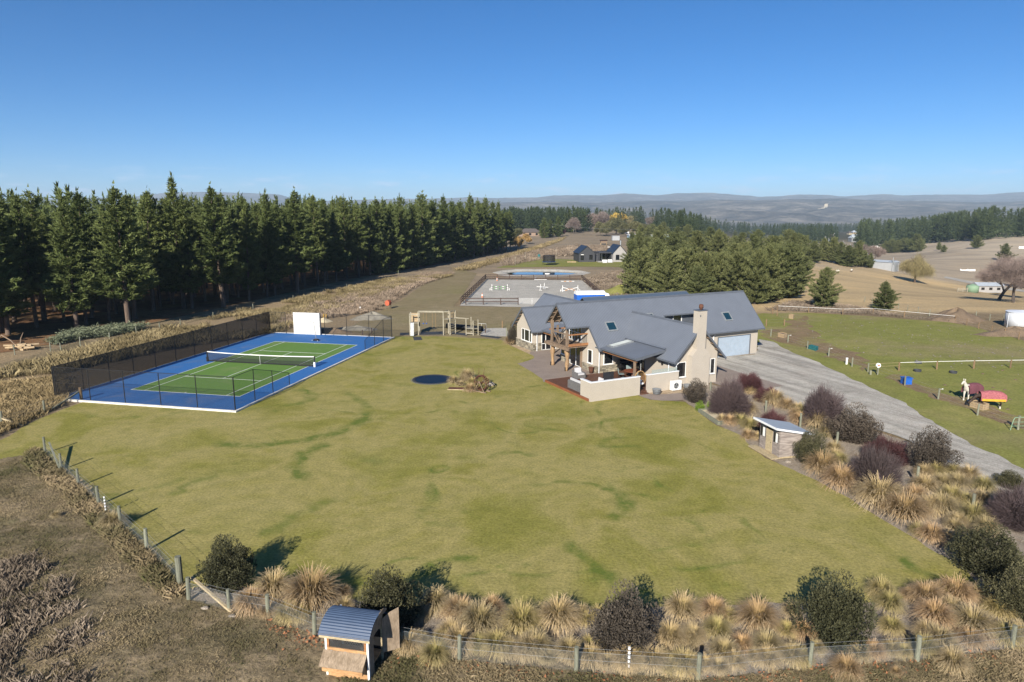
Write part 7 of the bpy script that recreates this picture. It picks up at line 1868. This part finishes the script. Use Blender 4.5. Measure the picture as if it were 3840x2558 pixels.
for (x_, y_, lab) in ((1413, 690, 'black rubber feed bowl left in the middle paddock'), (1728, 705, 'black rubber feed bowl right in the middle paddock'), (1420, 618, 'black bucket hanging by the white tape rail')):
    p = G(*Zp((x_, y_))); ob = MB().lathe([(.0, .02), (.26, .02), (.34, .0), (.36, .20), (.33, .21), (.28, .05), (0, .05)], n=16).build('feed_bowl', M['rubber']); ob.location = p; tag(ob, lab, 'bowl')
p = G(*Zp((2290, 1205))); t = thing('tube_gate', 'pale green tube gate end at the right edge of the paddock', 'gate', p); MB().path([(-.55, -.1, 0), (-.38, -.05, .75), (-.25, 0, .92), (.1, 0, .95), (2.6, .1, .95)], .03, 6).build('top_tube', M['tankgreen'], t)
for z in (.3, .6): MB().tube((-.45, -.05, z), (2.6, .1, z), .02, n=5).build('bar', M['tankgreen'], t)
MB().tube((.15, .1, 0), (.15, .1, 1.05), .09, n=9).build('post', M['post'], t)
for k, (x_, y_) in enumerate(((1655, 812), (1990, 712), (2080, 835), (2185, 852), (2280, 765), (2230, 938), (2000, 1080), (2080, 1065), (2210, 1025), (2165, 682), (2100, 1112))):
    p = G(*Zp((x_, y_))); ob = MB().lathe([(0, 0), (.16, .0), (.14, .05), (.05, .08), (0, .085)], n=8, sy=.7).build('dung_pile', M['soil']); ob.location = p; tag(ob, 'dark dung pile in the horse paddock, %s from the left' % ordinal(sorted([1655, 1990, 2080, 2185, 2280, 2230, 2000, 2081, 2210, 2165, 2100]).index(x_ if (x_, y_) != (2080, 1065) else 2081)), 'dung pile', 'dung piles in the paddock')
# pale stones scattered on the paddock turf
A = scatter(gp((2900, 1190), (3260, 1195), (3550, 1225), (3840, 1300), (3840, 1420), (3400, 1360), (3100, 1300)), 260, 31)
pebble_field('paddock_stones', np.column_stack([A, np.full(len(A), .012)]), .09, M['rock'], 'pale stones scattered on the paddock turf', 6)

# ------------------------------------------------------------------ mounds, slash, odd things left of the arena
def mound(name, label, px, py, rx, ry, h, mat, seed=1, cat='mound'):
    p = G(px, py); mb = MB(); n, m = 22, 7
    for k in range(m + 1):
        s = k / m
        for i in range(n):
            q = 2 * PI * i / n; f = 1 + .22 * math.sin(2 * q + seed) + .12 * math.sin(5 * q + 2 * seed); z = h * (1 - s ** 1.3) * (1 + .18 * math.sin(3 * q + 4 * s + seed)) - .03
            mb.v.append((rx * s * f * math.cos(q), ry * s * f * math.sin(q), z + random.uniform(-.03, .03) * h * (1 - s)))
    for k in range(m):
        for i in range(n): mb.f.append((k * n + i, k * n + (i + 1) % n, (k + 1) * n + (i + 1) % n, (k + 1) * n + i)); mb.mi.append(0)
    ob = mb.build(name, M[mat], None, True); ob.location = p; return tag(ob, label, cat)
mound('spoil_heap', 'grey gravel heap beyond the far end of the court', 1395, 1196, 2.6, 2.0, 1.0, 'spoil', 1)
mound('spoil_heap', 'low brown dirt heap just behind the practice wall', 1245, 1245, 2.4, 1.3, .55, 'dirt', 2)
mound('spoil_heap', 'flat grey spoil heap right of the gravel heap', 1340, 1235, 3.0, 1.3, .5, 'spoil', 3)
mound('spoil_heap', 'orange brown sawdust heap behind the practice wall', 1215, 1205, 1.4, 1.0, .5, 'sand', 4)
mound('spoil_heap', 'brown earth heap beside the far paddock fence', 3585, 1200, 4.6, 2.6, 1.6, 'dirt', 5)
mound('spoil_heap', 'long pale earth bank at the right end of the paddock fence', 3800, 1255, 5.5, 1.4, 1.0, 'dirt', 6)
mound('grass_mound', 'grassy mound between arena corner and young pines', 2325, 1100, 4.2, 5.5, 1.5, 'paddock', 7)
Zm = lambda x, y: (1050 + x * 450 / 2354, 1120 + y * 450 / 2354)
p = G(*Zm(2125, 205)); t = thing('feed_box', 'orange octagonal box on thin legs in the brown field', 'feeder box', p, R(-15))
mb = MB(); mb.prism([(.42 * math.cos(q) * 1.0, -.42, 1.0 + .46 * math.sin(q)) for q in np.linspace(PI / 8, 2 * PI + PI / 8, 8, endpoint=False)], (0, .84, 0)); mb.build('box', M['terracotta'], t)
for x_ in (-.3, .3):
    for y_ in (-.36, .36): MB().beam((x_, y_, 0), (x_, y_, .7), .05, .05).build('leg', M['timber'], t)
p = G(*Zm(1575, 250)); t = thing('marker_post', 'small white marker post in the weeds', 'post', p); MB().tube((0, 0, 0), (0, 0, .75), .06).build('shaft', M['white'], t); MB().box(-.1, .1, -.05, .05, .5, .66).build('plate', M['white'], t)
p = G(*Zm(845, 400)); t = thing('plastic_stool', 'yellow plastic frame lying behind the practice wall', 'plastic frame', p, .3)
for (a, b) in (((0, 0, 0), (.1, 0, .7)), ((.45, 0, 0), (.5, 0, .7)), ((.1, 0, .7), (.5, 0, .7)), ((.05, 0, .4), (.48, 0, .4)), ((0, .4, 0), (.1, 0, .7)), ((.5, .4, 0), (.5, 0, .7))): MB().beam(a, b, .07, .07).build('bar', M['yellow'], t)
for (x_, y_, lab) in ((1620, 740, 'left dark post of the bench behind the court fence'), (1800, 700, 'right dark post of the bench behind the court fence')):
    p = G(*Zm(x_, y_)); tag(MB().beam(p, p + Vector((0, 0, .85)), .12, .12).build('bench_post', M['darkrail']), lab, 'post')
# cut pine slash along the plantation edge
A = scatter(gp((170, 1305), (280, 1280), (420, 1262), (540, 1240), (545, 1228), (440, 1238), (300, 1252), (230, 1268)), 500, 41)
r_ = np.random.default_rng(9); n = len(A) * 26; P = np.repeat(A, 26, 0) + r_.normal(0, .28, (n, 2)); ha = np.repeat(r_.uniform(.15, .85, len(A)), 26)
C = np.column_stack([P, np.abs(r_.normal(ha, .12))]); D = unit(r_.normal(0, 1, (n, 3)) * np.array([1, 1, .45]) + np.array([.2, -.2, .05])); Lb = r_.uniform(.2, .5, n)
V_, F_ = tri_blades(C, D, Lb, Lb * .22, r_); kind(link('pine_slash', np_mesh('pine_slash', V_, F_, M['slash'], col=np.repeat(np.clip(r_.uniform(.1, .9, n) * .6 + .4 * C[:, 2], 0, 1), 3)[:, None].repeat(3, 1))), 'stuff', 'heap of cut grey green pine branches at the plantation edge')
def logs(px, py, n, lab, seed):
    p = G(px, py); r2 = random.Random(seed); t = thing('log_heap', lab, 'log heap', p)
    for k in range(n):
        a = r2.uniform(0, PI); L = r2.uniform(.25, .6); c = Vector((r2.uniform(-1.3, 1.3), r2.uniform(-.5, .5), .12 + .22 * (k % 3))); d_ = Vector((math.cos(a), math.sin(a), r2.uniform(-.15, .15))) * L
        MB().tube(c - d_, c + d_, .13, .12, n=9).build('log', M['lightwood'], t)
logs(80, 1312, 22, 'heap of sawn yellow log rounds at the plantation edge', 3)
t = thing('fallen_branch', 'bare fallen branch leaning beside the log heap', 'branch', G(20, 1300))
MB().path([(-2.5, 2, .2), (-1, 1, 1.2), (.6, .2, .7), (1.8, -.6, .1)], [.10, .09, .07, .05], 6).build('limb', M['timber'], t); MB().path([(1.5, .4, 0), (1.6, .5, .9), (1.9, .6, 1.6)], [.08, .06, .03], 6).build('limb', M['timber'], t)
# ------------------------------------------------------------------ bare and leafy broadleaf trees
def branch_tree(seed, h, spread, levels=4, droop=0., twig=.5, n0=5, up=.9):
    """returns (limb MB, twig C, D, L, T)"""
    r = np.random.default_rng(seed); mb = MB(); C, D, L, T = [], [], [], []
    def grow(p, d, ln, rad, lev):
        pts = [p]; dd = d.copy()
        for k in range(3):
            dd = dd + r.normal(0, .16, 3) + np.array([0, 0, .06 if lev < levels - 1 else -droop]); dd /= np.linalg.norm(dd); pts.append(pts[-1] + dd * ln / 3)
        if rad > .012: mb.path([tuple(q) for q in pts], [rad, rad * .85, rad * .7, rad * .5], 5 if lev > 1 else 7)
        if lev >= levels:
            n = 16
            for k in range(n):
                q = r.random(); b = pts[int(q * 2.99)] + r.normal(0, .1, 3); e = dd * .7 + r.normal(0, .6, 3) + np.array([0, 0, .25 - 1.6 * droop]); e /= np.linalg.norm(e)
                C.append(b); D.append(e); L.append(twig * r.uniform(.6, 1.4)); T.append(r.uniform(.2, .9))
            return
        nb = n0 if lev == 0 else 4
        for k in range(nb):
            q = r.uniform(.45, 1) if lev else r.uniform(.55, 1.0); b = pts[min(3, int(q * 3))]; a = 2 * PI * k / nb + r.uniform(-.5, .5)
            out = np.array([math.cos(a), math.sin(a), 0.]); e = dd * up + out * spread * (1.0 if lev < 2 else .8) + r.normal(0, .18, 3); e /= np.linalg.norm(e)
            grow(b, e, ln * r.uniform(.58, .78), rad * .55, lev + 1)
    grow(np.zeros(3), np.array([.03, .02, 1.]), h * .34, h * .019, 0)
    return mb, np.array(C), np.array(D), np.array(L), np.array(T)
def broadleaf(name, label, px, py, h, mat, seed, spread=.8, droop=0., twig=.5, bark='barkgrey', width=.05, group=None, levels=4, rep=1):
    mb, C, D, L, T = branch_tree(seed, 10., spread, levels, droop, twig)
    r = np.random.default_rng(seed + 1)
    if rep > 1: C = np.repeat(C, rep, 0) + r.normal(0, .22, (len(C) * rep, 3)); D = unit(np.repeat(D, rep, 0) + r.normal(0, .35, (len(C), 3))); L = np.repeat(L, rep); T = np.clip(np.repeat(T, rep) + r.normal(0, .15, len(L)), 0, 1)
    V, F = tri_blades(C, D, L, L * width, r)
    t = thing(name, label, 'tree', G(px, py), 0, group); s = h / max(V[:, 2].max(), 1)
    a = link('trunk', mb.mesh('trunk', M[bark]), t); b = link('crown', np_mesh('crown', V, F, M[mat], col=np.repeat(T, 3)[:, None].repeat(3, 1)), t)
    a.scale = b.scale = (s, s, s); return t
broadleaf('willow_tree', 'spreading pale willow standing alone in the hay field', 3430, 1060, 10.5, 'willow', 51, 1.25, .55, 1.0, 'bark', .022, rep=3)
for k, (px, py, h) in enumerate(((3745, 1125, 10.5), (3800, 1135, 10), (3850, 1120, 10.5), (3700, 1085, 8), (3830, 1085, 10))):
    broadleaf('bare_tree', 'bare mauve winter tree by the green tank shed, %s in order drawn from the left' % ordinal([3, 1, 4, 0, 2].index(k) if False else sorted([3745, 3800, 3850, 3700, 3830]).index(px)), px, py, h, 'bare', 55 + k, .95, .0, .7, 'barkgrey', .022, 'bare trees by the tank shed', rep=3)
for k, (px, py, h, m, lab) in enumerate(((2310, 880, 13, 'gum', 'tall olive gum tree behind the fallow field'), (2250, 884, 10, 'gum', 'left gum tree in the line beyond the fallow field'), (2275, 886, 8, 'gum', 'low rounded gum beside the left one'), (2345, 887, 9, 'gum', 'middle gum tree in the line beyond the fallow field'),
        (2385, 888, 10.5, 'gum', 'fourth gum tree in the line beyond the fallow field'), (2420, 890, 9, 'gum', 'right gum tree in the line beyond the fallow field'), (2320, 852, 16, 'golden', 'golden yellow willow behind the gums'), (2290, 852, 13, 'golden', 'smaller golden willow left of the large one'), (2370, 852, 13, 'willow', 'pale bare willow right of the golden one'),
        (2150, 876, 13, 'bare', 'bare grey poplar left of the gums'), (2185, 862, 15, 'bare', 'tall bare poplar at the left of the row'), (2210, 862, 16, 'bare', 'tall bare poplar second in the row'), (2235, 862, 15, 'bare', 'tall bare poplar third in the row'), (2262, 862, 18, 'bare', 'tallest bare poplar of the row'), (2160, 872, 11, 'bare', 'bushy bare tree beside the dark pines'),
        (2110, 886, 5.0, 'crimson', 'small russet tree near the power pole'), (2440, 862, 13, 'bare', 'bare tree behind the pale blue shed'), (2400, 880, 7, 'bare', 'low bare tree beside the white vehicle'),
        (1950, 925, 5, 'orangebush', 'orange shrub left of the brown roofed house'), (1975, 915, 5.5, 'orangebush', 'second orange shrub by the brown roofed house'), (1930, 930, 5, 'orangebush', 'orange shrub at the end of the shelter belt'), (1940, 900, 7, 'gum', 'olive tree hiding the brown roofed house corner'),
        (3245, 985, 9, 'bare', 'bare grey tree at the end of the slope pines'), (3275, 985, 8, 'bare', 'bare grey tree beside the round roofed barn'), (3110, 905, 10, 'bare', 'bare tree near the valley road'))):
    broadleaf('broadleaf_tree' if m in ('gum', 'golden', 'orangebush', 'crimson') else 'bare_tree', lab, px, py, h, m, 70 + k, .75 if m != 'bare' else .45, .0 if m != 'golden' else .2, .8, 'barkgrey', .22 if m in ('gum', 'golden', 'orangebush') else .06, rep=6 if m in ('gum', 'golden', 'orangebush') else 3)
for k, (px, py, h) in enumerate(((2040, 893, 12), (2065, 890, 11), (2092, 888, 13), (2130, 872, 17), (2160, 868, 18), (2185, 866, 17))):
    place_tree('pine_tree', EDGE[k % 4], G(px, py), h, 18.0, 'dark conifer near the power pole, %s from the left' % ordinal(k), 'conifers by the power pole', wide=1.4)

# ------------------------------------------------------------------ neighbouring dark house
def at_dist(px, py):
    return G(px, py)
nbp = G(2168, 983); K = 1 / ppm(nbp)          # metres per native pixel there
nh = thing('neighbour_house', 'dark clad house with two gables and pale grey wing', 'house', nbp, R(6))
def nx(px): return (px - 2168) * K
def gable_block(x0, x1, d, hw_, hr, wall, roof, y0=0., rx=None):
    xm = (x0 + x1) / 2
    MB().box(x0, x1, y0, y0 + d, 0, hw_).build('wall', M[wall], nh)
    MB().prism([(x0, y0, hw_), (x1, y0, hw_), (xm, y0, hr)], (0, d, 0)).build('gable_wall', M[wall], nh)
    for s, xe in ((-1, x0), (1, x1)): MB().prism([(xm, y0 - .25, hr + .06), (xe + s * .25, y0 - .25, hw_ - .10), (xe + s * .25, y0 + d + .2, hw_ - .10), (xm, y0 + d + .2, hr + .06)], (0, 0, .10)).build('roof', M[roof], nh)
gable_block(nx(2171), nx(2232), 9, 2.7, 4.9, 'darkcladding', 'navyroof')
MB().box(nx(2232), nx(2252), 1.5, 8, 0, 2.6).build('wall', M['darkcladding'], nh)
MB().box(nx(2250), nx(2300), 4.5, 9, 0, 2.9).build('wall', M['darkcladding'], nh); MB().box(nx(2250), nx(2300), 1.0, 4.5, 2.65, 2.95).build('porch_roof', M['darkcladding'], nh)
for x_ in (nx(2251), nx(2299)): MB().box(x_ - .15, x_ + .15, 1.0, 4.5, 0, 2.65).build('porch_wall', M['darkcladding'], nh)
gable_block(nx(2299), nx(2350), 9, 2.7, 5.2, 'greyboard', 'navyroof', -.8)
for (a, b, c, d_, y_) in ((2178, 2189, .6, 2.2, -.03), (2211, 2222, .7, 2.2, -.03), (2310, 2322, .6, 2.2, -.83)):
    w_ = MB().box(nx(a), nx(b), y_, y_ + .02, c, d_).build('window', M['glass'], nh); MB().box(nx(a) - .08, nx(a), y_ - .02, y_ + .02, c - .08, d_ + .08).box(nx(b), nx(b) + .08, y_ - .02, y_ + .02, c - .08, d_ + .08).box(nx(a), nx(b), y_ - .02, y_ + .02, d_, d_ + .08).build('frame', M['black'], w_)
w_ = MB().box(nx(2254), nx(2296), 4.46, 4.49, .1, 2.4).build('sliding_door', M['glass'], nh); MB().box(nx(2266), nx(2272), 4.42, 4.455, .1, 2.4).build('door_frame', M['whitemetal'], w_)
MB().box(nx(2178), nx(2189), -.06, -.032, 2.22, 2.4).build('blind', M['white'], nh)
MB().box(nx(2240), nx(2300), -1.6, 1.2, 0, .25).build('deck', M['grey_conc'], nh); MB().tube((nx(2338), 3, 5.0), (nx(2338), 3, 6.6), .25, n=10).build('flue', M['zinc'], nh); MB().lathe([(.5, 0), (.55, .15), (.1, .2)], (nx(2308), 8, 4.2), 12).build('dish', M['white'], nh)
for (px, py, lab) in ((2272, 985, 'pale outdoor seat on the neighbour deck'), (2292, 984, 'white outdoor seat at the right of the neighbour deck')):
    p = G(px, py + 4); t = thing('garden_sofa', lab, 'seat', p + Vector((0, 2.6, .02))); MB().box(-.7, .7, -.3, .3, .05, .42).build('base', M['cushion'], t); MB().box(-.7, .7, .3, .45, .05, .95).build('backrest', M['white'], t)
Zn = lambda x, y: (1880 + x * 520 / 2354, 880 + y * 520 / 2354)
p = G(*Zn(808, 515)); t = thing('netted_trampoline', 'tall netted trampoline with blue pad on the neighbour lawn', 'trampoline', p)
MB().lathe([(1.95, .85), (2.1, .95), (1.7, .97)], n=24).build('pad', M['blueplastic'], t); MB().lathe([(0, .92), (1.7, .93)], n=24).build('bed', M['black'], t); MB().lathe([(1.75, .95), (1.7, 2.9)], n=24).build('net', M['trampmesh'], t)
for k in range(6):
    a = k * PI / 3 + .3; MB().tube((2.0 * math.cos(a), 2.0 * math.sin(a), 0), (1.9 * math.cos(a), 1.9 * math.sin(a), 2.95), .05, n=6).build('pole', M['black'], t)
p = G(*Zn(520, 410)); t = thing('raised_bed', 'long pale timber raised bed beyond the trampoline', 'planter', p); MB().box(-1.8, 1.8, -.6, .6, 0, .55).build('box', M['lightwood'], t); MB().box(-1.7, 1.7, -.5, .5, .55, .6).build('soil', M['soil'], t)
p = G(*Zn(640, 398)); t = thing('compost_bin', 'green compost bin behind the raised bed', 'bin', p); MB().lathe([(.55, 0), (.42, 1.1), (.45, 1.15), (.2, 1.3), (0, 1.32)], n=14).build('bin_body', M['teal'], t); MB().lathe([(.2, 1.33), (.2, 1.38), (0, 1.39)], n=10).build('lid', M['teal'], t)
p = G(*Zn(1192, 472)); t = thing('timber_stack', 'pale stack of sawn planks on the neighbour lawn', 'planks', p)
for k in range(4): MB().box(-1.4, 1.4, -.3 + .16 * k, -.16 + .16 * k, 0, .28).build('plank', M['lightwood'], t)
for (x_, y_, h, lab) in ((237, 520, 2.6, 'left pale washing line post on the neighbour lawn'), (405, 460, 3.0, 'right brown washing line post on the neighbour lawn'), (930, 420, 3.6, 'tall thin white pole behind the trampoline')):
    p = G(*Zn(x_, y_)); tag(MB().tube(p, p + Vector((0, 0, h)), .06, .05, n=6).beam(p + Vector((-.3, 0, h - .3)), p + Vector((.3, 0, h - .3)), .05, .05).build('lawn_pole', M['playwood']), lab, 'pole')
p = G(*Zn(1735, 172)); t = thing('old_trailer', 'small dark roofed field shelter in the fallow paddock', 'shelter', p); MB().box(-1.6, 1.6, -1, 1, .9, 1.0).box(-1.5, 1.5, -.9, .9, 1.0, 1.9).build('body', M['timber'], t); MB().prism([(-1.9, -1.3, 1.95), (1.9, -1.3, 1.95), (1.9, 1.3, 2.2), (-1.9, 1.3, 2.2)], (0, 0, .1)).build('roof', M['darkrail'], t)
for sx in (-1.4, 1.4):
    for sy in (-.8, .8): MB().box(sx - .1, sx + .1, sy - .1, sy + .1, 0, .9).build('leg', M['lightwood'], t)
for k, (x_, y_, lab) in enumerate(((475, 350, 'white boat-like shape on the pond'),)):
    p = G(*Zn(780, 672)); t = thing('small_dinghy', 'small white dinghy floating on the pond', 'dinghy', p + Vector((0, 0, .02)));  t.scale = (.6, .6, .6); MB().prism([(-1.0, -.35, .05), (.6, -.4, .05), (1.1, 0, .12), (.6, .4, .05), (-1.0, .35, .05)], (0, 0, .3)).build('hull', M['white'], t); MB().box(-.3, -.1, -.33, .33, .35, .4).build('thwart', M['lightwood'], t)

# ------------------------------------------------------------------ farther buildings, poles, vehicles
def hip_house(name, label, px, py, wpx, hpx, wall, roof, depth=9., rz=0.):
    p = G(px, py); k = 1 / ppm(p); w = wpx * k; h = hpx * k; t = thing(name, label, 'house', p, rz)
    MB().box(-w / 2, w / 2, 0, depth, 0, h * .5).build('wall', M[wall], t)
    a = [(-w / 2 - .5, -.5, h * .5), (w / 2 + .5, -.5, h * .5), (w / 2 + .5, depth + .5, h * .5), (-w / 2 - .5, depth + .5, h * .5)]; b = [(-w / 4, depth / 2, h), (w / 4, depth / 2, h)]
    MB().add(a + b, [(0, 1, 5, 4), (1, 2, 5), (2, 3, 4, 5), (3, 0, 4)]).build('roof', M[roof], t)
    for q in (-.32, -.05, .25): x_ = MB().box(w * q, w * (q + .1), -.06, -.01, h * .12, h * .42).build('window', M['glass'], t)
    return t
hip_house('brown_house', 'brown tile roofed house beyond the far track', 1988, 886, 82, 28, 'brick', 'brownroof')
p = G(1912, 852); t = thing('white_barn', 'white gabled building end at the wood edge', 'building', p); MB().prism([(-3.5, 0, 0), (3.5, 0, 0), (3.5, 0, 3), (0, 0, 6.5), (-3.5, 0, 3)], (0, 9, 0)).build('wall', M['white'], t); MB().prism([(0, -.2, 6.6), (3.8, -.2, 2.8), (3.8, 9.2, 2.8), (0, 9.2, 6.6)], (0, 0, .15)).build('roof', M['shedroof'], t)
p = G(2435, 897); k = 1 / ppm(p); t = thing('long_shed', 'long pale blue low shed glimpsed behind the grove', 'shed', p); MB().box(-75 * k, 75 * k, 0, 8, 0, 14 * k).build('wall', M['paleblue'], t); MB().box(-77 * k, 77 * k, -.6, 8.6, 14 * k, 17 * k).build('roof', M['whitemetal'], t); MB().box(-40 * k, -20 * k, -.1, -.02, 2 * k, 12 * k).build('door', M['white'], t)
p = G(2345, 878); t = thing('parked_van', 'white vehicle parked beside the far gums', 'van', p, .2); MB().prism([(-2.4, -.9, .5), (2.4, -.9, .5), (2.4, -.9, 1.2), (1.6, -.9, 2.1), (-2.4, -.9, 2.1)], (0, 1.8, 0)).build('body', M['white'], t)
for x_ in (-1.5, 1.4): MB().box(x_ - .35, x_ + .35, -.95, .95, 0, .65).build('wheel_pair', M['rubber'], t)
MB().box(.3, 1.5, -.93, -.905, 1.3, 1.9).build('window', M['glass'], t)
p = G(2310, 902); t = thing('container', 'pale grey box shed at the left edge of the grove', 'shed', p); MB().box(-2.0, 2.0, 0, 4, 0, 2.4).build('wall', M['shedwall'], t); MB().box(-2.1, 2.1, -.1, 4.1, 2.4, 2.55).build('roof', M['zinc'], t)
def power_pole(px, py, hpx, lab):
    p = G(px, py); h = hpx / ppm(p); t = thing('power_pole', lab, 'pole', p); MB().tube((0, 0, 0), (0, 0, h), .20, .14, n=8).build('shaft', M['zinc'], t); MB().beam((-1.1, 0, h - .5), (1.1, 0, h - .5), .14, .14).build('crossarm', M['timber'], t); MB().box(.2, .7, -.3, .3, h - 2.6, h - 1.6).build('transformer', M['zinc'], t); return p + Vector((0, 0, h - .3))
a = power_pole(2068, 888, 48, 'pale power pole with transformer beyond the fallow field'); b = power_pole(2546, 900, 50, 'white power pole rising from the young grove')
mb = MB(); mb.path([a.lerp(b, q) - Vector((0, 0, 2.2 * 4 * q * (1 - q))) for q in np.linspace(0, 1, 14)], .035, 4); tag(mb.build('power_line', M['zinc']), 'thin power line strung between the two poles', 'cable')
for k, (px, py, h) in enumerate(((3093, 920, 34), (3105, 928, 36), (3160, 938, 36), (3063, 912, 20), (3186, 955, 40), (3250, 995, 44), (3345, 1018, 52))): power_pole(px, py, h, 'pale power pole along the valley road, %s of seven from the left' % ordinal(sorted([3093, 3105, 3160, 3063, 3186, 3250, 3345]).index(px)))
p = G(2030, 893); tag(MB().tube(p, p + Vector((2.5, 0, 7.5)), .15, .12, n=6).build('leaning_post', M['lightwood']), 'leaning stay post left of the power pole', 'post')
# round-roofed barn, tanks, shed on the right
p = G(3358, 1019); t = thing('metal_barn', 'pale grey metal barn with low roof beside the willow', 'barn', p, R(38))
MB().box(-2.0, 2.6, 0, 14, 0, 3.4).build('wall', M['shedwall'], t)
MB().prism([(-2.3, -.3, 3.42), (2.9, -.3, 3.42), (.3, -.3, 4.1)], (0, 14.6, 0)).build('roof', M['shedroof'], t)
MB().box(-1.0, 1.6, -.06, -.01, 0, 2.8).build('door', M['zinc'], t)
p = G(3645, 1096); t = thing('water_tank', 'green plastic water tank beside the small shed', 'tank', p); MB().lathe([(1.75, 0), (1.75, 1.9), (1.6, 2.1), (.5, 2.5), (0, 2.55)], n=24).build('tank_body', M['tankgreen'], t, True); MB().lathe([(.3, 2.5), (.3, 2.62), (0, 2.63)], n=12).build('lid', M['tankgreen'], t)
p = G(3806, 1228); t = thing('water_tank', 'big pale steel water tank at the right edge', 'tank', p + Vector((.8, 0, 0))); MB().lathe([(1.9, 0), (1.9, 2.15)], n=32).build('tank_wall', M['tanksilver'], t, True); MB().lathe([(1.98, 2.15), (1.98, 2.2), (.2, 2.42), (0, 2.43)], n=32).build('tank_roof', M['whitemetal'], t)
for q in range(8): a = q * PI / 4; MB().beam((1.91 * math.cos(a), 1.91 * math.sin(a), 0), (1.91 * math.cos(a), 1.91 * math.sin(a), 2.15), .04, .04).build('seam', M['whitemetal'], t)
p = G(3705, 1098); t = thing('farm_shed', 'small pale shed with grey roof beside the green tank', 'shed', p, R(-6)); MB().box(-3.2, 4.5, 0, 4, 0, 2.2).build('wall', M['greyboard'], t); MB().prism([(-3.5, -.4, 2.2), (4.8, -.4, 2.2), (4.8, 4.4, 2.2), (-3.5, 4.4, 2.2), (-3.0, 2, 3.1), (4.3, 2, 3.1)][:4], (0, 0, .02)).build('ceiling', M['shedroof'], t)
MB().add([(-3.5, -.4, 2.23), (4.8, -.4, 2.23), (4.8, 4.4, 2.23), (-3.5, 4.4, 2.23), (-3.5, 2, 3.2), (4.8, 2, 3.2)], [(0, 1, 5, 4), (2, 3, 4, 5), (0, 4, 3), (1, 2, 5)]).build('roof', M['shedroof'], t)
for x_ in (-2.2, .2, 2.6): MB().box(x_, x_ + 1.0, -.05, -.01, .9, 1.7).build('window', M['glass'], t)
p = G(3610, 1096); t = thing('stock_pen', 'pale timber stock pen left of the green tank', 'pen', p); 
for z in (.4, .8, 1.2): MB().beam((-1.6, 0, z), (1.4, 0, z), .06, .14).build('rail', M['playwood'], t)
for x_ in (-1.6, 0, 1.4): MB().box(x_ - .07, x_ + .07, -.07, .07, 0, 1.4).build('post', M['playwood'], t)
p = G(3629, 1016); t = thing('white_sign', 'long white roadside entrance sign wall in the grey field', 'sign wall', p); kk = 1 / ppm(p)
MB().prism([(-28 * kk, 0, 0), (28 * kk, 0, 0), (28 * kk, 0, 6 * kk), (4 * kk, 0, 4.5 * kk), (0, 0, 7 * kk), (-4 * kk, 0, 4.5 * kk), (-22 * kk, 0, 4.5 * kk), (-28 * kk, 0, 7.5 * kk)], (0, .3, 0)).build('panel', M['white'], t); MB().box(-28 * kk, 28 * kk, -.1, .4, -.1, .25).build('plinth', M['white'], t)
p = G(3838, 934); t = thing('white_sign', 'short white panel at the right edge of the far field', 'panel', p); MB().box(-3, 1, 0, .2, .3, 1.6).build('panel', M['white'], t); MB().box(-2.8, -2.6, .2, .3, 0, .3).box(.6, .8, .2, .3, 0, .3).build('foot', M['white'], t)
sheet('country_road', [(3545, 1037), (3680, 1062), (3860, 1090), (3860, 1098), (3660, 1069), (3540, 1043)], .05, M['gravel'], 'pale country road beyond the willow', wob=.02)
# sheep and vehicles on the valley road
for k, (px, py) in enumerate(((3140, 1023), (3193, 1020), (3101, 1027))):
    p = G(px, py); t = thing('sheep', 'white sheep grazing on the slope, %s from the left' % ('middle', 'right', 'left')[k], 'sheep', p, R(10 + 40 * k)); s_ = .85
    mb = MB(); mb.path([(-.55, 0, .62), (-.4, 0, .66), (0, 0, .68), (.35, 0, .68), (.5, 0, .64)], [.14, .30, .33, .30, .12], 12); mb.build('fleece', M['horsewhite'], t, True); mb = MB(); mb.path([(.5, 0, .68), (.68, 0, .62), (.85, 0, .48)], [.13, .11, .06], 8); mb.build('head', M['horsewhite'], t, True)
    for sx in (-.35, .32):
        for sy in (-.15, .15): MB().tube((sx, sy, 0), (sx, sy, .5), .04, .05, n=6).build('leg', M['horsedark'], t)
for (px, py, L_, lab, cat) in ((3282, 934, 7.5, 'white truck on the valley road below the far wood', 'truck'), (3210, 936, 4.6, 'white car on the valley road', 'car')):
    p = G(px, py); t = thing('truck' if cat == 'truck' else 'car', lab, cat, p, R(3)); h = 2.8 if cat == 'truck' else 1.0
    MB().prism([(-L_ / 2, -1, .5), (L_ * .22, -1, .5), (L_ * .22, -1, h), (-L_ / 2, -1, h)], (0, 2, 0)).build('body', M['white'], t); MB().prism([(L_ * .24, -1, .5), (L_ / 2, -1, .5), (L_ / 2, -1, 1.2), (L_ * .4, -1, 2.0 if cat == 'truck' else 1.5), (L_ * .24, -1, 2.1 if cat == 'truck' else 1.5)], (0, 2, 0)).build('cab', M['white'], t)
    for x_ in (-L_ * .32, L_ * .33): MB().tube((x_, -1.02, .45), (x_, 1.02, .45), .45, n=12).build('wheel_pair', M['rubber'], t)
for (px, py, w_, h_, m, lab) in ((3110, 850, 24, 10, 'greyboard', 'low pale house high in the far wood'), (3120, 878, 20, 6, 'white', 'pale roofed house in the valley trees'), (3190, 880, 12, 9, 'sand', 'cream house at the valley wood edge'), (3206, 878, 14, 10, 'lightwood', 'orange walled house at the valley wood edge'), (3208, 908, 30, 22, 'zinc', 'grey glasshouse among bare trees in the valley')):
    hip_house('far_house', lab, px, py, w_, h_ * 1.3, m, 'shedroof' if m != 'sand' else 'brownroof', 8)
